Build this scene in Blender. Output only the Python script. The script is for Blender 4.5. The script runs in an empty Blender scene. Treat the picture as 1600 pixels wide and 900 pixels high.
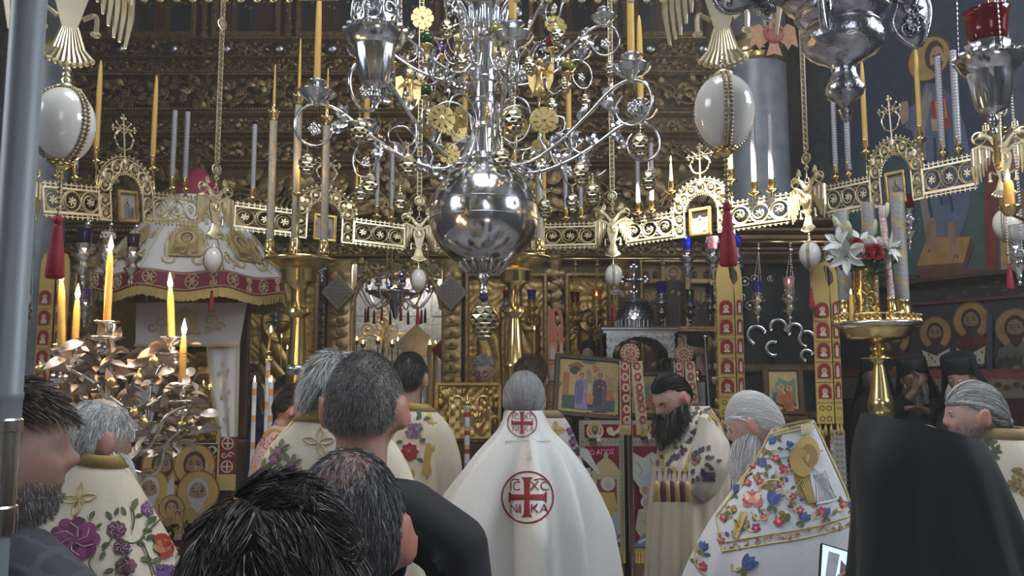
import bpy,math,random
import numpy as np
from mathutils import Matrix,Vector,Euler
from mathutils.bvhtree import BVHTree
random.seed(7)
RNG=np.random.default_rng(7)
PI=math.pi
sc=bpy.context.scene
COL=sc.collection
# ---------------------------------------------------------------- camera, world, light, exposure
F,CAMZ,PITCH=1300.0,1.8,math.atan(140/1300.0)
cam_d=bpy.data.cameras.new('camera');cam_d.sensor_width=36;cam_d.lens=36*F/1600
cam_d.clip_start=.05;cam_d.clip_end=60
cam=bpy.data.objects.new('camera',cam_d);COL.objects.link(cam)
cam.location=(0,0,CAMZ);cam.rotation_euler=(PI/2+PITCH,0,0);sc.camera=cam
sc.view_settings.view_transform='Standard';sc.view_settings.look='None'
sc.view_settings.gamma=1.0;sc.view_settings.use_curve_mapping=False
sc.view_settings.exposure=0.95
try:
 sc.cycles.max_bounces=8;sc.cycles.diffuse_bounces=3;sc.cycles.glossy_bounces=4
 sc.cycles.transmission_bounces=6;sc.cycles.caustics_reflective=False;sc.cycles.caustics_refractive=False
 sc.cycles.sample_clamp_indirect=4.0
except Exception:pass
w=bpy.data.worlds.new('world');sc.world=w;w.use_nodes=True
w.node_tree.nodes['Background'].inputs[0].default_value=(.62,.74,.95,1)
w.node_tree.nodes['Background'].inputs[1].default_value=1.0
CEIL=6.6
SUN_DIR=Vector((-.10,-.29,.95)).normalized()  # towards the sun
def lamp(name,kind,loc,energy,color,**kw):
 l=bpy.data.lights.new(name,kind);l.energy=energy;l.color=color
 for k,v in kw.items():setattr(l,k,v)
 o=bpy.data.objects.new(name,l);COL.objects.link(o);o.location=loc
 return o
def aim(o,t):
 o.rotation_euler=(Vector(t)-o.location).to_track_quat('-Z','Y').to_euler()
s=lamp('sun','SUN',(0,0,9),95.0,(1,.95,.82),angle=.012);s.rotation_euler=(-SUN_DIR).to_track_quat('-Z','Y').to_euler()
# daylight of the high windows; west and dome lamps hang clear of built openings
DAY=(.90,.95,1.0)
for nm,loc,tgt,sx,sy,e in(('window_light_east',(4.72,1.9,4.6),(0,4,1.6),1.5,2.6,105),
('window_light_west',(-4.72,1.2,4.5),(0,5,1.8),1.5,2.6,48),
('window_light_rear',(.9,-3.82,4.3),(0,4,1.6),1.7,2.4,16),
('window_light_dome',(0,2.6,6.56),(0,4.4,0),2.2,2.2,112)):
 o=lamp(nm,'AREA',loc,e,DAY,shape='RECTANGLE',size=sx,size_y=sy);aim(o,tgt)
 if nm.endswith('east'):o.rotation_euler=Euler((0,PI/2,0));
 if nm.endswith('west'):o.rotation_euler=Euler((0,-PI/2,0))
 if nm.endswith('rear'):o.rotation_euler=Euler((PI/2,0,0))
 if nm.endswith('dome'):o.rotation_euler=Euler((0,0,0))
# ---------------------------------------------------------------- helpers
def P(px,py,d):
 """point that photo pixel (px,py) shows at distance d in front of the camera"""
 u,v=(px-800)/F,(450-py)/F
 c,s_=math.cos(PITCH),math.sin(PITCH)
 dx,dy,dz=u,c-v*s_,s_+v*c
 t=d/dy
 return Vector((dx*t,d,CAMZ+dz*t))
def S(d):return d/F
def T_(loc=(0,0,0),rot=(0,0,0),sc_=(1,1,1)):
 if isinstance(sc_,(int,float)):sc_=(sc_,)*3
 return Matrix.LocRotScale(Vector(loc),Euler(rot),Vector(sc_))
def toward(d,loc=(0,0,0)):
 m=Vector(d).to_track_quat('Z','Y').to_matrix().to_4x4();m.translation=Vector(loc);return m
def hexc(h):
 c=[int(h[i:i+2],16)/255 for i in(0,2,4)]
 return tuple(((x+.055)/1.055)**2.4 if x>.04045 else x/12.92 for x in c)
class MB:
 def __init__(s,smooth=True):
  s.V=[];s.n=0;s.F=[];s.smooth=smooth;s.T=None
 def add(s,V,Fs,col=None,T=None):
  V=np.asarray(V,float).reshape(-1,3)
  if T is not None:
   m=np.array(T);V=V@m[:3,:3].T+m[:3,3]
  s.V.append(V)
  if not isinstance(Fs,list)or(Fs and isinstance(Fs[0],(list,tuple))):Fs=s._split(Fs)
  for f in Fs:
   f=np.asarray(f,np.int64)
   if len(f):s.F.append((f+s.n,col))
  s.n+=len(V)
 @staticmethod
 def _split(F_):
  if isinstance(F_,np.ndarray):return[F_]
  d={}
  for f in F_:d.setdefault(len(f),[]).append(f)
  return[np.array(v)for v in d.values()]
 def grid(s,Pts,cu=False,cv=False,col=None,T=None):
  Pts=np.asarray(Pts,float);nu,nv=Pts.shape[:2]
  iu=np.arange(nu if cu else nu-1);iv=np.arange(nv if cv else nv-1)
  a,b=np.meshgrid(iu,iv,indexing='ij');a1,b1=(a+1)%nu,(b+1)%nv
  f=np.stack([a*nv+b,a1*nv+b,a1*nv+b1,a*nv+b1],-1).reshape(-1,4)
  s.add(Pts.reshape(-1,3),[f],col,T)
 def lathe(s,prof,n=20,flute=0,fa=0.,T=None,col=None,caps=True):
  prof=np.array(prof,float);a=np.linspace(0,2*PI,n,endpoint=False)
  fl=1+fa*np.cos(flute*a)if flute else np.ones(n)
  r=prof[:,0][:,None]*fl[None]
  Pts=np.stack([r*np.cos(a),r*np.sin(a),np.repeat(prof[:,1][:,None],n,1)],-1)
  s.grid(np.flip(Pts,0),cv=True,col=col,T=T)if prof[0,1]<prof[-1,1]else s.grid(Pts,cv=True,col=col,T=T)
 def tube(s,pts,r,n=6,closed=False,T=None,col=None,flat=1.):
  p=np.array([tuple(q)for q in pts],float);m=len(p)
  r=np.full(m,r)if np.isscalar(r)else np.array(r,float)
  if closed:t=np.roll(p,-1,0)-np.roll(p,1,0)
  else:t=np.gradient(p,axis=0)if m>2 else np.repeat((p[1]-p[0])[None],2,0)
  t/=np.linalg.norm(t,axis=1,keepdims=True)+1e-12
  ref=np.array([0,0,1.])if abs(t[:,2]).mean()<.8 else np.array([0,1.,0])
  nrm=np.zeros_like(p);prev=ref-t[0]*(ref@t[0]);prev/=np.linalg.norm(prev)+1e-12
  for i in range(m):
   v=prev-t[i]*(prev@t[i]);l=np.linalg.norm(v)
   prev=v/l if l>1e-6 else prev
   nrm[i]=prev
  b=np.cross(t,nrm);a=np.linspace(0,2*PI,n,endpoint=False)
  Pts=p[:,None]+r[:,None,None]*(np.cos(a)[None,:,None]*nrm[:,None]+flat*np.sin(a)[None,:,None]*b[:,None])
  s.grid(Pts,cu=closed,cv=True,col=col,T=T)
  if not closed:
   k=s.n-m*n
   s.F.append((np.arange(n)[::-1][None]+k,col));s.F.append((np.arange(n)[None]+k+(m-1)*n,col))
 def box(s,c,size,rot=(0,0,0),T=None,col=None,bev=0.):
  x,y,z=[q/2 for q in size]
  m=T_(c,rot);m=T@m if T is not None else m
  if bev:
   b=min(bev,x*.9,y*.9,z*.9)
   v,f=[],[]
   for sx in(-1,1):
    for sy in(-1,1):
     for sz in(-1,1):
      v+=[(sx*x,sy*(y-b),sz*(z-b)),(sx*(x-b),sy*y,sz*(z-b)),(sx*(x-b),sy*(y-b),sz*z)]
   def i(sx,sy,sz,k):return((sx>0)*4+(sy>0)*2+(sz>0))*3+k
   for sg in(-1,1):
    o=1 if sg>0 else-1
    f.append([i(sg,-1,-1,0),i(sg,1,-1,0),i(sg,1,1,0),i(sg,-1,1,0)][::o])
    f.append([i(-1,sg,-1,1),i(-1,sg,1,1),i(1,sg,1,1),i(1,sg,-1,1)][::o])
    f.append([i(-1,-1,sg,2),i(1,-1,sg,2),i(1,1,sg,2),i(-1,1,sg,2)][::o])
    for sh in(-1,1):
     o2=o*sh
     f.append([i(sg,sh,-1,0),i(sg,sh,-1,1),i(sg,sh,1,1),i(sg,sh,1,0)][::o2])
     f.append([i(sg,-1,sh,0),i(sg,1,sh,0),i(sg,1,sh,2),i(sg,-1,sh,2)][::o2])
     f.append([i(-1,sg,sh,1),i(-1,sg,sh,2),i(1,sg,sh,2),i(1,sg,sh,1)][::o2])
     for s3 in(-1,1):f.append([i(sg,sh,s3,0),i(sg,sh,s3,1),i(sg,sh,s3,2)][::o2*s3])
   s.add(v,f,col,m);return
  v=[(sx*x,sy*y,sz*z)for sx in(-1,1)for sy in(-1,1)for sz in(-1,1)]
  f=np.array([(0,1,3,2),(4,6,7,5),(0,4,5,1),(2,3,7,6),(0,2,6,4),(1,5,7,3)])
  s.add(v,[f],col,m)
 def prism(s,poly,h,T=None,col=None,back=True):
  """2D outline in x,z, thickness h in y (front at y=-h)"""
  p=np.array([tuple(q)[:2]for q in poly],float);n=len(p)
  area=np.sum(p[:,0]*np.roll(p[:,1],-1)-np.roll(p[:,0],-1)*p[:,1])
  if area<0:p=p[::-1]
  fr=np.stack([p[:,0],np.full(n,-h),p[:,1]],-1);bk=fr.copy();bk[:,1]=0
  i=np.arange(n);j=(i+1)%n
  Fs=[np.arange(n)[None],np.stack([j,i,i+n,j+n],-1)]
  if back:Fs.append((np.arange(n)[::-1]+n)[None])
  s.add(np.concatenate([fr,bk]),Fs,col,T)
 def sph(s,c=(0,0,0),r=1.,nu=10,nv=8,T=None,col=None):
  if np.isscalar(r):r=(r,r,r)
  th=np.linspace(0.001,PI-.001,nv);a=np.linspace(0,2*PI,nu,endpoint=False)
  Pts=np.stack([np.outer(np.sin(th),np.cos(a))*r[0]+c[0],np.outer(np.sin(th),np.sin(a))*r[1]+c[1],
  np.repeat((np.cos(th)*r[2]+c[2])[:,None],nu,1)],-1)
  s.grid(Pts,cv=True,col=col,T=T)
 def torus(s,c,R,r,nu=18,nv=5,T=None,col=None,a0=0.,a1=2*PI,flat=1.):
  """ring standing in the local x,z plane"""
  full=a1-a0>2*PI-.01
  a=np.linspace(a0,a1,nu,endpoint=not full)
  pts=np.stack([c[0]+R*np.cos(a),np.full(nu,c[1]),c[2]+R*np.sin(a)],-1)
  s.tube(pts,r,nv,closed=full,T=T,col=col,flat=flat)
 def mesh(s,name,mat):
  me=bpy.data.meshes.new(name)
  V=np.concatenate(s.V)if s.V else np.zeros((0,3))
  tot=sum(f.shape[0]for f,_ in s.F);nl=sum(f.size for f,_ in s.F)
  me.vertices.add(len(V));me.vertices.foreach_set('co',V.ravel())
  me.loops.add(nl);me.polygons.add(tot)
  me.loops.foreach_set('vertex_index',np.concatenate([f.ravel()for f,_ in s.F]).astype(np.int32))
  sizes=np.concatenate([np.full(f.shape[0],f.shape[1])for f,_ in s.F])
  me.polygons.foreach_set('loop_start',(np.cumsum(sizes)-sizes).astype(np.int32))
  try:me.polygons.foreach_set('loop_total',sizes.astype(np.int32))
  except Exception:pass
  me.update(calc_edges=True)
  me.polygons.foreach_set('use_smooth',np.full(tot,s.smooth))
  if any(c is not None for _,c in s.F):
   at=me.attributes.new('Col','FLOAT_COLOR','FACE')
   cs=[]
   for f,c in s.F:
    if c is None:c=(.5,.5,.5)
    c=np.asarray(c,float)
    if c.ndim==1:c=np.repeat(c[None,:3],f.shape[0],0)
    cs.append(np.concatenate([c,np.ones((len(c),1))],1))
   at.data.foreach_set('color',np.concatenate(cs).ravel())
  me.materials.append(M(mat)if isinstance(mat,str)else mat)
  return me
 def build(s,name,mat,parent=None,kind=None,label=None,auto=None):
  o=bpy.data.objects.new(name,s.mesh(name,mat));COL.objects.link(o)
  if parent is not None:o.parent=parent
  if kind:o['kind']=kind
  if label:o['label']=label
  if auto:
   try:o.data.set_sharp_from_angle(angle=auto)
   except Exception:pass
  return o
def thing(name,label,cat,loc=(0,0,0),rot=(0,0,0),group=None):
 o=bpy.data.objects.new(name,None);COL.objects.link(o);o.location=loc;o.rotation_euler=rot
 return tag(o,label,cat,group)
def tag(o,label,cat,group=None):
 o['label']=label;o['category']=cat
 if group:o['group']=group
 return o
def dup(root,loc,rot=None,label=None,group=None,scale=None,skip=()):
 def rec(o,par):
  c=o.copy();COL.objects.link(c)
  if par is not None:c.parent=par
  for ch in o.children:
   if ch.name.split('.')[0]not in skip:rec(ch,c)
  return c
 r=rec(root,None);r.location=loc
 if rot is not None:r.rotation_euler=rot
 if scale is not None:r.scale=(scale,)*3 if np.isscalar(scale)else scale
 if label:r['label']=label
 if group:r['group']=group
 return r
def piece(o,parent,T=None):
 c=o.copy();COL.objects.link(c);c.parent=parent
 if T is not None:c.matrix_local=T
 return c
def struct(o):o['kind']='structure';return o
# ---------------------------------------------------------------- materials
_mats={}
SPEC={  # colour, metallic, roughness, bump strength, bump scale, colour variation
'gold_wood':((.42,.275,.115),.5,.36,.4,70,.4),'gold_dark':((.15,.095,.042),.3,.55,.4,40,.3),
'gilt':((.70,.50,.20),.85,.34,.25,70,.25),'gilt_relief':((.50,.33,.11),.8,.38,.35,50,.35),
'brass':((.82,.62,.26),1.,.2,.03,30,.06),'brass_pale':((.86,.75,.51),1.,.4,.05,40,.10),
'gilt_bright':((.85,.66,.28),.95,.25,.05,60,.12),'gilt_pale':((.74,.66,.44),.95,.25,.06,60,.15),
'silver':((.74,.75,.77),1.,.15,.04,40,.04),'silver_chased':((.58,.58,.61),1.,.22,.28,130,.25),'silver_dull':((.55,.55,.57),1.,.26,.12,60,.15),
'silver_warm':((.84,.79,.70),1.,.24,.06,60,.1),'leaf_silver':((.60,.49,.42),.75,.42,.05,50,.12),
'wax':((.60,.36,.085),0,.45,0,1,.06),'egg':((.80,.77,.71),0,.12,0,1,.02),
'skin':(None,0,.5,.06,160,.06),'paint':(None,0,.55,.05,90,.18),'cloth':(None,0,.8,.08,350,.05),
'silk':(None,0,.5,.12,320,.05),'embroidery':(None,.15,.55,.3,420,.12),
'black_cloth':((.010,.016,.02),0,.6,.06,300,.1),'hairs':(None,0,.42,0,1,.12),
'marble_column':((.19,.215,.24),0,.32,.04,20,.3),'marble_floor':((.42,.40,.41),0,.25,.03,12,.25),
'plaster':((.10,.10,.11),0,.85,.2,25,.3),'wood':((.085,.045,.022),0,.42,.2,30,.4),
'wood_light':((.30,.19,.10),0,.45,.2,30,.35),'tassel_red':((.36,.015,.035),0,.6,.3,300,.2),
'tassel_gold':((.62,.44,.14),.2,.5,.3,300,.2),'wick':((.02,.02,.02),0,.9,0,1,0),
'fresco':(None,0,.8,.12,30,.22),'icon_glass':((.02,.022,.025),0,.12,0,1,0),'beads':((.46,.37,.22),.7,.3,0,1,0),
'candle_paint':(None,.15,.42,.04,200,.08),'petal':(None,0,.55,.05,80,.06),'pole_paint':((.22,.25,.28),.2,.5,.02,10,.06),'petal_white':((.80,.76,.74),0,.4,0,1,.03),'petal_pink':((.78,.52,.58),0,.4,0,1,.03),
'leafgreen':((.035,.095,.03),0,.5,.1,60,.4),
'black_plastic':((.015,.015,.017),0,.3,0,1,0),'mother_of_pearl':((.62,.62,.6),.3,.3,.1,90,.3),
}
def M(name):
 if name in _mats:return _mats[name]
 m=bpy.data.materials.new(name);m.use_nodes=True;nt=m.node_tree;b=nt.nodes['Principled BSDF'];_mats[name]=m
 I=b.inputs
 if name.startswith('glass_'):
  c={'red':(.26,.006,.01),'blue':(.03,.045,.42),'green':(.03,.12,.03),'violet':(.16,.06,.38),'olive':(.30,.30,.02),
  'rose':(.75,.45,.5),'clear':(.8,.82,.85),'amber':(.6,.2,.03),'dark':(.05,.04,.07),'navy':(.01,.012,.1)}[name[6:]]
  I['Base Color'].default_value=(*c,1);I['Roughness'].default_value=.06;I['Transmission Weight'].default_value=.55;I['IOR'].default_value=1.45
  return m
 if name.startswith('glow_'):
  c,st={'flame':((1,.66,.26),14),'ember':((1,.30,.06),2.2),'screen':((.35,.5,.9),1.2),'lamp':((1,.75,.45),6)}[name[5:]]
  I['Base Color'].default_value=(0,0,0,1);I['Emission Color'].default_value=(*c,1);I['Emission Strength'].default_value=st
  return m
 c,met,rough,bump,bs,var=SPEC[name]
 I['Metallic'].default_value=met;I['Roughness'].default_value=rough
 N,L=nt.nodes,nt.links
 tc=N.new('ShaderNodeTexCoord');nz=N.new('ShaderNodeTexNoise');nz.inputs['Scale'].default_value=bs*.35;nz.inputs['Detail'].default_value=4
 L.new(tc.outputs['Object'],nz.inputs['Vector'])
 if c is None:
  at=N.new('ShaderNodeAttribute');at.attribute_name='Col';src=at.outputs['Color']
 else:
  rgb=N.new('ShaderNodeRGB');rgb.outputs[0].default_value=(*c,1);src=rgb.outputs[0]
 mp=N.new('ShaderNodeMapRange');mp.inputs['From Min'].default_value=.3;mp.inputs['From Max'].default_value=.7
 mp.inputs['To Min'].default_value=1-var;mp.inputs['To Max'].default_value=1+var*.6
 L.new(nz.outputs[0],mp.inputs['Value'])
 mx=N.new('ShaderNodeVectorMath');mx.operation='SCALE';L.new(src,mx.inputs[0]);L.new(mp.outputs[0],mx.inputs['Scale'])
 L.new(mx.outputs[0],I['Base Color'])
 if bump:
  n2=N.new('ShaderNodeTexNoise');n2.inputs['Scale'].default_value=bs;n2.inputs['Detail'].default_value=3
  L.new(tc.outputs['Object'],n2.inputs['Vector'])
  bp=N.new('ShaderNodeBump');bp.inputs['Strength'].default_value=bump;bp.inputs['Distance'].default_value=.006
  L.new(n2.outputs[0],bp.inputs['Height']);L.new(bp.outputs[0],I['Normal'])
 if name=='skin':I['Subsurface Weight'].default_value=.12;I['Subsurface Radius'].default_value=(.012,.005,.003)
 if name=='wax':I['Subsurface Weight'].default_value=.25;I['Subsurface Radius'].default_value=(.02,.01,.004)
 if name in('cloth','black_cloth'):I['Sheen Weight'].default_value=.02
 if name=='egg':I['Coat Weight'].default_value=.4
 return m
# ---------------------------------------------------------------- flat painting and embroidery
class Paint:
 """coloured flat shapes laid layer over layer on a plane (local x right, z up, facing -y)"""
 def __init__(s,th=.0012):s.mb=MB(False);s.k=0;s.th=th
 def poly(s,pts,col,th=None):
  s.k+=1;h=(th or s.th)
  T=Matrix.Translation((0,-.0004*s.k,0))
  s.mb.prism(pts,h,T,col,back=False)
 def rect(s,x0,z0,x1,z1,col):s.poly([(x0,z0),(x1,z0),(x1,z1),(x0,z1)],col)
 def ell(s,x,z,rx,rz,col,n=18,a=0.):
  c,q=math.cos(a),math.sin(a)
  s.poly([(x+rx*math.cos(t)*c-rz*math.sin(t)*q,z+rx*math.cos(t)*q+rz*math.sin(t)*c)for t in np.linspace(0,2*PI,n,endpoint=False)],col)
 def ring(s,x,z,r0,r1,col,n=20):
  a=np.linspace(0,2*PI,n+1)
  s.k+=1
  o=np.stack([x+r1*np.cos(a),np.full(n+1,-.0004*s.k-s.th),z+r1*np.sin(a)],-1);i=np.stack([x+r0*np.cos(a),np.full(n+1,-.0004*s.k-s.th),z+r0*np.sin(a)],-1)
  s.mb.grid(np.stack([i,o]),col=col)
 def line(s,pts,w,col):
  p=np.array(pts,float);t=np.gradient(p,axis=0);t/=np.linalg.norm(t,axis=1,keepdims=True)+1e-9
  n=np.stack([-t[:,1],t[:,0]],-1)*w/2
  s.k+=1;y=np.full(len(p),-.0004*s.k-s.th)
  a,b=p+n,p-n
  s.mb.grid(np.stack([np.stack([a[:,0],y,a[:,1]],-1),np.stack([b[:,0],y,b[:,1]],-1)]),col=col)
 def saint(s,x,z,h,robe,cloak,halo=(.62,.42,.12),skin=(.42,.25,.14),hair=(.12,.07,.04),beard=True,bust=False,hood=False):
  """figure of height h whose head centre is at x,z"""
  k=h*.072 if not bust else h*.17
  top=z+k*1.5
  s.ell(x,z+k*.1,k*1.9,k*1.9,halo,24)
  s.ring(x,z+k*.1,k*1.82,k*1.98,(halo[0]*.5,halo[1]*.4,halo[2]*.3),24)
  b=z-h*.9 if not bust else z-h*.62
  w=h*.17 if not bust else h*.34
  sh=z-k*1.55
  s.poly([(x-k*.6,sh+k*.4),(x+k*.6,sh+k*.4),(x+w*.85,sh-k*.4),(x+w,sh-k*2),(x+w*.9,b+(z-b)*.4),(x+w*1.05,b),(x-w*1.0,b),(x-w*.85,b+(z-b)*.45),(x-w,sh-k*2),(x-w*.85,sh-k*.4)],robe)
  s.poly([(x-k*.6,sh+k*.35),(x+k*.1,sh+k*.2),(x+w*.35,sh-k*3),(x+w*.2,b+(z-b)*.25),(x-w*.6,b+(z-b)*.12),(x-w*1.0,b+(z-b)*.3),(x-w*1.02,sh-k*2),(x-w*.8,sh-k*.4)],cloak)
  for q in(-.55,-.2,.12):s.line([(x+w*q,sh-k*1.2),(x+w*(q+.12),b+(z-b)*.35),(x+w*(q+.02),b+(z-b)*.15)],k*.22,tuple(c*.55 for c in cloak))
  for q in(.4,.65):s.line([(x+w*q,sh-k*2),(x+w*(q+.1),b+(z-b)*.2)],k*.2,tuple(min(1,c*1.5+.03)for c in robe))
  s.ell(x,z+k*.15,k*1.02,k*1.22,hair,16)
  s.ell(x,z-k*.05,k*.78,k*1.05,skin,16)
  if hood:s.ell(x,z+k*.9,k*.9,k*.5,hair,12)
  if beard:s.poly([(x-k*.75,z-k*.25),(x-k*.3,z-k*.45),(x+k*.3,z-k*.45),(x+k*.75,z-k*.25),(x+k*.5,z-k*1.25),(x,z-k*1.7),(x-k*.5,z-k*1.25)],hair)
  dk=tuple(c*.25 for c in skin)
  for q in(-.35,.35):
   s.ell(x+k*q,z+k*.18,k*.17,k*.09,dk,8);s.line([(x+k*(q-.2),z+k*.38),(x+k*q,z+k*.46),(x+k*(q+.2),z+k*.38)],k*.1,dk)
  s.line([(x,z+k*.2),(x-k*.08,z-k*.2),(x+k*.08,z-k*.22)],k*.09,tuple(c*.6 for c in skin))
  s.ell(x-w*.1,sh-k*2.2,k*.5,k*.32,skin,8,.6);s.ell(x+w*.45,sh-k*2.6,k*.35,k*.5,skin,8,-.3)
 def text(s,body,x,z,size,col,align='CENTER'):
  for poly in text_polys(body,size,align):s.poly(poly+np.array([x,z]),col)
 def build(s,name,mat,parent,T=None,label=None):
  o=s.mb.build(name,mat,parent,label=label)
  if T is not None:o.matrix_local=T
  return o
def text_polys(body,size,align='CENTER'):
 c=bpy.data.curves.new('lettering','FONT');c.body=body;c.size=size;c.align_x=align;c.align_y='CENTER';c.resolution_u=3
 o=bpy.data.objects.new('lettering',c);COL.objects.link(o)
 dg=bpy.context.evaluated_depsgraph_get();me=bpy.data.meshes.new_from_object(o.evaluated_get(dg))
 co=np.array([v.co[:2]for v in me.vertices]);polys=[co[list(p.vertices)]for p in me.polygons]
 bpy.data.objects.remove(o);bpy.data.curves.remove(c);bpy.data.meshes.remove(me)
 return polys
def circ(r,n=20,a0=0.,a1=2*PI,x=0.,z=0.):
 return[(x+r*math.cos(t),z+r*math.sin(t))for t in np.linspace(a0,a1,n,endpoint=abs(a1-a0)<6.2)]
def smoothpts(pts,n=8,closed=False):
 """Catmull-Rom through points"""
 p=np.array([tuple(q)for q in pts],float);m=len(p)
 if closed:idx=[(i-1,i,i+1,i+2)for i in range(m)]
 else:idx=[(max(i-1,0),i,i+1,min(i+2,m-1))for i in range(m-1)]
 out=[]
 for a,b,c,d in idx:
  a,b,c,d=[p[q%m]for q in(a,b,c,d)]
  for t in np.linspace(0,1,n,endpoint=False):
   out.append(.5*((2*b)+(c-a)*t+(2*a-5*b+4*c-d)*t*t+(3*b-a-3*c+d)*t**3))
 if not closed:out.append(p[-1])
 return np.array(out)
def spiral(cx,cz,r0,r1,a0,a1,n=18,y=0.):
 t=np.linspace(0,1,n)
 return np.stack([cx+(r0+(r1-r0)*t)*np.cos(a0+(a1-a0)*t),np.full(n,y),cz+(r0+(r1-r0)*t)*np.sin(a0+(a1-a0)*t)],-1)
# ================================================================= room shell
IY=9.3 # plane of the icon screen
XL,XR,YB,YE=-5.6,4.8,-4.0,12.0
def wallbox(name,x0,x1,y0,y1,z0,z1,mat='plaster',holes=()):
 """axis-aligned wall; holes = (a0,a1,z0,z1) along its long side"""
 mb=MB(False);longx=(x1-x0)>(y1-y0)
 a0,a1=(x0,x1)if longx else(y0,y1)
 cuts=sorted(holes);cur=a0
 def put(p,q,za,zb):
  if q-p<1e-4 or zb-za<1e-4:return
  if longx:mb.box(((p+q)/2,(y0+y1)/2,(za+zb)/2),(q-p,y1-y0,zb-za))
  else:mb.box(((x0+x1)/2,(p+q)/2,(za+zb)/2),(x1-x0,q-p,zb-za))
 for h in cuts:
  put(cur,h[0],z0,z1);put(h[0],h[1],z0,h[2]);put(h[0],h[1],h[3],z1);cur=h[1]
 put(cur,a1,z0,z1)
 return struct(mb.build(name,mat))
fl=MB(False);fl.box(((XL+XR)/2,(YB+YE)/2,-.16),(XR-XL,YE-YB,.28));floor=struct(fl.build('floor','marble_floor'))
slab=MB(False)  # pavement slabs, laid with joints; visible only in slivers between the robes
slab.box((0,0,0),(.785,.785,.02),bev=.004);s0=None
for i in range(4):
 for j in range(5):
  x,y=-.8+i*.8,5.2+j*.8
  if s0 is None:s0=slab.build('paving_slab','marble_floor',floor);o=s0
  else:o=piece(s0,floor)
  o.location=(x,y,-.01)
wallbox('wall_left',XL-.3,XL,YB,YE,0,CEIL,holes=((.4,2.0,3.1,5.9),))
wallbox('wall_right',XR,XR+.3,YB,5.1,0,CEIL,holes=((1.1,2.7,3.2,6.0),))
wallbox('wall_rear',XL,XR,YB-.3,YB,0,CEIL,holes=((0.,1.8,3.,5.6),))
wallbox('wall_sanctuary',XL,XR,YE,YE+.3,0,CEIL)
for i,(c,sz,ax)in enumerate((((XL-.02,1.2,4.5),(1.6,2.8),1),((XR+.02,1.9,4.6),(1.6,2.8),1),((.9,YB-.02,4.3),(1.8,2.6),0))):
 mb=MB(False);a,b=sz
 def bar(u,v,du,dv):
  if ax==0:mb.box((c[0]+u,c[1],c[2]+v),(du,.06,dv))
  else:mb.box((c[0],c[1]+u,c[2]+v),(.06,du,dv))
 for s_ in(-1,1):bar(s_*(a/2-.03),0,.06,b);bar(0,s_*(b/2-.03),a,.06)
 bar(0,0,.035,b);bar(0,b/6,a,.035);bar(0,-b/6,a,.035)
 struct(mb.build('window_%d'%(i+1),'wood'))
# ceiling with an added hole, shaped so the sun strikes one ring panel
def shadow_pt(p):t=(CEIL-p.z)/SUN_DIR.z;return p+SUN_DIR*t
A5,A4=P(962,318,6.49),P(1262,262,5.35)
AM=A5.lerp(A4,.5);dA=(A4-A5)*.2
hole=[shadow_pt(Vector((a.x,a.y,z)))for a,z in((A5,2.70),(A4,2.70),(A4,3.0),(AM+dA,3.34),(AM-dA,3.34),(A5,3.0))]
from mathutils.geometry import tessellate_polygon
cm=MB(False);outer=[Vector((x,y,CEIL))for x,y in((XL,YB),(XR,YB),(XR,YE),(XL,YE))]
V=outer+hole;tri=tessellate_polygon([outer,hole]);n=len(V)
cm.add([tuple(v)for v in V]+[(v.x,v.y,v.z+.03)for v in V],[tuple(t)for t in tri]+[(t[2]+n,t[1]+n,t[0]+n)for t in tri])
struct(cm.build('ceiling','plaster'))
# right apse wall with its frescoes
WA,WB,WC=Vector((2.92,8.0,0)),Vector((3.98,6.25,0)),Vector((4.82,5.05,0))
def flatwall(name,a,b,z0,z1,mat='plaster',th=.25):
 d=(b-a);L=d.length;d.normalize();n=Vector((d.y,-d.x,0));n=-n if n.y>0 else n
 mb=MB(False);m=Matrix(((d.x,-n.x,0,a.x),(d.y,-n.y,0,a.y),(0,0,1,0),(0,0,0,1)))
 mb.box((L/2,th/2,(z0+z1)/2),(L,th,z1-z0),T=m)
 o=struct(mb.build(name,mat));return o,m,L
wr,MR,LR=flatwall('wall_apse',WA,WB,0,CEIL)
wr2,MR2,LR2=flatwall('wall_apse_side',WB,WC,0,CEIL)
wr3,MR3,LR3=flatwall('wall_screen_return',Vector((2.92,IY+.3,0)),Vector((2.93,8.0,0)),0,CEIL)
def on_wall(m,px,py):
 """local (u,z) on the wall plane of m for a photo pixel"""
 inv=m.inverted();o=inv@Vector((0,0,CAMZ));q=inv@P(px,py,1.0);d=q-o;t=-o.y/d.y;r=o+d*t
 return r.x,r.z
def W(px,py):return on_wall(MR,px,py)
NAVY,TEAL,RED,OCH,CREAM=(.045,.06,.105),(.075,.12,.12),(.20,.045,.035),(.45,.29,.10),(.55,.45,.33)
pt=Paint(.002)
def wp(pts,col):pt.poly([W(*p)for p in pts],col)
wp([(1296,-60),(1596,-60),(1600,470),(1296,470)],NAVY)
wp([(1296,255),(1545,255),(1548,470),(1296,430)],TEAL)
for k in range(9):wp([(1300+k*26,250+(k%3)*4),(1330+k*26,246),(1332+k*26,300),(1304+k*26,306)],(.06,.09+.005*k,.125))
wp([(1538,-60),(1556,-60),(1560,480),(1540,430)],RED)
wp([(1556,-60),(1620,-60),(1620,520),(1562,480)],(.09,.11,.16))
wp([(1566,300),(1620,290),(1620,420),(1570,420)],(.26,.20,.14));wp([(1572,200),(1620,190),(1620,262),(1574,268)],(.30,.16,.12))
wp([(1561,250),(1572,250),(1576,420),(1565,425)],(.48,.30,.10))
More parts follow.
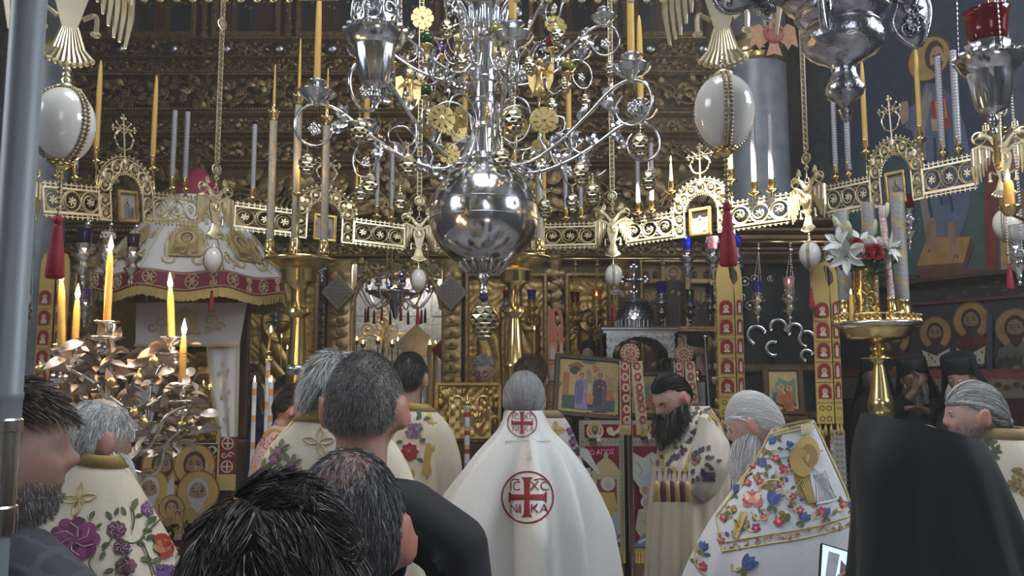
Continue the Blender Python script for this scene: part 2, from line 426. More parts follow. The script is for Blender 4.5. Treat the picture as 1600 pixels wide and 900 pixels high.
# standing saint of the big fresco
cx=[(1412,178),(1432,160),(1448,130),(1466,132),(1488,150),(1508,195),(1520,262),(1514,330),(1500,372),(1452,376),(1440,330),(1434,262),(1426,205),(1416,200)]
wp(cx,(.13,.165,.26))
wp([(1436,165),(1450,135),(1458,150),(1446,205),(1450,290),(1466,372),(1448,372),(1436,300),(1430,215)],(.30,.27,.25))
wp([(1462,136),(1484,148),(1500,200),(1492,290),(1478,330),(1470,250),(1466,180)],(.09,.125,.24))
wp([(1446,352),(1462,352),(1462,384),(1450,384)],(.30,.20,.12));wp([(1480,352),(1494,352),(1496,386),(1484,386)],(.30,.20,.12))
hz=W(1452,92);pt.ell(hz[0],hz[1],.20,.20,(.50,.32,.11),28);pt.ring(hz[0],hz[1],.185,.20,(.12,.06,.03),28)
hd=W(1461,92);pt.ell(hd[0],hd[1]+.03,.085,.13,(.09,.05,.03));pt.ell(hd[0]+.02,hd[1],.062,.105,(.52,.34,.21))
pt.poly([(hd[0]-.05,hd[1]-.05),(hd[0]+.08,hd[1]-.05),(hd[0]+.05,hd[1]-.13),(hd[0]+.01,hd[1]-.15)],(.10,.06,.035))
for q in(-.005,.045):pt.ell(hd[0]+q,hd[1]+.025,.013,.008,(.03,.02,.015),8)
pt.line([(hd[0]+.025,hd[1]+.03),(hd[0]+.02,hd[1]-.03),(hd[0]+.035,hd[1]-.035)],.008,(.22,.12,.07))
wp([(1455,160),(1480,150),(1488,200),(1462,208)],(.36,.06,.045));wp([(1462,158),(1477,152),(1482,184),(1466,190)],(.60,.32,.13))
wp([(1456,186),(1470,186),(1468,206),(1458,204)],(.45,.34,.26));wp([(1410,160),(1420,158),(1422,188),(1412,196),(1405,180)],(.42,.30,.22))
for a,b in(((1462,215),(1474,320)),((1480,210),(1490,330)),((1448,250),(1458,340)),((1498,220),(1506,300))):
 pt.line([W(*a),W((a[0]+b[0])/2-4,(a[1]+b[1])/2),W(*b)],.025,(.045,.06,.12))
# pedestal and feet
wp([(1434,416),(1450,372),(1518,370),(1508,410)],(.42,.24,.075));wp([(1434,416),(1508,410),(1506,432),(1436,432)],(.17,.07,.045));wp([(1508,410),(1518,370),(1524,384),(1506,432)],(.12,.055,.04))
wp([(1447,395),(1452,382),(1462,376),(1472,382),(1462,390),(1452,396)],(.36,.22,.13));wp([(1483,382),(1494,378),(1502,398),(1500,407),(1492,402)],(.36,.22,.13))
wp([(1453,345),(1465,343),(1466,378),(1457,381)],(.33,.21,.13));wp([(1482,348),(1493,346),(1496,380),(1487,383)],(.33,.21,.13))
for a,b in(((1452,394),(1455,390)),((1493,403),(1495,397)),((1498,404),(1498,398))):pt.line([W(*a),W(*b)],.012,(.13,.07,.04))
# dark band, busts in haloes
wp([(1296,430),(1620,430),(1620,478),(1296,470)],(.035,.03,.03));wp([(1296,470),(1620,474),(1620,590),(1296,590)],(.03,.035,.05))
wp([(1440,425),(1536,420),(1536,440),(1440,442)],(.16,.06,.04))
for k in range(24):pt.ell(*W(1330+k*12+(k*7)%5,432+(k*13)%34),.02+.01*(k%3),.008+.004*(k%2),(.09,.075,.06),9)
for px,py,r,robe in((1465,522,.125,(.05,.03,.025)),(1522,503,.135,(.15,.025,.022)),(1592,515,.14,(.15,.14,.125)),(1405,530,.12,(.08,.03,.025))):
 x,z=W(px,py);pt.saint(x,z,r*3.4,robe,tuple(c*.7 for c in robe),halo=(.33,.19,.065),skin=(.24,.145,.09),bust=True,hair=(.04,.026,.02))
for px,py in((1524,553),(1470,556)):
 x,z=W(px,py);pt.poly([(x-.12,z+.05),(x,z),(x+.12,z+.06),(x+.10,z-.08),(x-.1,z-.09)],(.48,.42,.32))
 for k in range(8):pt.ell(x-.09+.026*k,z-.02+.03*((k*5)%3-1),.009,.012,(.15,.10,.07),6)
wp([(1549,490),(1558,490),(1558,590),(1549,590)],(.05,.06,.09))
wp([(1296,576),(1620,582),(1620,592),(1296,588)],(.24,.06,.045));wp([(1296,590),(1620,592),(1620,625),(1296,622)],(.20,.17,.12))
for k in range(16):pt.ell(*W(1400+k*14,601+(k%2)*4),.03,.02,(.10,.05,.03),10)
wp([(1296,622),(1620,622),(1620,960),(1296,960)],(.05,.018,.018))
pt.build('fresco_painting','fresco',wr,MR)
# ledge under the busts, built out from the wall
lm=MB(False);lm.box((LR/2,-.03,W(1480,582)[1]),(LR,.06,.05),T=MR,col=(.2,.06,.04));struct(lm.build('trim_1','fresco'))
lm=MB(False);lm.box((LR/2,-.05,W(1480,436)[1]),(LR,.1,.03),T=MR,col=(.06,.045,.04));struct(lm.build('trim_2','fresco'))
lm=MB(False);lm.box((LR/2,-.02,W(1480,472)[1]),(LR,.04,.02),T=MR,col=(.13,.04,.03));struct(lm.build('trim_3','fresco'))
# choir stalls along the apse wall
st=thing('choir_stall','dark wooden choir stalls under the saint busts of the apse wall','stall',(0,0,0))
for k in range(5):
 u=.25+k*.55
 a=MB(False);a.box((u,-.30,.62),(.05,.5,1.24),T=MR);a.build('stall_side','wood',st)
 b=MB(False);b.box((u+.27,-.33,.5),(.48,.42,.05),T=MR);b.build('stall_seat','wood',st)
 b=MB(False);b.box((u+.27,-.06,.95),(.48,.04,.9),T=MR);b.build('stall_back','wood',st)
# blue-grey marble columns with brass collars
def column(name,px,d,r,ztop,label):
 t=thing(name,label,'column',(P(px,400,d).x,d,0));t['kind']='structure'
 z1=P(px,106,d).z
 m=MB();m.lathe([(r*1.25,0),(r*1.25,.12),(r*1.08,.2),(r,.26),(r*.97,z1)],36);m.build('shaft','marble_column',t,auto=.6)
 m=MB();m.lathe([(r*.97,z1-.01),(r*1.06,z1+.01),(r*1.09,z1+.05),(r*1.0,z1+.08),(r*1.02,z1+.12),(r*1.13,z1+.16),(r*1.1,z1+.21),(r*.99,z1+.22)],36);m.build('collar','brass',t,auto=.6)
 m=MB();m.lathe([(r*.97,z1+.2),(r*1.0,z1+.5),(r*1.2,z1+.8),(r*1.5,z1+1.0),(r*1.5,CEIL-.02)],36);m.build('capital','plaster',t,auto=.6)
 return t,z1
colR,zc=column('column',1190,7.15,.268,0,'blue-grey marble column with a brass collar beside the apse wall')
column('column',42,7.2,.29,0,'blue-grey marble column with brass collar behind the big pale pole')
# carved double-headed eagle on the column's painted capital
m=MB(False);c=P(1207,58,6.85);k=S(6.85)
def pl(pts,col,h=.012):m.prism([((x-1207)*k,(58-y)*k)for x,y in pts],h,Matrix.Translation((c.x,c.y-.02,c.z)),col)
ter=(.52,.26,.14)
pl([(1168,78),(1172,44),(1184,38),(1196,50),(1200,66),(1190,72),(1184,82),(1178,72)],ter);pl([(1246,78),(1242,44),(1230,38),(1218,50),(1214,66),(1224,72),(1230,82),(1236,72)],ter)
pl([(1198,50),(1203,32),(1207,26),(1211,32),(1216,50),(1214,72),(1220,92),(1207,88),(1194,92),(1200,72)],ter)
m.torus((c.x,c.y-.05,c.z+.02),.075,.012,20,5,col=(.45,.12,.09));m.sph((c.x,c.y-.03,c.z+.02),(.06,.012,.06),12,6,col=(.40,.10,.08))
m.build('carved_eagle','paint',colR).matrix_local=colR.matrix_world.inverted()if False else Matrix.Translation(-Vector(colR.location))
# ================================================================= carved and gilded icon screen
SX=-.55;SCR=thing('icon_screen','carved and gilded wooden icon screen rising behind everything','icon screen',(0,IY,0));SCR['kind']='structure'
def zy(y,d=IY):return P(800,y,d).z
def xx(px,d=IY):return(px-800)/F*d*1.0
def leafgeo(n=4):
 t=np.linspace(0,1,n+1);wv=np.sin(np.clip(t*1.02,0,1)*PI)**.8*.5
 L=np.stack([t,-wv*.0-0*t,.12*np.sin(t*PI)-.35*t*t],-1)
 pts=np.zeros((n+1,3,3));pts[:,1]=L
 pts[:,0]=np.stack([t,wv,.02-.35*t*t],-1);pts[:,2]=np.stack([t,-wv,.02-.35*t*t],-1)
 return pts
LG=leafgeo()
def leaf(mb,x,y,z,L,W_,ang,tilt=0.,col=None):
 """carved leaf lying in the x,z plane and curling out towards -y"""
 p=LG.copy();q=np.zeros_like(p)
 q[...,0]=p[...,0]*L*math.cos(ang)-p[...,1]*W_*math.sin(ang);q[...,2]=p[...,0]*L*math.sin(ang)+p[...,1]*W_*math.cos(ang)
 q[...,1]=-p[...,2]*L*.9-tilt*p[...,0]*L
 q+=np.array([x,y,z]);mb.grid(q,col=col)
def rosette(mb,x,y,z,r,n=7):
 for k in range(n):leaf(mb,x,y,z,r,r*.9,k*2*PI/n+.2,.25)
 mb.sph((x,y-r*.25,z),r*.28,7,5)
def vine_row(mb,x0,x1,z0,z1,y,rng,dense=1.,tube=.055):
 H=z1-z0;zc_=(z0+z1)/2;p=H*1.25;n=max(1,int(round((x1-x0)/p)));p=(x1-x0)/n
 xs=np.linspace(x0,x1,n*8+1);ph=(xs-x0)/p*PI
 mb.tube(np.stack([xs,np.full_like(xs,y-H*.10),zc_+H*.36*np.cos(ph)],-1),H*tube,5)
 for k in range(n):
  s_=1 if k%2==0 else-1;cx_=x0+(k+.5)*p
  mb.tube(spiral(cx_,zc_-s_*H*.04,H*.36,H*.08,s_*PI*.9,s_*PI*.9-s_*4.6,14,y-H*.13),np.linspace(H*tube*.8,H*tube*.4,14),4)
  rosette(mb,cx_,y-H*.1,zc_-s_*H*.04,H*.17,6)
  for j in range(int(17*dense)):
   a=rng.uniform(0,2*PI);r=H*rng.uniform(.2,.44)
   leaf(mb,cx_+r*math.cos(a)*1.2,y-H*rng.uniform(.03,.26),zc_+r*.9*math.sin(a),H*rng.uniform(.2,.36),H*rng.uniform(.12,.22),a+rng.uniform(-1.3,1.3),rng.uniform(-.2,.9))
  for j in range(4):
   mb.sph((cx_+rng.uniform(-.5,.5)*p,y-H*rng.uniform(.08,.2),zc_+rng.uniform(-.4,.4)*H),H*rng.uniform(.035,.06),5,4)
def moulding(name,z,h,dep,x0=XL,x1=2.95,mat='gold_wood',y=0):
 """ogee moulding running along the screen"""
 pr=[(0,0),(-dep*.55,h*.12),(-dep*.7,h*.35),(-dep*.95,h*.5),(-dep,h*.8),(-dep*.8,h),(0,h)]
 mb=MB(False);Pn=np.array([[(x,y+a,z+b)for a,b in pr]for x in(x0,x1)]);mb.grid(Pn);return mb.build(name,mat,SCR,auto=.5)
def rope(z,r,x0=XL,x1=2.95,y=-.05):
 mb=MB();n=int((x1-x0)/(r*1.6));
 for k in range(n):mb.sph((x0+(k+.5)*(x1-x0)/n,y,z),(r*.95,r,r*.8),6,5,T=None)
 return mb.build('rope_moulding','gold_wood',SCR,kind='stuff')
# backing boards: opening for the royal door
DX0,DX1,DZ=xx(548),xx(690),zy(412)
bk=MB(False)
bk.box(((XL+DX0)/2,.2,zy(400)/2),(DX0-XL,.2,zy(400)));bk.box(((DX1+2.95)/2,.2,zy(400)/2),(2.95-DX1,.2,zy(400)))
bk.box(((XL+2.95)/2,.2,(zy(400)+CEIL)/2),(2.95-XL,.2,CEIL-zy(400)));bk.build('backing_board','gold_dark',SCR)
rg=np.random.default_rng(3)
rows=[(62,86,'gold_wood',1,0.),(90,113,'gold_wood',1,.0),(121,169,'gold_wood',1.6,.05),(183,206,'gold_wood',1.2,0.),(217,250,'gold_wood',1,0.),(264,346,'gold_wood',1.5,.02),(376,398,'gold_wood',1,0)]
for y0,y1,mt,dn,off in rows:
 mb=MB();vine_row(mb,XL,2.93,zy(y1),zy(y0),.08-off,rg,dn);mb.build('carved_frieze',mt,SCR,kind='stuff')
for k,(y,h,dep)in enumerate(((60,.05,.12),(88,.03,.1),(115,.05,.16),(176,.05,.1),(209,.055,.17),(214,.03,.12),(254,.05,.16),(259,.04,.1),(350,.05,.2),(358,.06,.26),(372,.05,.22),(401,.05,.16),(407,.05,.12))):
 moulding('moulding',zy(y)-h/2,h,dep,y=.1)
rope(zy(172),.022);rope(zy(118),.018);rope(zy(363),.025,y=-.14)
# round bosses on the upper frieze
bo=MB()
for k in range(14):bo.lathe([(.0,.03),(.05,.028),(.075,.01),(.085,-.01)],12,T=T_((XL+.4+k*.62,.02,zy(73)),(PI/2,0,0)))
bo.build('boss','silver_dull',SCR,kind='stuff')
# big arched openwork medallions in the broad frieze
bm=MB()
for k in range(12):
 x=XL+.35+k*.72;z=zy(330)
 bm.torus((x,-.02,z),.26,.022,14,5,a0=0,a1=PI);bm.torus((x,-.01,z),.20,.014,14,5,a0=0,a1=PI)
 for j in range(9):leaf(bm,x,-.02,z,.19,.06,PI*(j+.5)/9,.1)
 leaf(bm,x+.36,-.03,z-.02,.3,.14,PI/2,.4);leaf(bm,x+.36,-.03,z+.2,.2,.2,PI/2+.5,.4);leaf(bm,x+.36,-.03,z+.2,.2,.2,PI/2-.5,.4)
bm.build('carved_arch','gold_wood',SCR,kind='stuff')
# upper tier of painted icons with colonnettes
ICO=[((.11,.035,.025),(.035,.045,.06)),((.035,.05,.055),(.14,.05,.03)),((.17,.10,.045),(.04,.06,.04)),((.05,.04,.06),(.15,.06,.035))]
UT,UB=zy(60)+.04,zy(60)+1.05
for k in range(9):
 x=XL+.55+k*.98
 fr=MB(False);w_,h_=.74,.92
 for sx in(-1,1):fr.box((x+sx*w_/2,0,UT+h_/2),(.06,.1,h_),bev=.012)
 for sz in(0,1):fr.box((x,0,UT+sz*h_),(w_+.06,.1,.06),bev=.012)
 f=fr.build('icon_frame','gold_wood',SCR)
 p=Paint(.002);a,b=ICO[k%4]
 p.rect(-w_/2,0,w_/2,h_,(.06,.07,.07));p.rect(-w_/2,h_*.52,w_/2,h_,(.24,.17,.08));p.poly([(-w_/2,.18),(-.1,.34),(.12,.2),(w_/2,.36),(w_/2,0),(-w_/2,0)],(.10,.085,.05))
 p.rect(-w_*.4,.3,-w_*.12,.66,(.30,.24,.20));p.poly([(-w_*.43,.64),(-w_*.26,.76),(-w_*.1,.64)],(.27,.06,.04))
 for j,q in enumerate((-.22,-.02,.2)):p.saint(q,.58-.05*(j%2),.6,ICO[(k+j)%4][0],ICO[(k+j+1)%4][1],halo=(.40,.28,.10))
 p.build('icon_painting','paint',f,Matrix.Translation((x,.06,UT)))
 cl=MB();cl.lathe([(.05,UT-.05),(.05,UT),(.035,UT+.03),(.035,UB-.12),(.055,UB-.06),(.06,UB-.02)],10,T=T_((x+.49,-.02,0)))
 for j in range(8):
  a_=j*.9;cl.sph((x+.49+.035*math.cos(a_),-.02-.035*abs(math.sin(a_)),UT+.08+j*.1),.022,6,5)
 cl.build('colonnette','gold_wood',SCR)
mb=MB();vine_row(mb,XL,2.93,UB,UB+.2,.05,rg,1.);mb.build('carved_frieze','gold_wood',SCR,kind='stuff');moulding('moulding',UB+.22,.1,.2)
mb=MB();vine_row(mb,XL,2.93,UB+.34,UB+.62,.05,rg,1.);mb.build('carved_frieze','gold_wood',SCR,kind='stuff')
# ---- lower tier
def pillar(px0,px1,ytop,spiral_=True,flat=False,mat='gold_wood'):
 x0,x1=xx(px0),xx(px1);z1=zy(ytop);w_=x1-x0;x=(x0+x1)/2;mb=MB()
 if flat:mb.box((x,.05,z1/2),(w_,.14,z1),bev=.01)
 else:mb.lathe([(w_*.55,0),(w_*.55,.25),(w_*.40,.3),(w_*.40,z1-.2),(w_*.55,z1-.12),(w_*.6,z1)],14,T=T_((x,.0,0)))
 n=int(z1/.13)
 for k in range(n):
  z=.3+k*.13;
  if z>z1-.2:break
  if flat:
   for s_ in(-1,1):leaf(mb,x,-.03,z,w_*.55,.09,PI/2+s_*(.8+.3*rg.random()),.3)
   mb.tube(spiral(x,z+.05,w_*.3,.01,k%2*PI,k%2*PI+4.5*(1 if k%2 else-1),10,-.03),.012,4);mb.sph((x,-.05,z+.05),.022,6,5)
  else:
   for j in range(5):
    a=-PI/2+(j-2)*.62+k*.35%.62;leaf(mb,x+w_*.42*math.cos(a),w_*.42*math.sin(a),z+.03*(j%2),.12,.09,PI/2+rg.uniform(-.9,.9),.3)
   mb.sph((x+w_*.4*math.cos(k*1.1-1.5),-w_*.4*abs(math.cos(k*1.1))*1.0,z),.03,6,5)
 return mb.build('carved_pillar',mat,SCR)
pillar(511,548,405,flat=True);pillar(690,722,405,flat=True);pillar(497,508,405,flat=True,mat='wood');pillar(724,730,405,flat=True,mat='wood')
pillar(857,878,400);pillar(957,985,400);pillar(1120,1134,400);pillar(352,376,400);pillar(120,150,400)
# carved spandrel over the royal door
mb=MB();vine_row(mb,DX0,DX1,zy(440),zy(405),.0,rg,1.3);
mb.torus(((DX0+DX1)/2,.02,DZ-.52),(DX1-DX0)/2,.035,20,6,a0=0,a1=PI);mb.build('door_arch','gold_wood',SCR)
for px in(530,705):
 t=MB(False);x,z=xx(px),zy(458);r=.19
 t.prism([(0,-r*1.05),(r,0),(0,r*1.05),(-r,0)],.05,T_((x,-.06,z)),(.30,.25,.20));t.prism([(0,-r*.8),(r*.76,0),(0,r*.8),(-r*.76,0)],.012,T_((x,-.11,z)),(.20,.17,.15))
 for k in range(7):
  for j in range(7):
   u,v=(k-3)*.042,(j-3)*.042
   if abs(u+v)<.2 and abs(u-v)<.2:t.sph((x+u,-.125,z+v),(.011,.006,.011),6,4,col=(.40,.33,.27))
 t.build('diamond_tile','paint',SCR)
# embossed gilded icons: real relief
def relief(w_,h_,nx,nz,fn):
 X,Z=np.meshgrid(np.linspace(-w_/2,w_/2,nx),np.linspace(0,h_,nz),indexing='ij')
 return np.stack([X,-fn(X,Z),Z],-1)
def emboss(X,Z,w_,h_,seed,sweep=1.):
 r=np.random.default_rng(seed);cx_,hz_=.05*w_,h_*.74
 body=np.clip(1-((X-cx_)/(w_*.36*(1.05-.35*Z/h_)))**2,0,1)*(Z<hz_-.02)
 head=np.clip(1-((X-cx_)/(w_*.11))**2-((Z-hz_)/(w_*.14))**2,0,1)
 hal=np.exp(-((np.hypot(X-cx_,Z-hz_)-w_*.27)/.02)**2)
 fold=np.abs(np.sin((X*sweep*13+Z*7+1.2*np.sin(Z*5+seed))*1.3))**.6
 bg=.5+.5*np.sin(X*38+3*np.sin(Z*17))*np.sin(Z*41+2*np.sin(X*23))
 return .05*np.sqrt(body)+.028*fold*(body>.02)+.07*np.sqrt(head)+.018*hal+.009*bg*(body<.02)
for px0,px1,yb,yt,mt,seed in((378,496,640,432,'gilt_relief',2),(730,792,640,430,'gilt_relief',5),(795,852,640,430,'gilt_relief',8),(886,952,600,430,'gilt_relief',3),(60,118,640,430,'gilt_relief',9)):
 w_=xx(px1)-xx(px0);h_=zy(yt)-1.0
 mb=MB();mb.grid(relief(w_,h_,90,130,lambda X,Z:emboss(X,Z,w_,h_,seed)),T=T_(((xx(px0)+xx(px1))/2,.02,1.0)))
 o=mb.build('embossed_icon',mt,SCR)
 fr=MB(False);x0,x1=xx(px0),xx(px1)
 for x in(x0,x1):fr.box((x,-.02,1.0+h_/2),(.05,.14,h_),bev=.012)
 for z in(1.0,1.0+h_):fr.box(((x0+x1)/2,-.02,z),(x1-x0+.05,.14,.05),bev=.012)
 fr.build('icon_frame','gold_wood',o)
# painted icons right of the fifth pillar
def picon(px0,px1,yb,yt,figs,bg=(.30,.20,.08),frame='gold_wood',y=.02):
 x0,x1,z0,z1=xx(px0),xx(px1),zy(yb),zy(yt);w_,h_=x1-x0,z1-z0
 fr=MB(False)
 for x in(x0,x1):fr.box((x,y,(z0+z1)/2),(.035,.1,h_),bev=.008)
 for z in(z0,z1):fr.box(((x0+x1)/2,y,z),(w_+.035,.1,.035),bev=.008)
 f=fr.build('icon_frame',frame,SCR);p=Paint(.002);p.rect(-w_/2,0,w_/2,h_,bg)
 for a in figs:p.saint(a[0]*w_,a[1]*h_,a[2]*h_,a[3],a[4],halo=(.45,.31,.11),bust=len(a)>5)
 p.build('icon_painting','paint',f,Matrix.Translation(((x0+x1)/2,y+.06,z0)))
dk=(.035,.022,.018);rd=(.14,.03,.025)
picon(1003,1036,438,408,((-.2,.6,.9,dk,rd),(.25,.6,.9,rd,dk)));picon(1038,1074,512,408,((0,.82,1.0,dk,dk),),(.26,.17,.07));picon(1077,1118,438,408,((-.2,.6,.9,rd,dk),(.25,.6,.9,dk,rd)))
picon(1003,1036,512,441,((-.22,.66,.8,rd,dk),(.24,.7,.8,dk,rd)),(.22,.15,.07));picon(1077,1118,512,441,((-.2,.68,.8,dk,rd),(.24,.66,.8,rd,dk)),(.22,.15,.07))
picon(1003,1118,640,516,((-.32,.84,1.0,dk,rd),(.02,.84,1.0,dk,dk),(.34,.84,1.0,dk,rd)),(.10,.06,.04))
# icon shrine that stands before the grey column: light wood cornice, glazed icon with silver horseshoe haloes
DC=6.72;CS=thing('icon_shrine','wooden shrine with light cornice holding a glazed dark icon with silver haloes','shrine',(0,DC,0))
cxx=lambda px:xx(px,DC);czy=lambda y:zy(y,DC)
for y,h,dep in((352,.06,.24),(366,.05,.19),(380,.07,.24),(394,.04,.16),(402,.04,.2)):
 pr=[(0,0),(-dep*.55,h*.12),(-dep*.7,h*.35),(-dep*.95,h*.5),(-dep,h*.8),(-dep*.8,h),(.1,h),(.1,0)]
 mb=MB(False);mb.grid(np.array([[(x,a,czy(y)-h/2+b)for a,b in pr]for x in(cxx(1150),cxx(1300))]),cv=True);mb.build('cornice','wood_light',CS,auto=.5)
gx0,gx1=cxx(1146),cxx(1298)
fr=MB(False)
for x in(gx0,gx1):fr.box((x,-.02,czy(405)/2),(.06,.14,czy(405)),bev=.012)
for z in(czy(408),czy(575),czy(648),.2):fr.box(((gx0+gx1)/2,-.02,z),(gx1-gx0,.14,.06),bev=.012)
fr.box(((gx0+gx1)/2,.05,czy(345)/2),(gx1-gx0,.03,czy(345)))
fr.build('case_frame','wood',CS)
g=MB(False);g.box(((gx0+gx1)/2,.0,(czy(408)+.2)/2),(gx1-gx0-.06,.02,czy(408)-.2));g.build('dark_icon','icon_glass',CS)
hs=MB()
for px,py,r,a0 in((1215,512,.062,-.6),(1241,517,.055,-.4),(1181,524,.072,.2),(1206,545,.055,1.1),(1259,530,.062,.4),(1258,556,.045,.2)):
 x,z=cxx(px),czy(py);hs.torus((x,-.025,z),r,.02,16,6,a0=a0,a1=a0+4.2,flat=.5)
for px,py,r in((1165,440,.036),(1180,436,.03),(1160,465,.026),(1172,478,.033),(1205,436,.022)):hs.torus((cxx(px),-.02,czy(py)),r,.006,12,4);hs.sph((cxx(px),-.02,czy(py)),(r*.5,.01,r*.5),8,5)
hs.build('silver_halo','silver_dull',CS,kind='stuff')
hb=MB();hb.tube([Vector((cxx(1206),-.04,czy(560))),Vector((cxx(1212),-.04,czy(585))),Vector((cxx(1222),-.04,czy(600)))],[.014,.012,.022],6);hb.build('silver_hand','silver_dull',CS)
# long brass rod that carries lamps in front of the screen
def rod(px0,px1,y,d,label,back=None):
 t=thing('lamp_rod',label,'rod',P((px0+px1)/2,y,d));a,b=P(px0,y,d)-t.location,P(px1,y,d)-t.location
 m=MB();m.tube([a,b],.011,6);m.build('bar','brass',t);m=MB()
 for q in(a,b):m.tube([q,q+Vector((0,(back or IY-.15)-d,.05))],.011,6)
 m.build('bracket','brass',t);return t
rod(1150,1300,378,6.3,'thin brass rod under the light wood cornice carrying three lamps',6.6)
rod(780,1130,404,8.6,'thin brass rod across the icon screen above the domed silver model')
rod(355,500,399,8.6,'thin brass rod behind the tall brass candle stand')
# ================================================================= brass choros ring: eagles, filigree panels, eggs, candles
def flower(mb,x,y,z,r,n=6,a0=0.,col=None):
 for k in range(n):
  a=a0+k*2*PI/n;c,q=math.cos(a),math.sin(a)
  pts=[(r*.1,-r*.07),(r*.7,-r*.17),(r,0),(r*.7,r*.17),(r*.1,r*.07)]
  mb.prism([(x+u*c-v*q,z+u*q+v*c)for u,v in pts],.006,Matrix.Translation((0,y+.003,0)),col)
 mb.sph((x,y-.004,z),(r*.22,.006,r*.22),6,4,col=col)
def cell(mb,x,z,R,s_=1):
 mb.torus((x,0,z),R,.0055,16,4,flat=1.2)
 mb.tube(spiral(x,z,R*.98,R*.38,s_*.6,s_*.6+s_*6.4,14),.005,4);flower(mb,x,0,z,R*.44,6,.3)
def filiband(mb,x0,x1,z0,z1,cells,crest=True):
 for z in(z0+.004,z1-.004):mb.box(((x0+x1)/2,0,z),(x1-x0,.012,.011))
 for x in(x0+.004,x1-.004):mb.box((x,0,(z0+z1)/2),(.009,.012,z1-z0))
 R=(z1-z0)/2-.012;zc_=(z0+z1)/2;n=cells
 for k in range(n):
  x=x0+(k+.5)*(x1-x0)/n;cell(mb,x,zc_,min(R,(x1-x0)/n*.5),1 if k%2 else-1)
  for sz in(-1,1):
   if k<n-1:mb.tube(spiral(x+(x1-x0)/n/2,zc_+sz*R*.62,R*.3,R*.08,-sz*PI*.5,sz*PI*1.2,7),.0032,4)
 if crest:
  m=int((x1-x0)/.034)
  for k in range(m):
   x=x0+(k+.5)*(x1-x0)/m
   mb.box((x,0,z0-.012),(.007,.007,.022));mb.sph((x,0,z0-.027),.009,6,4)
   mb.box((x,0,z1+.012),(.007,.007,.022));mb.sph((x,0,z1+.027),.0085,6,4)
  mb.box(((x0+x1)/2,0,z1+.019),(x1-x0,.007,.005));mb.box(((x0+x1)/2,0,z0-.019),(x1-x0,.007,.005))
PW,BZ0,BZ1=.61,.035,.185
VX=[(105,103,2.1,True),(1130,106,2.08,True),(None,(1.80,3.0,3.02),0,False),(1562,190,4.5,False),(1260,262,5.35,False),(957,318,6.5,False),(655,326,6.6,False),(338,278,5.7,False),(38,240,4.6,False),(None,(-2.2,3.1,3.03),0,False)]
HK=[]
for px,py,d,tail in VX:
 if px is None:HK.append(Vector(py));continue
 p=P(px,py,d)
 if tail:p.z+=.43
 HK.append(p)
RC=Vector((-.1,4.35,0))
# --- prototype panel
pan=thing('choros_panel','x','chandelier ring panel')
for s_ in(-1,1):
 bd=MB(False);filiband(bd,min(s_*PW,s_*.215),max(s_*PW,s_*.215),BZ0,BZ1,3);bd.box((s_*.41,0,BZ0-.003),(.41,.014,.006));bd.build('filigree_band','brass_pale',pan)
ar=MB(False);zc_=.19
for r in(.128,.212):ar.torus((0,0,zc_),r,.006,26,5,a0=0,a1=PI)
for r in(.128,.212):
 for s_ in(-1,1):ar.box((s_*r,0,zc_/2+.01),(.011,.012,zc_-.02))
for k in range(7):
 a=PI*(k+.5)/7;cell(ar,.17*math.cos(a),zc_+.17*math.sin(a),.036,1 if k%2 else-1)
for s_ in(-1,1):
 for z in(.055,.135):cell(ar,s_*.17,z,.037,s_)
 ar.box((s_*.17,0,.012),(.09,.012,.01))
for k in range(21):
 a=PI*(k+.5)/21;ar.tube([(.212*math.cos(a),0,zc_+.212*math.sin(a)),(.236*math.cos(a),0,zc_+.236*math.sin(a))],.0035,4);ar.sph((.24*math.cos(a),0,zc_+.24*math.sin(a)),.0075,6,4)
 ar.sph((.118*math.cos(a),0,zc_+.118*math.sin(a)),.007,5,4)
ar.torus((0,0,zc_),.23,.003,26,4,a0=0,a1=PI)
for a in(.55,PI/2,PI-.55):ar.lathe([(0,.014),(.02,.012),(.024,0),(.0,-.012)],10,T=T_((.2*math.cos(a),0,zc_+.2*math.sin(a)),(PI/2,0,0)))
arch=ar.build('filigree_arch','brass_pale',pan)
cr=MB(False);z0=zc_+.24
cr.tube([(0,0,z0-.03),(0,0,z0+.245)],.006,5)
for s_ in(-1,1):
 cr.tube(smoothpts([(0,0,z0+.03),(s_*.05,0,z0+.05),(s_*.072,0,z0+.11),(s_*.05,0,z0+.15),(s_*.06,0,z0+.16)],5),.005,4)
 cr.tube([(0,0,z0+.165),(s_*.085,0,z0+.165)],.006,5)
 for q in(-1,1):cr.tube([(s_*.02,0,z0+.165),(s_*.055,0,z0+.165+q*.035)],.0035,4);cr.sph((s_*.058,0,z0+.165+q*.038),.008,5,4)
 cr.sph((s_*.092,0,z0+.165),.011,6,5)
 for q in(.06,.1):cr.sph((s_*(.055+.02*(q>.08)),0,z0+q),.009,5,4)
 for q in(-.012,.012):cr.sph((s_*.085,0,z0+.165+q*1.3),.008,5,4)
for z in(.25,.225):cr.sph((0,0,z0+z),.011,6,5);
for s_ in(-1,1):cr.sph((s_*.017,0,z0+.232),.009,5,4)
cr.torus((0,0,z0+.165),.028,.004,12,4)
cr.build('openwork_cross','brass_pale',pan)
fr=MB(False)
for s_ in(-1,1):fr.box((s_*.07,-.012,.105),(.022,.022,.20),bev=.004);fr.box((0,-.012,.105+s_*.09),(.16,.022,.022),bev=.004)
for k in range(12):
 for s_ in(-1,1):fr.sph((s_*.07,-.024,.022+k*.0152),.006,5,4)
icf=fr.build('icon_frame','gilt_relief',pan)
def small_icon(a,b):
 p=Paint(.001);p.rect(-.062,-.082,.062,.082,(.33,.30,.27));p.saint(-.004,.034,.15,a,b,halo=(.45,.40,.30));p.saint(.035,-.005,.07,b,a,halo=(.45,.40,.3));return p
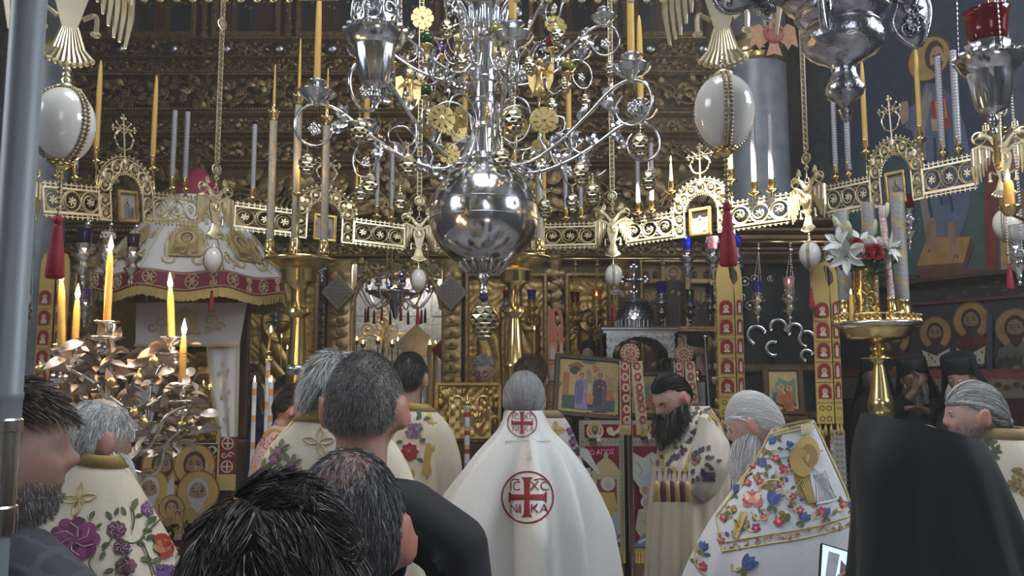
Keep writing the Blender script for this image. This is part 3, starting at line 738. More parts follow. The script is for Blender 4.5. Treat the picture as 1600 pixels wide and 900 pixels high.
small_icon((.13,.12,.13),(.2,.18,.17)).build('icon_painting','paint',icf,Matrix.Translation((0,-.006,.105)))
sk=MB();SOCK=[(0,.0,0),]
prof=[(.0,-.035),(.007,-.03),(.009,-.01),(.03,-.002),(.034,.006),(.012,.008),(.011,.02),(.0165,.024),(.0165,.062),(.018,.066),(.013,.066),(.012,.03)]
sk.lathe(prof[::-1],10);sock=sk.build('candle_socket','brass',pan)
PSOCK=[(-.50,.245,1.25),(-.385,.245,1.25),(.385,.245,1.25),(.50,.245,1.25),(-.225,.36,1.35),(.225,.36,1.35)]
for k,(x,z,s_)in enumerate(PSOCK):
 o=sock if k==0 else piece(sock,pan);o.matrix_local=T_((x,0,z),(0,0,0),s_)
for s_ in(-1,1):bt=MB();bt.tube([(s_*.225,0,.2),(s_*.232,0,.27),(s_*.225,0,.325)],.006,5);bt.build('candle_bracket','brass',pan)
# --- prototype eagle
eag=thing('double_headed_eagle','x','eagle ornament')
def ex(X,Y):return((X-243)/886,-(Y-440)/886)
b=MB(False)
body=smoothpts([ex(243,545),ex(268,575),ex(285,620),ex(272,680),ex(255,735),ex(231,735),ex(214,680),ex(201,620),ex(218,575)],4,True)
b.prism(body,.014,Matrix.Translation((0,.007,0)))
b.torus((0,-.012,ex(243,625)[1]),.026,.005,14,4);b.sph((0,-.010,ex(243,625)[1]),(.017,.01,.03),8,6)
for s_ in(-1,1):
 b.tube(smoothpts([(s_*.0,0,ex(243,570)[1]),(s_*.03,0,ex(243,545)[1]),(s_*.055,0,ex(243,515)[1]),(s_*.085,0,ex(243,500)[1])],5),[.017]*5+[.015]*5+[.014]*5+[.012],6)
 b.tube(smoothpts([(s_*.03,0,ex(0,705)[1]),(s_*.06,0,ex(0,690)[1]),(s_*.062,0,ex(0,730)[1])],4),.007,5)
 b.sph((s_*.062,0,ex(0,735)[1]),(.014,.008,.01),6,5)
b.build('body','brass_pale',eag)
for s_ in(-1,1):
 h=MB(False);z=ex(0,512)[1]
 h.torus((s_*.105,0,z),.034,.005,16,5);h.sph((s_*.093,0,z+.01),(.022,.014,.019),8,6)
 h.tube([(s_*.108,0,z+.006),(s_*.128,0,z-.006),(s_*.13,0,z-.022)],[.009,.007,.002],5)
 h.build('head','brass_pale',eag)
 c=MB(False);z=ex(0,475)[1]
 c.box((s_*.07,0,z),(.034,.016,.012));
 for q in(-1,0,1):c.tube([(s_*.07+q*.014,0,z),(s_*.07+q*.011,0,z+.03)],.004,4)
 c.sph((s_*.07,0,z+.036),.008,6,5);c.tube([(s_*.07,0,z-.04),(s_*.07,0,z)],.006,5);c.build('crown','brass_pale',eag)
 w_=MB(False);zt=ex(0,565)[1]
 w_.tube([(s_*.02,0,ex(0,600)[1]),(s_*.05,0,zt-.01),(s_*.10,0,zt+.012),(s_*.14,0,zt)],[.012,.014,.015,.009],6)
 for k in range(6):
  x=s_*(.058+k*.0165);L=(.10,.13,.16,.19,.20,.215)[k]
  w_.tube([(x,0,zt+.004),(x+s_*.003,-.003,zt-L*.6),(x+s_*(.004-.002*k),0,zt-L)],[.0105,.0105,.004],5)
  if k%2:w_.tube([(x,-.006,zt+.002),(x,-.009,zt-L*.45)],.007,4)
 w_.tube([(s_*.06,0,zt-.05),(s_*.145,0,zt-.05)],.004,4);w_.build('wing','brass_pale',eag)
t=MB(False);z0=ex(0,728)[1]
for k in range(9):
 a=(k-4)*.15;t.tube([(0.004*(k-4),0,z0),(math.sin(a)*.06,-.004,z0-.06),(math.sin(a)*.1,0,z0-.1*math.cos(a)*1.02)],[.007,.0068,.0075],6);t.sph((math.sin(a)*.1,-.003,z0-.1*math.cos(a)*1.02),.0085,6,5)
t.build('tail','brass_pale',eag)
g=MB();g.torus((0,0,.0),.014,.004,12,5);g.tube([(0,0,-.01),(0,0,-.07)],.005,5);g.torus((0,0,-.085),.018,.004,12,4);g.build('hook_ring','brass_pale',eag)
s_=MB(False);SL=3.0;w_=.017
for q in(-1,1):s_.box((q*w_,0,.11+SL/2),(.005,.006,SL))
n=int(SL/.036)
for k in range(n):
 z=.11+k*SL/n;dz=SL/n
 s_.tube([(-w_,0,z),(0,0,z+dz/2),(-w_,0,z+dz)],.0028,4);s_.tube([(w_,0,z),(0,0,z+dz/2),(w_,0,z+dz)],.0028,4)
 s_.box((0,0,z),(2*w_,.004,.004))
s_.build('lattice_strap','brass_pale',eag)
for z in(.062,1.12,2.13):
 m=MB(False);m.torus((0,0,z),.036,.0055,16,5);flower(m,0,0,z,.03,8)
 m.tube([(0,0,z-.062),(0,0,z-.036)],.004,4);m.tube([(0,0,z+.036),(0,0,z+.05)],.005,4)
 m.build('medallion','brass_pale',eag)
# --- prototype egg
egg=thing('ostrich_egg','x','ostrich egg')
e=MB();e.lathe([(.0001,.089)]+[(.068*math.sin(a)*(1+.05*math.cos(a)),.089*math.cos(a))for a in np.linspace(.12,PI-.12,20)]+[(.0001,-.089)],32);e.build('shell','egg',egg)
for k in range(3):
 st_=MB();az=-2.1+k*2*PI/3
 for a in np.linspace(.2,PI-.2,26):
  r=.0695*math.sin(a)*(1+.05*math.cos(a))
  for q in(-.006,.006):st_.sph((r*math.cos(az)-q*math.sin(az),r*math.sin(az)+q*math.cos(az),.0905*math.cos(a)),.0052,5,4)
 st_.build('bead_strap','beads',egg)
c=MB();c.lathe([(.0,-.086),(.02,-.088),(.024,-.093),(.012,-.1),(.006,-.108)],12);
for k in range(10):c.sph((.022*math.cos(k*.628),.022*math.sin(k*.628),-.086),.006,5,4)
c.build('cap','brass',egg)
c=MB();c.lathe([(.006,.084),(.024,.086),(.02,.094),(.008,.1),(.012,.108),(.006,.116)],12);c.tube([(0,0,.11),(0,0,.16)],.004,5)
for z in(.12,.135,.15):c.sph((0,0,z),.01,6,5)
c.build('finial','brass_pale',egg)
c=MB()
for k in range(9):c.sph((0,0,-.112-k*.012),.0065,6,4)
c.build('bead_cord','beads',egg)
tz=-.222
c=MB();c.sph((0,0,tz),(.011,.011,.012),10,6);c.lathe([(.006,tz-.01),(.011,tz-.02),(.010,tz-.03),(.016,tz-.08),(.019,tz-.13),(.016,tz-.135),(.0,tz-.134)],16,flute=8,fa=.07);c.build('tassel','tassel_red',egg)
# --- tapers
def taper_proto(name,mat,L,r,tip=True,col2=None,spiral_=False):
 t=thing(name,'x','candle');m=MB()
 if col2 is not None:
  n=60 if not spiral_ else 80;zs=np.linspace(0,L,n+1);a=np.linspace(0,2*PI,12,endpoint=False)
  Pts=np.stack([np.repeat((r*np.cos(a))[None],n+1,0),np.repeat((r*np.sin(a))[None],n+1,0),np.repeat(zs[:,None],12,1)],-1)
  f=[];cl=[]
  for i in range(n):
   for j in range(12):
    on=((i*.5 if not spiral_ else i*.35)+(j/12 if True else 0))%1<(.45 if not spiral_ else .28);f.append((i*12+j,i*12+(j+1)%12,(i+1)*12+(j+1)%12,(i+1)*12+j));cl.append(col2[0]if on else col2[1])
  m.add(Pts.reshape(-1,3),[np.array(f)],np.array(cl));m.lathe([(.0001,L+.003),(r*.8,L+.002),(r,L)],12,col=col2[1])
 else:
  m.lathe([(.0001,L),(r*.25,L-.002),(r*.6,L-.03),(r*.85,L-.09),(r,L-.2),(r*1.08,0)],10)
 m.build('wax_body',mat,t)
 return t
yel=taper_proto('beeswax_candle','wax',.56,.0155)
w_=MB();w_.tube([(0,0,.555),(.001,0,.572)],.002,4);w_.build('wick','wick',yel)
slv=taper_proto('striped_candle','candle_paint',.5,.0175,col2=((.24,.23,.26),(.42,.41,.44)))
def flame_parts(t,z,s_=1.):
 m=MB();m.lathe([(.0001,z+.042*s_),(.003*s_,z+.03*s_),(.0068*s_,z+.014*s_),(.005*s_,z+.004*s_),(.0001,z+.001)],10);m.build('flame','glow_flame',t)
def candle_light(p,e=.9):
 lamp('candle_light','POINT',p,e,(1,.62,.28),shadow_soft_size=.03)
# --- place everything
EDGE=['the near brass panel overhead',None,'side','the brass panel by the apse fresco','the sunlit brass panel','the far brass panel behind the silver sphere','the brass panel beside the far eagle and the tall brass stand','the brass panel above the white canopy',None,None]
EL=['big near brass eagle over the large egg at the pale pole','near brass eagle seen under the big silver lamp','out','brass eagle in front of the red fresco border','brass eagle between the sunlit panel and the apse panel','brass eagle over the domed silver model','brass eagle close to the silver sphere, over the royal door','brass eagle in front of the white canopy','brass eagle half behind the pale pole','out']
GL=['big ostrich egg with dark red tassel next to the pale pole','big ostrich egg with dark red tassel before the grey column','','ostrich egg before the red fresco border','small ostrich egg hanging over the dark glazed case','small white ostrich egg with red tassel over the silver dome','small white ostrich egg before the royal door','small white ostrich egg before the white canopy','candlelit orange-looking ostrich egg half behind the pale pole','']
mids=[]
for i in range(10):
 j=(i+1)%10;a,b_=HK[i],HK[j];mids.append(((a+b_)/2,b_-a))
used=set()
ORD=['first','second','third','fourth']
for i in(3,4,5,6,7,8,0,1,2):
 if EL[i]!='out':
  p=HK[i];toc=(RC-Vector((p.x,p.y,0)));rz=math.atan2(toc.y,toc.x)+PI/2
  if i in(0,1,3):rz=math.atan2(-p.y,-p.x)+PI/2
  lab=EL[i]
  if 'e' in used:o=dup(eag,p,(0,0,rz),lab)
  else:o=eag;o.location=p;o.rotation_euler=(0,0,rz);o['label']=lab;used.add('e')
  o['group']='eagles of the brass choros ring'
  ep=p+Vector((0,0,-.43-.15))
  if i in(0,1):ep.z+=.02
  if 'g' in used:o=dup(egg,ep,(0,0,random.uniform(-.5,.5)if i>1 else(-.35 if i==0 else .42)),GL[i])
  else:o=egg;o.location=ep;o.rotation_euler=(0,0,-.25);o['label']=GL[i];used.add('g')
  if i in(0,1):o.scale=(1.12,)*3;o.location.z+=(-.03,.012)[i]
  o['group']='ostrich eggs hanging from the choros ring'
 if EDGE[i]is None:continue
 c,dv=mids[i];L=dv.length
 toc=RC-Vector((c.x,c.y,0));nrm=Vector((-dv.y,dv.x,0)).normalized();nrm=nrm if nrm.dot(toc)>0 else-nrm
 rz=math.atan2(nrm.y,nrm.x)+PI/2
 if i==0:rz+=0
 loc=c+Vector((0,0,-.36 if i else-.255));tilt=math.atan2(dv.z,math.hypot(dv.x,dv.y))
 xd=Vector((math.cos(rz),math.sin(rz),0));tilt=tilt if xd.dot(dv)>0 else-tilt
 E_=(Matrix.Rotation(rz,3,'Z')@Matrix.Rotation(-tilt,3,'Y')).to_euler();sx=(L-.26)/(2*PW)
 lab=EDGE[i][4:]+' of the ring with arch, cross and hanging icon'
 lab={2:'brass filigree ring panel mostly past the right edge, beside the lit thick candle',0:'near brass filigree panel of the ring, only its beaded fringe showing overhead',3:'brass filigree ring panel before the standing saint fresco',4:'brightly sunlit brass filigree ring panel with small framed icon',5:'far brass filigree ring panel behind the big silver sphere',6:'brass filigree ring panel crossing behind the tall brass candle stand',7:'brass filigree ring panel above the white cloth canopy'}[i]
 if 'p' in used:o=dup(pan,loc,E_,lab,scale=(sx,1,1),skip=('icon_frame',)if i==0 else())
 else:o=pan;o.location=loc;o.rotation_euler=E_;o.scale=(sx,1,1);o['label']=lab;used.add('p')
 o['group']='filigree panels of the brass choros ring'
 if i in(0,2):continue
 R3=E_.to_matrix()
 for k,(x,z,s_)in enumerate(PSOCK):
  wpos=loc+R3@Vector((x*sx,0,z+.028*s_))
  where={3:'the ring panel before the standing saint',4:'the sunlit ring panel',5:'the far ring panel behind the sphere',6:'the ring panel behind the tall brass stand',7:'the ring panel above the white canopy'}[i]
  if k<4:
   q={0:0,1:1,2:2,3:3}[k];lab='%s silver striped candle from the left on %s'%(ORD[q],where)
   if 's' in used:o=dup(slv,wpos,(0,0,random.random()*6),lab,scale=random.uniform(.98,1.04)*(1.12 if i in(3,)else 1))
   else:o=slv;o.location=wpos;o['label']=lab;used.add('s')
   o['group']='silver striped candles on the ring'
  else:
   lab='beeswax candle on %s arch shoulder of %s'%('left' if k==4 else 'right',where)
   if i==4 and k==4 or(i==6 and k==5):
    cnd=taper_proto('beeswax_candle','wax',.2 if i==4 else .22,.0135);o=cnd;o.location=wpos;o['label']=lab+', short'
    if i==4:flame_parts(o,.2,1.1)
   elif 'y' in used:o=dup(yel,wpos,None,lab,scale=random.uniform(.97,1.1))
   else:o=yel;o.location=wpos;o['label']=lab;used.add('y')
   o['group']='beeswax candles on the ring'
# ================================================================= silver chandelier
CD=4.35;CH=P(756,337,CD);CX=CH.x
cz=lambda y:P(752,y,CD).z
ch=thing('silver_chandelier','large silver branched chandelier with a mirror-bright sphere under its column','chandelier',(CX,CD,0))
m=MB();R=.288;zc=cz(337)
m.sph((0,0,zc),R,56,36)
ch_s=m.build('sphere','silver',ch)
m=MB()
for dz in(.055,-.03):
 r=math.sqrt(R*R-dz*dz)+.0015;m.torus((0,0,0),r,.003,56,5,T=T_((0,0,zc+dz),(PI/2,0,0)))
m.build('sphere_seam','silver_dull',ch_s)
for k in range(10):
 az=-PI/2-.28+k*2*PI/10;el=-.12 if k%2==0 else .42
 s5=MB(False);s5.prism([((.022 if q%2==0 else .009)*math.cos(q*PI/5+PI/2),(.022 if q%2==0 else .009)*math.sin(q*PI/5+PI/2))for q in range(10)],.006)
 o=s5.build('star','gilt',ch_s);n=Vector((math.cos(az)*math.cos(el),math.sin(az)*math.cos(el),math.sin(el)))
 mm=n.to_track_quat('-Y','Z').to_matrix().to_4x4();mm.translation=Vector((0,0,zc))+n*(R-.001);o.matrix_local=mm
m=MB();m.lathe([(.115,cz(262)),(.12,cz(254)),(.085,cz(246)),(.06,cz(240)),(.055,cz(204)),(.062,cz(202)),(.066,cz(199)),(.062,cz(196)),(.059,cz(194)),(.059,cz(165)),(.07,cz(162)),(.07,cz(158)),(.062,cz(155)),(.062,cz(132)),(.074,cz(129)),(.074,cz(124)),(.067,cz(122)),(.067,cz(70)),(.078,cz(66)),(.078,cz(60)),(.066,cz(57)),(.062,cz(-50)),(.09,cz(-56)),(.06,cz(-62)),(.04,cz(-70)),(.03,CEIL-.01),(.08,CEIL)][::-1],48,flute=16,fa=.008);m.build('column','silver',ch,auto=.6)
m=MB();z0=cz(60)  # crown of leaves at the column head
for k in range(12):
 a=k*2*PI/12;T=T_((0,0,z0),(0,0,a))
 m.tube(smoothpts([(.07,0,.0),(.11,0,.05),(.13,0,.13),(.17,0,.17),(.19,0,.13)],5),[.012]*5+[.016]*5+[.014]*5+[.01]*5+[.004],5,T=T,flat=2.2)
 m.tube(smoothpts([(.07,0,-.01),(.1,0,-.03),(.12,0,-.0),(.115,0,.03)],4),.006,5,T=T)
m.build('leaf_crown','silver',ch)
m=MB();zb=zc-R
m.lathe([(.12,zb+.035),(.10,zb+.004),(.06,zb-.012),(.036,zb-.02),(.03,zb-.03),(.040,zb-.042),(.03,zb-.055),(.02,zb-.065),(.018,zb-.115),(.026,zb-.121),(.02,zb-.13),(.012,zb-.138)][::-1],24,flute=8,fa=.05)
for k in range(16):
 a=k*PI/8;m.tube(smoothpts([(.145*math.cos(a),.145*math.sin(a),zc-.225),(.12*math.cos(a),.14*math.sin(a),zb+.02),(.09*math.cos(a),.09*math.sin(a),zb-.008),(.075*math.cos(a),.075*math.sin(a),zb-.005)],4),.012,5)
m.build('base_finial','silver',ch)
m=MB();m.sph((0,0,zb-.15),(.026,.026,.02),12,8);m.build('blue_bead','glass_blue',ch)
def cone_mb(L,r,rows=8,n=9):
 mb=MB(False);prof=[(.0001,0),(r*.55,-L*.03),(r*.9,-L*.15),(r,-L*.33),(r*.93,-L*.52),(r*.7,-L*.74),(r*.38,-L*.92),(.0001,-L)]
 mb.lathe([(a*.9,z)for a,z in prof],14)
 f=lambda t:np.interp(t,[-p[1]/L for p in prof],[p[0]for p in prof])
 for i in range(rows):
  t=.06+.86*i/rows;rr=f(t);rb=f(min(1,t+1.35/rows));w_=rr*PI/n*1.25
  for j in range(n):
   a=(j+.5*(i%2))*2*PI/n;c,s_=math.cos(a),math.sin(a)
   def pt(r_,z,q):return(r_*c-q*s_,r_*s_+q*c,z)
   mb.add([pt(rr*.9,-t*L,-w_*.8),pt(rr*.9,-t*L,w_*.8),pt(rr*1.06,-(t+.6/rows)*L,w_),pt(rb*1.1+.002,-(t+1.4/rows)*L,0),pt(rr*1.06,-(t+.6/rows)*L,-w_)],[(0,4,3,2,1)])
 return mb
o=cone_mb(.21,.066).build('pinecone','gilt_pale',ch);o.location=(0,0,zb-.168)
# --- arms
def PRO(l):return np.array([(r,0,z)for r,z in l],float)
armM=MB()
stem=smoothpts(PRO([(.055,-.10),(.085,-.20),(.13,-.29),(.21,-.345),(.32,-.335),(.48,-.265),(.63,-.165),(.76,-.065),(.86,-.03),(.95,-.06),(.985,-.14),(.96,-.22),(.89,-.255),(.82,-.225),(.795,-.155),(.83,-.10)]),6)
armM.tube(stem,np.concatenate([np.linspace(.009,.0105,40),np.linspace(.0105,.005,len(stem)-40)]),7)
loop=smoothpts(PRO([(.20,-.335),(.10,-.26),(.065,-.13),(.10,-.02),(.185,.02),(.27,-.02),(.305,-.11),(.27,-.20),(.19,-.225),(.13,-.19)]),5)
armM.tube(loop,np.linspace(.008,.004,len(loop)),6)
lp2=smoothpts(PRO([(.40,-.305),(.36,-.21),(.42,-.13),(.50,-.15),(.50,-.21),(.45,-.22)]),5);armM.tube(lp2,np.linspace(.008,.003,len(lp2)),5)
lp3=smoothpts(PRO([(.55,-.22),(.55,-.31),(.62,-.35),(.68,-.31)]),5);armM.tube(lp3,np.linspace(.008,.003,len(lp3)),5)
arm=armM.build('arm','silver',ch)
lf=MB(False)
for r,z,a,L in((.42,-.29,.9,.10),(.52,-.245,-.5,.09),(.60,-.18,1.3,.09),(.70,-.11,-.35,.11),(.74,-.09,1.2,.08),(.13,-.29,2.4,.07),(.24,-.33,-1.1,.07),(.30,-.335,.7,.08),(.80,-.17,2.6,.07)):
 leaf(lf,r,0,z,L,L*.45,a,.1);leaf(lf,r,0,z,L*.8,L*.4,a+.7,-.1)
 lf.sph((r,0,z),.012,6,5)
lf.build('leaf_sprig','silver',arm,kind='stuff')
sa=MB();sa.lathe([(.0,-.035),(.02,-.033),(.028,-.02),(.05,-.012),(.078,.006),(.092,.03),(.096,.032),(.088,.03),(.07,.012),(.03,.002),(.026,.01),(.024,.065),(.03,.07),(.05,.082),(.054,.088),(.044,.088),(.02,.078),(.018,.03)][::-1],24,flute=12,fa=.03);sa.sph((0,0,-.03),.02,8,6)
o=sa.build('saucer','silver',arm);o.location=(.88,0,.0)
pc=cone_mb(.125,.04,6,8);pc.tube([(0,0,.055),(0,0,-.005)],.003,4)
for z in(.012,.026,.04):pc.sph((0,0,z),.006,5,4)
o=pc.build('pinecone','gilt_pale',arm);o.location=(.92,0,-.30)
o=piece(o,arm);o.location=(.60,0,-.39)
rs=MB(False)
for k in range(8):
 a=k*PI/4;c,s_=math.cos(a),math.sin(a);pts=[(.012,-.012),(.05,-.026),(.078,-.022),(.082,0),(.078,.022),(.05,.026),(.012,.012)]
 rs.prism([(u*c-v*s_,u*s_+v*c)for u,v in pts],.006,Matrix.Rotation(.0,4,'Z'));rs.prism([(u*.75*c-v*.5*s_,u*.75*s_+v*.5*c)for u,v in pts],.005,Matrix.Translation((0,-.006,0)))
rs.sph((0,-.008,0),(.016,.012,.016),8,6);rs.sph((0,.004,0),(.016,.012,.016),8,6)
o=rs.build('rosette','gilt_bright',arm);o.location=(.185,-.012,-.10);o.scale=(.72,)*3;ROS=o
fo=MB()
for k in range(5):
 a=k*2*PI/5;fo.sph((.022*math.cos(a),0,.022*math.sin(a)),(.017,.01,.017),7,5)
fo.sph((0,-.006,0),.012,7,5);o=fo.build('flower','silver',arm);o.location=(.885,0,-.165)
ZA=cz(168);ARMS=[]
for k in range(8):
 az=math.radians(-80+45*k)
 o=arm if k==0 else dup(arm,(0,0,0));o.parent=ch
 o.matrix_local=T_((0,0,ZA),(0,0,az));ARMS.append((az,.88,ZA,1.))
for k in range(8):
 az=math.radians(-58+45*k);o=dup(arm,(0,0,0));o.parent=ch;s_=.74
 o.matrix_local=T_((0,0,ZA+.42),(0,0,az),s_);ARMS.append((az,.88*s_,ZA+.42,s_))
# glass balls on little brass funnels, hung on bead chains among the arms
BALL=[((667,60),3.95,'green'),((774,49),3.95,'olive'),((863,66),4.0,'red'),((887,104),4.1,'olive'),((616,90),4.6,'red'),((665,142),4.7,'green'),((690,78),4.6,'violet'),((842,138),4.7,'navy')]
for(px,py),d,g in BALL:
 p=P(px,py,d)-Vector((CX,CD,0));b=MB();r=.036;b.sph(p,r,16,12);o=b.build('glass_ball','glass_'+g,ch)
 f=MB();f.lathe([(.0,-.145),(.004,-.14),(.008,-.09),(.012,-.05),(.034,-.042),(.036,-.036),(.012,-.03)][::-1],12,T=Matrix.Translation(p));f.build('funnel','brass',o);f=MB();f.sph(p+Vector((0,0,r+.004)),.012,8,5);f.build('cap','brass',o)
 c=MB();q=Vector((p.x*.55,p.y*.55,ZA+.30));n=14
 for k in range(n+1):
  t=k/n;c.sph(p.lerp(q,t)+Vector((0,0,r+.005-.05*math.sin(t*PI))),.005,5,4)
 c.build('bead_chain','silver',o)
# strings of crystal drops round the column
dr=MB()
for k in range(6):
 a=k*2*PI/6
 for j in range(13):
  t=j/12;r=.085+.20*t;z=cz(40)-.03-.26*math.sin(t*PI*.85)-.02*t
  dr.sph((r*math.cos(a),r*math.sin(a),z),(.009,.009,.012),6,5)
 for j in range(3):dr.lathe([(.0001,0),(.01,-.02),(.014,-.045),(.0001,-.07)],6,T=T_(((.12+.08*j)*math.cos(a),(.12+.08*j)*math.sin(a),cz(95)-.02*j)))
dr.build('crystal_drops','silver',ch,kind='stuff')
def angel(px,py,d,yaw):
 p=P(px,py,d)-Vector((CX,CD,0));a=MB();T=T_(p,(0,0,yaw))
 a.lathe([(.0,.06),(.018,.055),(.02,.03),(.016,.0),(.026,-.05),(.034,-.085),(.0,-.09)],12,T=T);a.sph((0,0,.082),.02,10,8,T=T)
 a.tube([(.014,0,.045),(.045,-.02,.03),(.07,-.03,.055)],[.008,.007,.005],5,T=T);a.tube([(-.014,0,.045),(-.04,-.02,.01)],[.008,.006],5,T=T)
 o=a.build('gilded_angel','gilt',ch)
 for s_ in(-1,1):
  w_=MB(False);w_.prism([(0,.04),(s_*.03,.075),(s_*.062,.06),(s_*.058,-.02),(s_*.03,-.075),(s_*.02,-.01)],.006,T@Matrix.Translation((s_*.01,.02,0)));w_.build('wing','gilt',o)
angel(640,142,4.0,.6);angel(843,122,4.0,-.5)
for px,py,d,r in((668,205,3.75,.05),(690,185,3.8,.1),(850,188,3.75,.1),(868,40,4.2,.09),(660,28,4.3,.09),(845,232,4.2,.08),(702,240,4.1,.08)):
 o=piece(ROS,ch);p=P(px,py,d)-Vector((CX,CD,0));o.matrix_local=T_(p,(random.uniform(-.3,.3),0,random.uniform(-.9,.9)),r/.12)
# candles in the saucers that show
nm={0:'yellow taper standing in the front saucer of the silver chandelier',1:'yellow taper in the front-right silver saucer close to the fifth eagle',2:'yellow taper in the outermost right silver saucer',6:'yellow taper in the outermost left silver saucer',3:'yellow taper in the rear right silver saucer',5:'yellow taper in the rear left silver saucer',4:'yellow taper in the backmost silver saucer behind the column'}
for k,lab in nm.items():
 az,r,z,s_=ARMS[k];o=dup(yel,(CX+r*math.cos(az),CD+r*math.sin(az),z+.055),None,lab,'tapers of the silver chandelier',scale=(1.1,1.1,.95))
# ================================================================= hanging lamps
def lamp_proto(kind,glass,metal):
 t=thing('hanging_lamp','x','hanging lamp')
 b=MB()
 if kind=='kandili':  # slim vigil lamp, 0.32 high, foot at z=0, glass rim at top
  pr=[(.0,0),(.008,.004),(.011,.014),(.005,.024),(.01,.034),(.02,.05),(.012,.062),(.028,.085),(.052,.105),(.055,.116),(.036,.130),(.026,.142),(.036,.160),(.06,.180),(.062,.192),(.04,.205),(.032,.225),(.043,.245),(.046,.255),(.036,.256)]
  b.lathe(pr[::-1],18,flute=9,fa=.04)
  for k in range(8):b.sph((.055*math.cos(k*PI/4),.055*math.sin(k*PI/4),.187),.010,5,4)
  gl=[(.0001,.24),(.034,.25),(.038,.30),(.042,.345),(.044,.348),(.040,.346),(.036,.30),(.03,.26),(.0001,.252)]
  rim,zt=.05,.187
 else:  # bucket lamp
  pr=[(.0,0),(.01,.004),(.012,.016),(.006,.026),(.013,.036),(.018,.055),(.012,.07),(.02,.08),(.045,.09),(.058,.13),(.066,.20),(.069,.215),(.085,.225),(.10,.25),(.104,.262),(.09,.27),(.075,.272),(.066,.29),(.072,.315),(.06,.316)]
  b.lathe(pr[::-1],26,flute=13,fa=.03)
  for k in range(13):b.sph((.10*math.cos(k*.4833),.10*math.sin(k*.4833),.268),(.016,.016,.012),6,5)
  gl=[(.0001,.30),(.055,.305),(.06,.36),(.066,.42),(.074,.432),(.068,.43),(.056,.36),(.0001,.31)]
  rim,zt=.09,.265
 b.build('body',metal,t,auto=.7)
 if kind!='kandili' and not glass:
  c=MB();
  for k in range(8):
   T=T_((.075*math.cos(k*PI/4),.075*math.sin(k*PI/4),.33),(0,0,k*PI/4+PI/2));c.torus((0,0,0),.036,.006,14,5,T=T@Matrix.Diagonal((.8,1,1.3,1)));c.tube(spiral(0,0,.028,.004,0,7,14),.004,4,T=T)
  c.lathe([(.06,.30),(.05,.34),(.045,.42),(.06,.46),(.05,.47),(.0,.44)][::-1],18,flute=9,fa=.08);c.build('openwork_crown',metal,t)
 if glass:
  g=MB();g.lathe(gl[::-1],18,flute=9 if kind!='kandili' else 0,fa=.03);g.build('glass_cup','glass_'+glass,t)
 return t,rim,zt
_lp={}
def hang(px,y0,y1,d,glass,ytop,label,metal='silver_dull',kind='kandili',lit=False,pxtop=None,group='vigil lamps around the choir',band=None,ring=None,topz=None):
 """lamp whose foot is at pixel y1, glass rim at y0, and chains meet at ytop"""
 key=(kind,glass,metal)
 if ring is not None:
  a,b_=HK[ring],HK[(ring+1)%10];u=(px-800)/F;tt=(u*a.y-a.x)/((b_.x-a.x)-u*(b_.y-a.y));tt=min(1,max(0,tt));tp=a.lerp(b_,tt)+Vector((0,0,-.333));d=tp.y
 H={'kandili':.348,'bucket':.432}[kind]
 foot=P(px,y1,d);top=P(px,y0,d);s_=(top.z-foot.z)/H
 t,rim,zt=lamp_proto(kind,glass,metal)
 t.location=foot;t.scale=(s_,)*3;t['label']=label;t['group']=group
 up=(P(pxtop or px,ytop,d)-foot)/s_
 if ring is not None:up=(tp-foot)/s_
 if topz:up=Vector((0,0,(topz-foot.z)/s_))
 up.z-=.05
 for k in range(3):
  a=k*2*PI/3+.4;p0=Vector((rim*math.cos(a),rim*math.sin(a),zt));c=MB();n=max(6,int((up-p0).length/.018))
  for j in range(n+1):
   q=p0.lerp(up,j/n);c.sph(q,(.0038,.0038,.009),4,4)
  c.build('chain',metal,t)
 c=MB();c.lathe([(.0,-.01),(.018,-.004),(.02,.002),(.006,.014),(.004,.03),(.0,.032)][::-1],10,T=Matrix.Translation(up));c.torus(up+Vector((0,0,.04)),.01,.003,10,4);c.build('chain_cap',metal,t)
 if band:
  c=MB(False)
  for k in range(9):
   a=k*2*PI/9;c.torus((0,0,0),.014,.0035,10,4,T=T_((.045*math.cos(a),.045*math.sin(a),.315),(0,0,a+PI/2)))
  c.torus((0,0,0),.045,.004,20,4,T=T_((0,0,.335),(PI/2,0,0)));c.build('pierced_band',band,t)
 if lit:
  f=MB();f.lathe([(.0001,.30),(.006,.315),(.0001,.335)][::-1],8);f.build('flame','glow_flame',t)
 return t
hang(128,357,447,4.75,'navy',330,'silver vigil lamp with dark blue glass beside the big red tassel','silver_warm',lit=True,ring=7)
hang(165,362,440,5.0,'rose',330,'vigil lamp with white pierced glass band behind the tallest lit candle','silver_warm',band='petal_white',ring=7)
hang(205,366,446,4.85,'dark',343,'silver vigil lamp with dark lit glass before the canopy edge','silver_warm',lit=True,ring=7)
hang(131,452,512,5.6,'violet',440,'small dark silver lamp with violet glass below the silver lamp','silver_dull',ring=7)
hang(40,462,512,4.9,'clear',405,'silver lamp on a long chain half behind the pale pole','silver_dull',ring=7)
hang(503,375,442,4.75,'red',378,'silver lamp with red glass at the tray of the tall brass stand','silver',ring=6)
hang(1075,373,440,5.9,'blue',352,'silver lamp with blue glass, leftmost of three under the sunlit panel','silver',ring=4)
hang(1115,370,444,5.7,'rose',345,'silver lamp with pink and white pierced glass between two blue ones','silver',band='petal_pink',ring=4)
hang(1152,370,437,5.6,'blue',338,'silver lamp with blue glass, rightmost of three under the sunlit panel','silver',ring=4)
hang(1185,440,505,6.3,'blue',380,'silver lamp with blue glass on the lamp rod by the dark glazed case','silver_warm')
hang(1235,433,508,6.3,'rose',380,'lit pink glass lamp on the lamp rod before the dark case','silver_warm',lit=True)
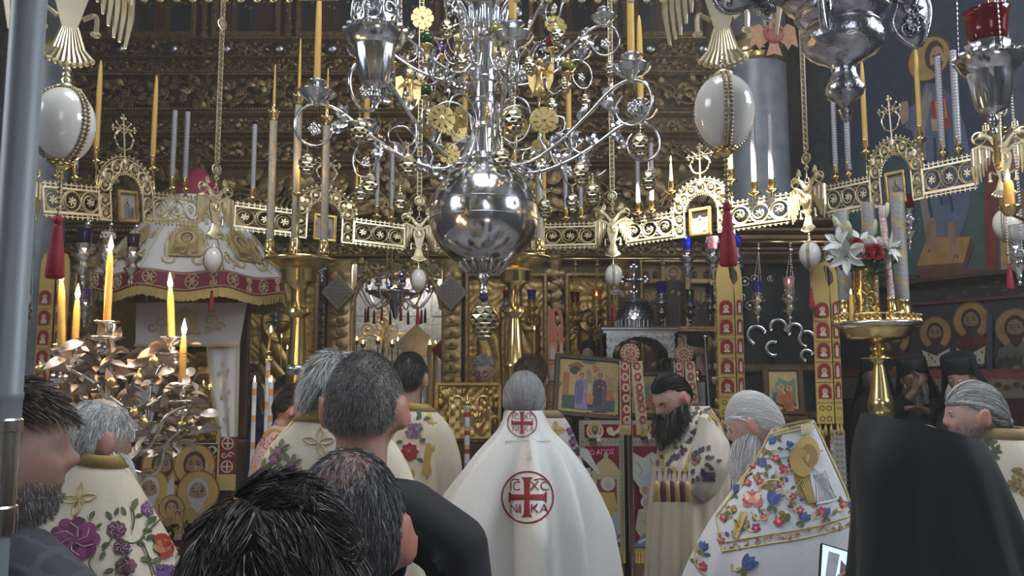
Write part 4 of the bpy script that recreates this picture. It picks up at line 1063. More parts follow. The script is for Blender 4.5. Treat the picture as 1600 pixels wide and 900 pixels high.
hang(1289,443,500,6.3,'violet',380,'small violet glass lamp beside the gold banner','silver_warm',lit=True)
hang(1422,304,392,4.9,'red',292,'silver lamp with red glass hanging under the apse ring panel','silver',ring=3)
hang(1035,440,512,8.6,'blue',404,'dark silver lamp with blue glass right of the silver dome','silver_dull')
hang(1079,452,510,8.6,'green',404,'dark silver lamp with small green light over the black-hatted man','silver_dull',lit=True)
hang(1110,446,502,8.6,'navy',404,'dark silver lamp with navy glass next to the gold stole banner','silver_dull')
hang(899,456,522,8.6,'red',404,'gilded lamp with red glass before the embossed icon','gilt')
hang(933,452,522,8.6,'amber',404,'gilded lamp with a burning flame before the embossed icon','gilt',lit=True)
hang(964,452,515,8.6,'rose',404,'gilded lamp with white pierced glass behind the small egg with red tassel','gilt',band='petal_white')
hang(831,453,512,8.6,'blue',404,'gilded lamp with blue glass beside the second brass stand','gilt')
hang(791,454,500,8.6,'red',404,'lamp with red glass close to the second brass stand','silver_dull')
hang(430,470,520,8.6,'clear',399,'empty silver lamp bowl under the canopy edge','silver_dull')
# three big near lamps
hang(585,-22,172,3.1,None,-140,'ribbed silver bucket lamp in front of the chandelier','silver','bucket',topz=CEIL)
hang(1553,18,212,2.55,'red',-160,'big silver bucket lamp with a red glass cup at the top right','silver','bucket',lit=True,topz=CEIL)
hang(1594,352,446,3.9,'clear',300,'silver lamp with bright leaf-like mounts cut by the right edge of the frame','silver',topz=CEIL)
q=P(1578,322,3.75);t=thing('lit_candle','thick lit yellow candle before the red-bordered fresco at the right edge','candle',q);h=P(1578,282,3.75).z-q.z;m=MB();m.lathe([(.0001,h-.004),(.014,h),(.021,h-.02),(.022,0)],14);m.build('wax_body','wax',t);m=MB();m.lathe([(.0,-.05),(.02,-.045),(.045,-.012),(.048,0),(.024,.004),(.0,.004)][::-1],16);m.tube([(0,0,-.04),(.1,.0,-.08),(.25,.02,-.02)],.008,6);m.build('bracket','brass',t);flame_parts(t,h,1.3);candle_light(q+Vector((0,-.05,h+.03)),.8)
D0=1.8;t=thing('silver_lamp','huge fluted silver lamp with drop finial hanging at the top edge','hanging lamp',P(1322,192,D0));k=S(D0)
pts=[(192,0),(188,6),(180,9),(172,12),(168,6),(160,12),(150,27),(138,30),(128,25),(112,18),(100,22),(92,34),(84,50),(72,60),(58,63),(46,58),(38,55),(32,62),(24,70),(18,72),(10,70),(0,85),(-20,98),(-50,104),(-80,96),(-100,100),(-120,96)]
m=MB();m.lathe([(r*k,(192-y)*k*1.05)for y,r in pts],36,flute=18,fa=.022);m.build('body','silver_chased',t,auto=.8)
m=MB();m.torus((0,0,0),71*k,.004,36,6,T=T_((0,0,(192-20)*k*1.05),(PI/2,0,0)));m.torus((0,0,0),57*k,.004,36,6,T=T_((0,0,(192-42)*k*1.05),(PI/2,0,0)));m.build('moulded_ring','silver_dull',t)
def ear(ang,out,low):
 e=MB();T=T_((0,0,0),(0,0,ang));z=(192-10)*k
 ol=smoothpts([(88*k,z+90*k),(out*k,z+60*k),((out+25)*k,z+10*k),((out+8)*k,z-low*k),((out-22)*k,z-low*.8*k),((out-35)*k,z-low*.3*k),(92*k,z+20*k)],5,True)
 e.prism(ol,.012,T@Matrix.Translation((0,.006,0)))
 e.tube(np.stack([ol[:,0],0*ol[:,0],ol[:,1]],-1),.007,6,closed=True,T=T)
 rr=np.random.default_rng(int(out));
 for j in range(16):
  x,zz=rr.uniform(95,out+5)*k,z+rr.uniform(-low*.6,60)*k;e.tube(spiral(x,zz,.02,.004,rr.uniform(0,6),rr.uniform(0,6)+5,9,-.008),.004,4,T=T);e.tube(spiral(x,zz,.02,.004,0,5,9,.008),.004,4,T=T)
 e.build('scrolled_handle','silver_chased',t)
ear(-.0,118,52);ear(PI+.25,205,18);ear(PI/2-.3,110,40);ear(-2.2,100,60)
c=MB()
for a in(0,2.1,4.2):
 for j in range(40):q=j/39;c.sph((.19*(1-q)*math.cos(a),.19*(1-q)*math.sin(a),.47+q*1.7),(.006,.006,.014),5,4)
c.tube([(0,0,2.15),(0,0,CEIL-t.location.z)],.006,5);c.build('chain','silver_dull',t)
# ================================================================= candle stands, canopy, tree candelabrum, icons on stands, banners
def px_lathe(prof,px,d,n=28,flute=0,fa=0.,ref_y=None,loc=None):
 """profile given as (radius px, photo y) at distance d"""
 k=S(d);m=MB();m.lathe([(r*k,P(px,y,d).z-loc.z)for r,y in prof],n,flute=flute,fa=fa);return m
def pillar_candle(x,y,z,L,r,label,cols,spiral_=True,group='painted pillar candles',taper=True,holder=True,tl=.28):
 t=thing('pillar_candle',label,'candle',(x,y,z),group=group);m=MB();n,q=110,16
 a=np.linspace(0,2*PI,q,endpoint=False);zs=np.linspace(.06,L,n+1)
 Pts=np.stack([np.repeat((r*np.cos(a))[None],n+1,0),np.repeat((r*np.sin(a))[None],n+1,0),np.repeat(zs[:,None],q,1)],-1)
 f,c=[],[];rr=np.random.default_rng(int(L*1000))
 for i in range(n):
  for j in range(q):
   f.append((i*q+j,i*q+(j+1)%q,(i+1)*q+(j+1)%q,(i+1)*q+j));u=(zs[i]/.165+j/q)%1
   c.append(cols[0]if u<.10 else(cols[1]if(u*7+i*.13)%1<.8 or not spiral_ else cols[2]))
   if not spiral_:c[-1]=cols[1]if rr.random()<.5 else cols[2]
 m.add(Pts.reshape(-1,3),[np.array(f)],np.array(c));m.lathe([(.0001,L+.001),(r,L)],q,col=cols[1]);m.build('painted_body','candle_paint',t)
 if holder:
  m=MB();m.lathe([(.0,0),(r*1.9,0),(r*2.0,.012),(r*1.3,.02),(r*1.25,.045),(r*1.6,.055),(r*1.25,.065),(r*1.2,.12),(r*1.3,.13),(r*1.02,.13)][::-1],20);m.build('holder','brass',t)
 if taper:
  m=MB();m.lathe([(.0,L),(r*.8,L+.0),(r*1.05,L+.02),(r*1.5,L+.05),(r*1.6,L+.056),(r*.6,L+.058),(r*.5,L+.085),(r*.8,L+.1),(r*.55,L+.102)][::-1],16)
  for k in range(8):m.sph((r*1.45*math.cos(k*PI/4),r*1.45*math.sin(k*PI/4),L+.06),.007,5,4)
  m.build('drip_cup','brass',t)
  m=MB();m.lathe([(.0001,L+.1+tl),(.004,L+.09+tl),(.0085,L+tl-.05),(.0105,L+.1)],10);m.build('taper','wax',t)
 return t
SPI=((.62,.40,.10),(.46,.44,.41),(.38,.36,.34))
# --- tall brass stand beside the canopy
D=5.0;px=466;base=Vector((P(px,500,D).x,D,0));bs=thing('brass_candle_stand','tall polished brass candle stand with a wide tray beside the white canopy','candle stand',base)
px_lathe([(54,404),(56,407),(54,410),(50,411),(40,416),(30,422)],px,D,36,loc=base).build('tray','brass',bs)
px_lathe([(30,421),(26,424),(26.5,440),(24,442)],px,D,40,40,.035,loc=base).build('ribbed_drum','brass',bs)
px_lathe([(23,441),(15,448),(12,455),(13,462),(11,470),(12,480),(18,484),(19,489),(16,493),(11,497),(11,500),(15,570),(14,571)],px,D,28,loc=base).build('shaft','brass',bs,auto=.7)
px_lathe([(14,569),(20,573),(21,578),(18,583),(15,586)],px,D,28,14,.05,loc=base).build('silver_knop','silver_dull',bs)
k=S(D);z0=P(px,585,D).z
m=MB();m.lathe([(15*k,z0),(16*k,z0-.15),(12*k,z0-.2),(17*k,z0-.27),(10*k,z0-.35),(14*k,z0-.7),(22*k,z0-.78),(14*k,z0-.86),(16*k,z0-1.2),(40*k,z0-1.5),(60*k,.12),(64*k,.0),(0,0)],30);m.build('foot','brass',bs,auto=.7)
zt=P(px,408,D).z+.0
for X,ytop,dd,lab,tl in((424,175,0,'spiral painted candle with yellow taper, left on the tall brass stand tray',.27),(463,150,-.05,'spiral painted candle with yellow taper, middle of the tall brass stand tray',.33),(508,183,.03,'spiral painted candle with yellow taper, right on the tall brass stand tray',.28)):
 p=P(X,300,D+dd);pillar_candle(p.x,p.y,zt+.0,P(X,ytop,D+dd).z-zt-.06,.0235,lab,((.55,.36,.12),(.34,.31,.27),(.42,.36,.27)),tl=tl)
p=P(466,302,4.86);t=thing('lit_taper','small lit taper before the middle painted candle of the tall brass stand','candle',(p.x,4.86,zt));h=p.z-zt
m=MB();m.lathe([(.0001,h+.15),(.008,h+.145),(.0095,h)],10);m.build('wax_body','wax',t);flame_parts(t,h+.15,.9);candle_light(p+Vector((0,-.05,.2)),.5)
m=MB();m.tube([(0,0,0),(0,0,h)],.006,6);m.lathe([(.0,h-.03),(.03,h-.01),(.032,h),(.0,h)][::-1],12);m.lathe([(.0,.0),(.03,.0),(.028,.01),(.006,.02)][::-1],12);m.build('pin','brass',t)
# --- second brass stand, behind the sphere
D=5.7;px=805;base=Vector((P(px,500,D).x,D,0));b2=thing('brass_candle_stand','brass candle stand half hidden behind the hanging silver sphere','candle stand',base)
px_lathe([(56,402),(58,405),(52,409),(38,414),(26,421)],812,D,36,loc=base).build('tray','brass',b2)
px_lathe([(26,424),(23,426),(23,440),(20,442)],px,D,36,36,.035,loc=base).build('ribbed_drum','brass',b2)
px_lathe([(20,441),(13,448),(10,456),(12,470),(11,480),(17,484),(18,488),(12,494),(9,498),(13,560),(18,566),(19,572),(14,580),(15,620),(12,640),(20,680),(14,720),(16,800),(34,980),(38,1000)],px,D,28,loc=base).build('shaft','brass',b2,auto=.7)
zt=P(px,405,D).z
p=P(843,300,D-.05);pillar_candle(p.x,p.y,zt,P(843,265,D).z-zt,.026,'grey spiral candle on the brass stand half hidden by the sphere',((.55,.36,.12),(.34,.32,.29),(.42,.37,.29)))
for X,dd in((772,.1),(805,.16)):
 p=P(X,300,D+dd);pillar_candle(p.x,p.y,zt,P(X,275,D).z-zt,.026,'painted candle on the second brass stand, hidden behind the sphere, %s'%('left one' if X==772 else 'rear one'),((.55,.36,.12),(.34,.32,.29),(.42,.37,.29)))
# --- brass stand with the flower vase
D=4.6;px=1370;base=Vector((P(px,500,D).x,D,0));b3=thing('brass_candle_stand','brass tray stand holding the flower vase and thick painted candles','candle stand',base);k=S(D)
px_lathe([(62,503),(66,505),(66,508),(62,511),(58,513)],px,D,44,loc=base).build('tray_rim','silver_warm',b3)
px_lathe([(60,504),(0.01,504.5)],px,D,40,loc=base).build('tray_floor','brass',b3)
px_lathe([(58,512),(50,519),(46,527),(34,531),(14,534),(7,537)],px,D,48,24,.025,loc=base).build('tray_bowl','brass',b3)
zr=P(px,504,D).z-.0
bl=MB();bl.lathe([(.012,0),(.013,.004),(.006,.008),(.010,.018),(.006,.028),(.010,.032),(.010,.038),(0,.038)][::-1],8);o0=None
for j in range(36):
 a=j*2*PI/36;T=T_((62*k*math.cos(a),62*k*math.sin(a),zr))
 if o0 is None:o0=bl.build('baluster','brass',b3);o0.matrix_local=T
 else:piece(o0,b3,T)
rr=MB();rr.torus((0,0,0),62*k,.005,44,5,T=T_((0,0,zr+.039),(PI/2,0,0)));rr.build('gallery_rail','brass',b3)
px_lathe([(8,536),(12,541),(13,546),(8,551),(13,556),(14,560),(9,565),(7,568),(9,575),(17,622),(18,625)],px,D,26,loc=base).build('vase_stem','brass',b3,auto=.7)
px_lathe([(17,623),(19,627),(19,640),(17,643),(18,650),(15,660),(22,700),(14,740),(16,800),(30,950),(62,1080),(70,1099)],px,D,30,15,.03,loc=base).build('foot','brass',b3,auto=.7)
ds=MB();ds.lathe([(0,.006),(24*k,.004),(26*k,0),(24*k,-.004),(0,-.006)][::-1],26,T=T_((0,0,P(px,560,D).z)));ds.build('drip_disc','brass',b3)
vp=P(1354,504,D-.08);vh=P(1354,421,D-.08).z-zr
vs=thing('flower_vase','engraved cylindrical brass vase on the tray stand','vase',(vp.x,vp.y,zr+.001))
vm=MB();vm.lathe([(0,0),(.066,0),(.068,.01),(.058,.02),(.056,vh-.02),(.060,vh-.006),(.061,vh),(.054,vh),(.05,vh-.04),(.0,vh-.06)][::-1],32);vm.build('body','brass',vs,auto=.7)
en=MB()
for j in range(7):
 for q in range(3):
  a=j*2*PI/7+.3*(q%2);T=T_((.057*math.cos(a),.057*math.sin(a),.06+q*.075),(0,0,a+PI/2));en.tube(spiral(0,0,.03,.004,0,6.5,14),.0028,4,T=T);en.tube(spiral(0,-.03,.02,.004,2,-4,10),.0025,4,T=T)
en.torus((0,0,0),.058,.003,30,4,T=T_((0,0,.035),(PI/2,0,0)));en.torus((0,0,0),.058,.003,30,4,T=T_((0,0,vh-.035),(PI/2,0,0)));en.build('relief_ornament','brass',vs)
def fpx(px,py,dd=0.):return P(px,py,D-.08+dd)
vtop=Vector((vp.x,vp.y,zr+vh-.03))
def stem(t,head):
 o=Vector(t.location);m=MB();b=vtop+Vector((random.uniform(-.03,.03),random.uniform(-.03,.03),0));mid=b.lerp(head,.5)+Vector((0,0,.03))
 m.tube(smoothpts([b-o,mid-o,head-o],5),.0032,5);m.build('stem','leafgreen',t)
def petal(mb,T,L,w_,curl,col,n=4):
 tt=np.linspace(0,1,n+1);g=np.zeros((n+1,5,3))
 for i,t in enumerate(tt):
  ww=w_*math.sin(min(1,t*.96+.04)*PI)**.7
  for j in range(5):
   q=(j-2)/2;g[i,j]=(q*ww*.5,L*t,curl*L*t*t+.12*w_*q*q*(1 if curl>0 else-1)*-1)
 mb.grid(g,col=col,T=T)
def lily(px,py,dd,dirv,s_,lab):
 p=fpx(px,py,dd);t=thing('white_lily',lab,'flower',p,group='flowers in the brass vase');A=toward(dirv);m=MB()
 for k in range(6):petal(m,A@T_((0,0,-.02),(0,0,k*PI/3))@T_((0,0,0),(.75+.08*(k%2),0,0)),s_,s_*.42,-.35,(.80,.82,.80))
 m.build('petals','petal',t);m=MB()
 for k in range(5):
  a=k*1.256;m.tube([(0,0,0),(.012*math.cos(a),.012*math.sin(a),s_*.5)],.0018,4,T=A);m.sph((.013*math.cos(a),.013*math.sin(a),s_*.52),.004,5,4,T=A,col=(.4,.2,.03))
 m.build('stamens','leafgreen',t);stem(t,p)
def bud(px,py,dd,dirv,L,lab):
 p=fpx(px,py,dd);t=thing('lily_bud',lab,'flower',p,group='flowers in the brass vase');m=MB()
 m.lathe([(.0001,L),(L*.09,L*.9),(L*.16,L*.6),(L*.13,L*.25),(.005,0)],12,flute=3,fa=.12,T=toward(dirv),col=(.55,.62,.38));m.build('petals','petal',t);stem(t,p)
def rose(px,py,dd,dirv,r,col,lab):
 p=fpx(px,py,dd);t=thing('red_rose' if col[0]<.5 else 'white_rose',lab,'flower',p,group='flowers in the brass vase');A=toward(dirv);m=MB()
 for ring,(n,rr,h,op)in enumerate(((3,.25,.9,.05),(4,.45,.85,.18),(5,.7,.7,.4),(6,.95,.5,.75))):
  for k in range(n):
   a=k*2*PI/n+ring*.6;g=np.zeros((4,5,3))
   for i in range(4):
    z=h*r*1.1*i/3-.3*r
    for j in range(5):
     b=a+(j-2)/4*2*PI/n*1.25;q=r*rr*(.55+.45*(i/3)**.7)*(1+op*.25*(i==3));g[i,j]=(q*math.cos(b),q*math.sin(b),z-(.05*r*(j-2)**2/4))
   m.grid(g,col=col,T=A)
 m.build('petals','petal',t);stem(t,p)
WR=(.82,.80,.76);RR=(.42,.012,.03)
lily(1311,378,-.05,(-.8,-.5,.3),.10,'white lily opening outward at the left of the bouquet');lily(1322,400,-.1,(-.35,-.8,-.3),.11,'white lily drooping lowest at the left of the bouquet');lily(1343,372,.02,(.1,-.5,.8),.085,'white lily in the upper middle of the bouquet');lily(1391,388,-.08,(.6,-.7,.1),.095,'bluish-white lily at the right of the bouquet');lily(1306,392,.02,(-.9,-.3,-.2),.09,'white lily furthest left of the bouquet')
bud(1318,367,0,(-.5,0,1),.12,'pale green lily bud standing at the top left of the bouquet');bud(1330,372,-.03,(-.25,-.2,1),.10,'greenish white lily bud leaning over the white roses');bud(1368,366,0,(.0,-.1,1),.085,'green lily bud upright above the white roses');bud(1377,358,.03,(.25,0,1),.09,'slim green lily bud at the top right of the bouquet');bud(1384,340,.05,(.15,0,1),.09,'topmost pale green lily bud of the bouquet')
rose(1358,377,-.08,(.1,-.8,.6),.036,WR,'white rose at the top middle of the bouquet');rose(1376,380,-.06,(.4,-.8,.4),.034,WR,'white rose to the right, next to the bluish lily');rose(1341,393,-.13,(-.1,-1,.2),.042,WR,'big white rose left of the two red roses')
rose(1338,379,-.08,(-.2,-.8,.5),.028,RR,'small red rose above the big white rose');rose(1354,395,-.14,(0,-1,.2),.036,RR,'red rose low in the middle of the bouquet');rose(1368,394,-.13,(.2,-1,.2),.040,RR,'larger red rose low at the right of the bouquet')
gr=thing('bouquet_foliage','dark green leaves spreading between the lilies and roses','foliage',vtop);gl=MB();rr=np.random.default_rng(5)
for k in range(70):
 a=rr.uniform(0,2*PI);e=rr.uniform(.0,1.1);v=Vector((math.cos(a)*math.cos(e),math.sin(a)*math.cos(e)*.7,math.sin(e)*1.0+.1));b=v*rr.uniform(.03,.17)
 petal(gl,Matrix.Translation(b)@toward(v)@T_((0,0,0),(PI/2*rr.uniform(.4,1.1),rr.uniform(-1,1),rr.uniform(0,6))),rr.uniform(.05,.09),rr.uniform(.02,.04),rr.uniform(-.5,.2),None)
 if k%3==0:gl.tube([(0,0,-.02),b],.0025,4)
o=gl.build('leaves','leafgreen',gr,kind='stuff')
GR=((.60,.40,.10),(.36,.36,.36),(.30,.29,.28))
for X,yb,yt,dd,lab in((1362,498,318,.16,'grey spiral-banded pillar candle behind the flower vase'),(1409,490,302,.08,'tall grey spiral-banded pillar candle at the right of the tray'),(1320,500,330,.1,'grey spiral-banded pillar candle at the left of the tray')):
 p=P(X,450,D+dd);pillar_candle(p.x,p.y,zr+.001,P(X,yt,D+dd).z-zr,.038,lab,GR,taper=False)
p=P(1394,450,D-.1);t=pillar_candle(p.x,p.y,zr+.001,P(1394,322,D-.1).z-zr,.0185,'slim pink-and-white flecked candle on the tray stand',((.7,.6,.6),(.55,.30,.32),(.75,.68,.66)),spiral_=False,taper=False);t.rotation_euler=(0,math.radians(-3.2),0)
p=P(1330,470,D-.12);t=thing('lit_taper','small lit candle at the left of the flower vase','candle',(p.x,p.y,zr+.001));h=P(1330,460,D-.12).z-zr;m=MB();m.lathe([(0.0001,h),(.011,h-.003),(.012,0)],10);m.build('wax_body','wax',t);flame_parts(t,h,.7)
# --- icon canopy of white cloth
D=6.75;cx_=P(306,400,D).x;cn=thing('cloth_canopy','white gold-embroidered cloth canopy with red border and golden fringe over the icon','canopy',(cx_,D,0),(0,0,.24));k=S(D)
def can_r(y,a):
 r=np.interp(y,[312,335,370,410,440,447],[44,58,88,118,136,138]);oct_=1/np.maximum(.925,np.cos(((a+PI/8)%(PI/4))-PI/8))
 return r*k*(1+(oct_-1)*.8)
a=np.linspace(0,2*PI,96,endpoint=False)
def can_pts(ys,dr=0.,sag=0.):
 g=[]
 for y in ys:
  r=can_r(y,a)+dr;z=P(306,y,D).z+sag*(np.cos(8*a)*-.5)*np.interp(y,[420,447],[0,1])
  g.append(np.stack([r*np.cos(a-PI/2),r*np.sin(a-PI/2),z],-1))
 return np.array(g)
m=MB();m.grid(can_pts(np.linspace(312,440,22),0,.03),cv=True,col=(.74,.72,.70));m.build('cloth_top','silk',cn)
m=MB();m.lathe([(.0001,P(306,262,D).z),(.05,P(306,266,D).z),(.13,P(306,285,D).z),(.17,P(306,300,D).z),(.20,P(306,313,D).z)],20,flute=10,fa=.05,col=(.30,.03,.07));m.build('red_cap','silk',cn)
m=MB();m.grid(can_pts(np.linspace(439,466,6),.008,.04),cv=True,col=(.24,.015,.05));
vl=m.build('red_border','silk',cn)
# gold embroidery of the border: medallions and scrolls wrapped round the valance
m=MB(False)
def vpt(th,y,dr=.013):
 r=np.interp(th,np.append(a,2*PI),np.append(can_r(y,a),can_r(y,a)[0]))+dr
 z=P(306,y,D).z-.02*math.cos(8*th)*np.interp(y,[420,447],[0,1]);return(r*math.cos(th-PI/2),r*math.sin(th-PI/2),z)
GE=(.62,.50,.30)
for j in range(32):
 th0=(j+.5)*2*PI/32
 if j%2==0:
  m.tube([vpt(th0+.062*math.cos(q),452+9.5*math.sin(q))for q in np.linspace(0,2*PI,16,endpoint=False)],.006,4,True,col=GE)
  for q in range(6):m.tube([vpt(th0,452),vpt(th0+.045*math.cos(q*PI/3),452+7*math.sin(q*PI/3))],.008,4,col=GE)
 else:
  for s_ in(-1,1):
   for q2 in(-1,1):m.tube([vpt(th0+s_*(.02+.05*t*math.cos(t*3)),452+q2*(2+7*math.sin(t*2.6)))for t in np.linspace(0,1,8)],.006,4,col=GE)
  m.tube([vpt(th0,443),vpt(th0,461)],.008,4,col=GE)
for y in(441.5,463):m.tube([vpt(t,y)for t in np.linspace(0,2*PI,96,endpoint=False)],.005,4,True,col=GE)
m.build('gold_border_embroidery','embroidery',vl,kind='stuff')
m=MB(False);n=620;rr=np.random.default_rng(9)
for j in range(n):
 th=j*2*PI/n;p0=np.array(vpt(th,464.5,.006));L=.075*rr.uniform(.9,1.1);o=np.array([math.cos(th-PI/2),math.sin(th-PI/2),0])*rr.uniform(-.004,.012);s_=np.array([-math.sin(th-PI/2),math.cos(th-PI/2),0])*.0062
 m.add([p0-s_,p0+s_,p0+s_*1.1+o-[0,0,L],p0-s_*1.1+o-[0,0,L]],[(0,1,2,3)])
m.build('gold_fringe','tassel_gold',cn,kind='stuff')
# embroidered scrolls and the framed saint on the canopy panels
m=MB(False)
def cpt(th,y,dr=.006):return vpt(th,y,dr)
for j in range(8):
 th0=j*PI/4
 for s_ in(-1,1):
  for y0,sc2 in((420,1.),(385,.8),(350,.6)):
   m.tube([cpt(th0+s_*(.14+.10*(1-t)*math.cos(t*5.5)),y0+11*sc2*(1-t*.8)*math.sin(t*5.5))for t in np.linspace(0,1,14)],.011,4,col=(.56,.44,.22))
   m.tube([cpt(th0+s_*(.30+.06*(1-t)*math.sin(t*6)),y0-4+9*sc2*(1-t*.7)*math.cos(t*6))for t in np.linspace(0,1,12)],.009,4,col=(.60,.50,.30))
   for q in range(4):m.tube([cpt(th0+s_*(.22+.03*q),y0+8-5*q),cpt(th0+s_*(.235+.03*q),y0+3-5*q)],.011,4,col=(.55,.42,.2))
   m.tube([cpt(th0+s_*(.27-.06*t),y0+14-22*t)for t in np.linspace(0,1,6)],.008,4,col=(.66,.58,.44))
   m.tube([cpt(th0+s_*(.20+.05*math.sin(t*4)),y0-6+10*t)for t in np.linspace(0,1,6)],.006,4,col=(.7,.66,.58))
 for s_ in(-1,1):m.tube([cpt(th0+s_*PI/8,y)for y in np.linspace(318,438,10)],.005,4,col=(.62,.52,.34))
m.build('gold_scroll_embroidery','embroidery',cn,kind='stuff')
for j in range(8):
 th0=j*PI/4;p=np.array(cpt(th0,408));q=np.array(cpt(th0,375));up=Vector(q-p).normalized();out=Vector((math.cos(th0-PI/2),math.sin(th0-PI/2),0));rt=up.cross(-out).normalized()*-1;fn=rt.cross(up)
 pt=Paint(.002);G1,G2=(.56,.40,.16),(.42,.28,.11)
 pt.poly([(-.085,-.10),(.085,-.10),(.095,.08),(-.095,.08)],G1);pt.ell(0,.105,.055,.055,G1);pt.ell(0,.10,.028,.035,G2);pt.poly([(-.06,.06),(.06,.06),(.075,-.08),(-.075,-.08)],G2)
 pt.saint(0,.045,.19,(.40,.26,.10),(.50,.36,.15),halo=(.60,.46,.2),skin=(.5,.35,.2),bust=True,beard=False)
 for s_ in(-1,1):pt.line([(s_*.09,-.10),(s_*.11,-.02),(s_*.095,.07),(s_*.06,.13),(0,.17)],.010,(.62,.50,.26))
 xv=Vector((-math.sin(th0-PI/2),math.cos(th0-PI/2),0));yv=up.cross(xv).normalized()
 mm=Matrix((xv,yv,up)).transposed().to_4x4();mm.translation=Vector(cpt(th0,398,.012));pt.build('embroidered_saint','embroidery',cn,mm@Matrix.Scale(1.3,4))
# canopy posts
for s_ in(-1,1):
 for y_ in(.34,):
  m=MB();m.lathe([(.03,0),(.03,.1),(.016,.14),(.014,P(306,430,D).z)],10,T=T_((s_*.40,y_,0)));m.build('post','wood',cn)
# icon curtain: white pelmet and side hangings round the gold-covered icon
D=6.6;k=S(D);ic=thing('icon_stand','tall icon stand with gold-covered icon hung with rows of golden votives','icon stand',(P(292,600,D).x,D+.12,0));ox=292
def LX(px):return(px-ox)*k
def LZ(y):return P(ox,y,D).z
m=MB(False);m.box((0,.10,LZ(690)/2),(150*k,.34,LZ(690)),bev=.02);m.box((0,.2,(LZ(690)+LZ(478))/2),(150*k,.06,LZ(478)-LZ(690)),bev=.01);m.build('case','wood',ic)
w_,h_=126*k,LZ(545)-LZ(690)
m=MB();m.grid(relief(w_,h_,60,80,lambda X,Z:emboss(X,Z,w_,h_,11)*.7),T=T_((0,.12,LZ(690))));m.build('gold_icon_cover','gilt_relief',ic)
co=MB(False);co.lathe([(0,.002),(.011,.0015),(.012,0),(.011,-.0015),(0,-.002)],9,T=T_((0,0,0),(PI/2,0,0)));c0=None;rr=np.random.default_rng(2)
for r in range(9):
 y=612+r*9
 for j in range(15):
  X=-52+j*7.4+rr.uniform(-2,2)+(3.5 if r%2 else 0);T=T_((X*k,.03-.004*r+rr.uniform(-.006,.004),LZ(y+8*math.sin((j+1)/16*PI)*.8+rr.uniform(-1.5,1.5))),(rr.uniform(-.3,.3),0,rr.uniform(-.5,.5)),rr.uniform(.8,1.25))
  if c0 is None:c0=co.build('golden_votive','gilt',ic);c0.matrix_local=T
  else:piece(c0,ic,T)
cs=MB(False)
for r in range(4):cs.tube([(LX(248),.0,LZ(618+r*20)),(LX(270),-.03,LZ(632+r*20)),(0,-.04,LZ(640+r*20)),(LX(318),-.03,LZ(632+r*20)),(LX(340),.0,LZ(616+r*20))],.006,4)
cs.build('votive_chain','gilt',ic)
for X,Y in((318,598),(327,604)):
 p=P(X,Y,D-.1);t=thing('votive_light','tiny burning votive light before the gold icon, %s one'%('left' if X==318 else 'right'),'candle',p);m=MB();m.lathe([(.0,-.05),(.012,-.045),(.014,-.005),(.0,-.006)][::-1],10);m.tube([(0,0,-.045),(0,.14,-.06)],.004,5);m.build('cup','brass',t);flame_parts(t,-.005,.6)
def hanging(name,mat,xs,zs,fold,y0,col,parent,n=40,label=None):
 U=np.linspace(0,1,n);V=np.linspace(0,1,18);g=np.zeros((18,n,3))
 for i,v in enumerate(V):
  xl,xr=np.interp(v,zs[1],xs[0]),np.interp(v,zs[1],xs[1]);zz=np.interp(v,[0,1],zs[0])
  g[i]=np.stack([xl+(xr-xl)*U,y0-fold*(.4+.6*v)*np.sin(U*2*PI*xs[2]+.6*v),np.full(n,zz)],-1)
 mb=MB();mb.grid(g,col=col);g2=g.copy();g2[...,1]+=.006;mb.grid(g2[:,::-1],col=col);return mb.build(name,mat,parent,label=label)
WH=(.70,.68,.66)
cu=thing('icon_curtain','white curtain with gold embroidery hanging round the icon under the canopy','curtain',(P(292,600,D).x,D,0))
hanging('pelmet','silk',([LX(212),LX(214)],[LX(384),LX(374)],1.5),((LZ(474),LZ(540)),[0,1]),.012,-.05,WH,cu)
hanging('side_curtain','silk',([LX(325),LX(333),LX(350)],[LX(374),LX(375),LX(376)],2),((LZ(538),LZ(682)),[0,.5,1]),.012,-.03,WH,cu)
hanging('side_curtain','silk',([LX(214),LX(213),LX(210)],[LX(262),LX(250),LX(240)],2),((LZ(538),LZ(690)),[0,.5,1]),.012,-.03,(.62,.58,.54),cu)
pt=Paint(.003);G3=(.58,.42,.2)
for s_ in(-1,1):
 for(x,y,r)in((38,502,11),(52,512,9),(34,518,8),(20,522,6)):
  c=spiral(s_*x*k,LZ(y),r*k,r*.2*k,0,s_*6,16);pt.line(c[:,[0,2]],.013,G3)
pt.rect(-17*k,LZ(520),17*k,LZ(490),G3);pt.poly([(-17*k,LZ(490)),(0,LZ(482)),(17*k,LZ(490))],G3);pt.ell(0,LZ(506),7*k,11*k,(.62,.62,.62));pt.rect(LX(214),LZ(542),LX(376),LZ(538),(.62,.47,.18))
pt.line([(LX(327),LZ(541)),(LX(336),LZ(610)),(LX(351),LZ(682))],.018,(.60,.45,.18));pt.line([(LX(373),LZ(541)),(LX(375),LZ(682))],.012,(.60,.45,.18))
for(x,y)in((352,570),(360,580),(346,585),(356,600),(363,612),(352,622),(362,640),(358,655)):flw=[(LX(x)+.022*math.cos(q)*(1 if i%2 else .45),LZ(y)+.03*math.sin(q)*(1 if i%2 else .45))for i,q in enumerate(np.linspace(0,2*PI,12,endpoint=False))];pt.poly(flw,G3)
pt.build('gold_embroidery','embroidery',cu,Matrix.Translation((0,-.07,0)))
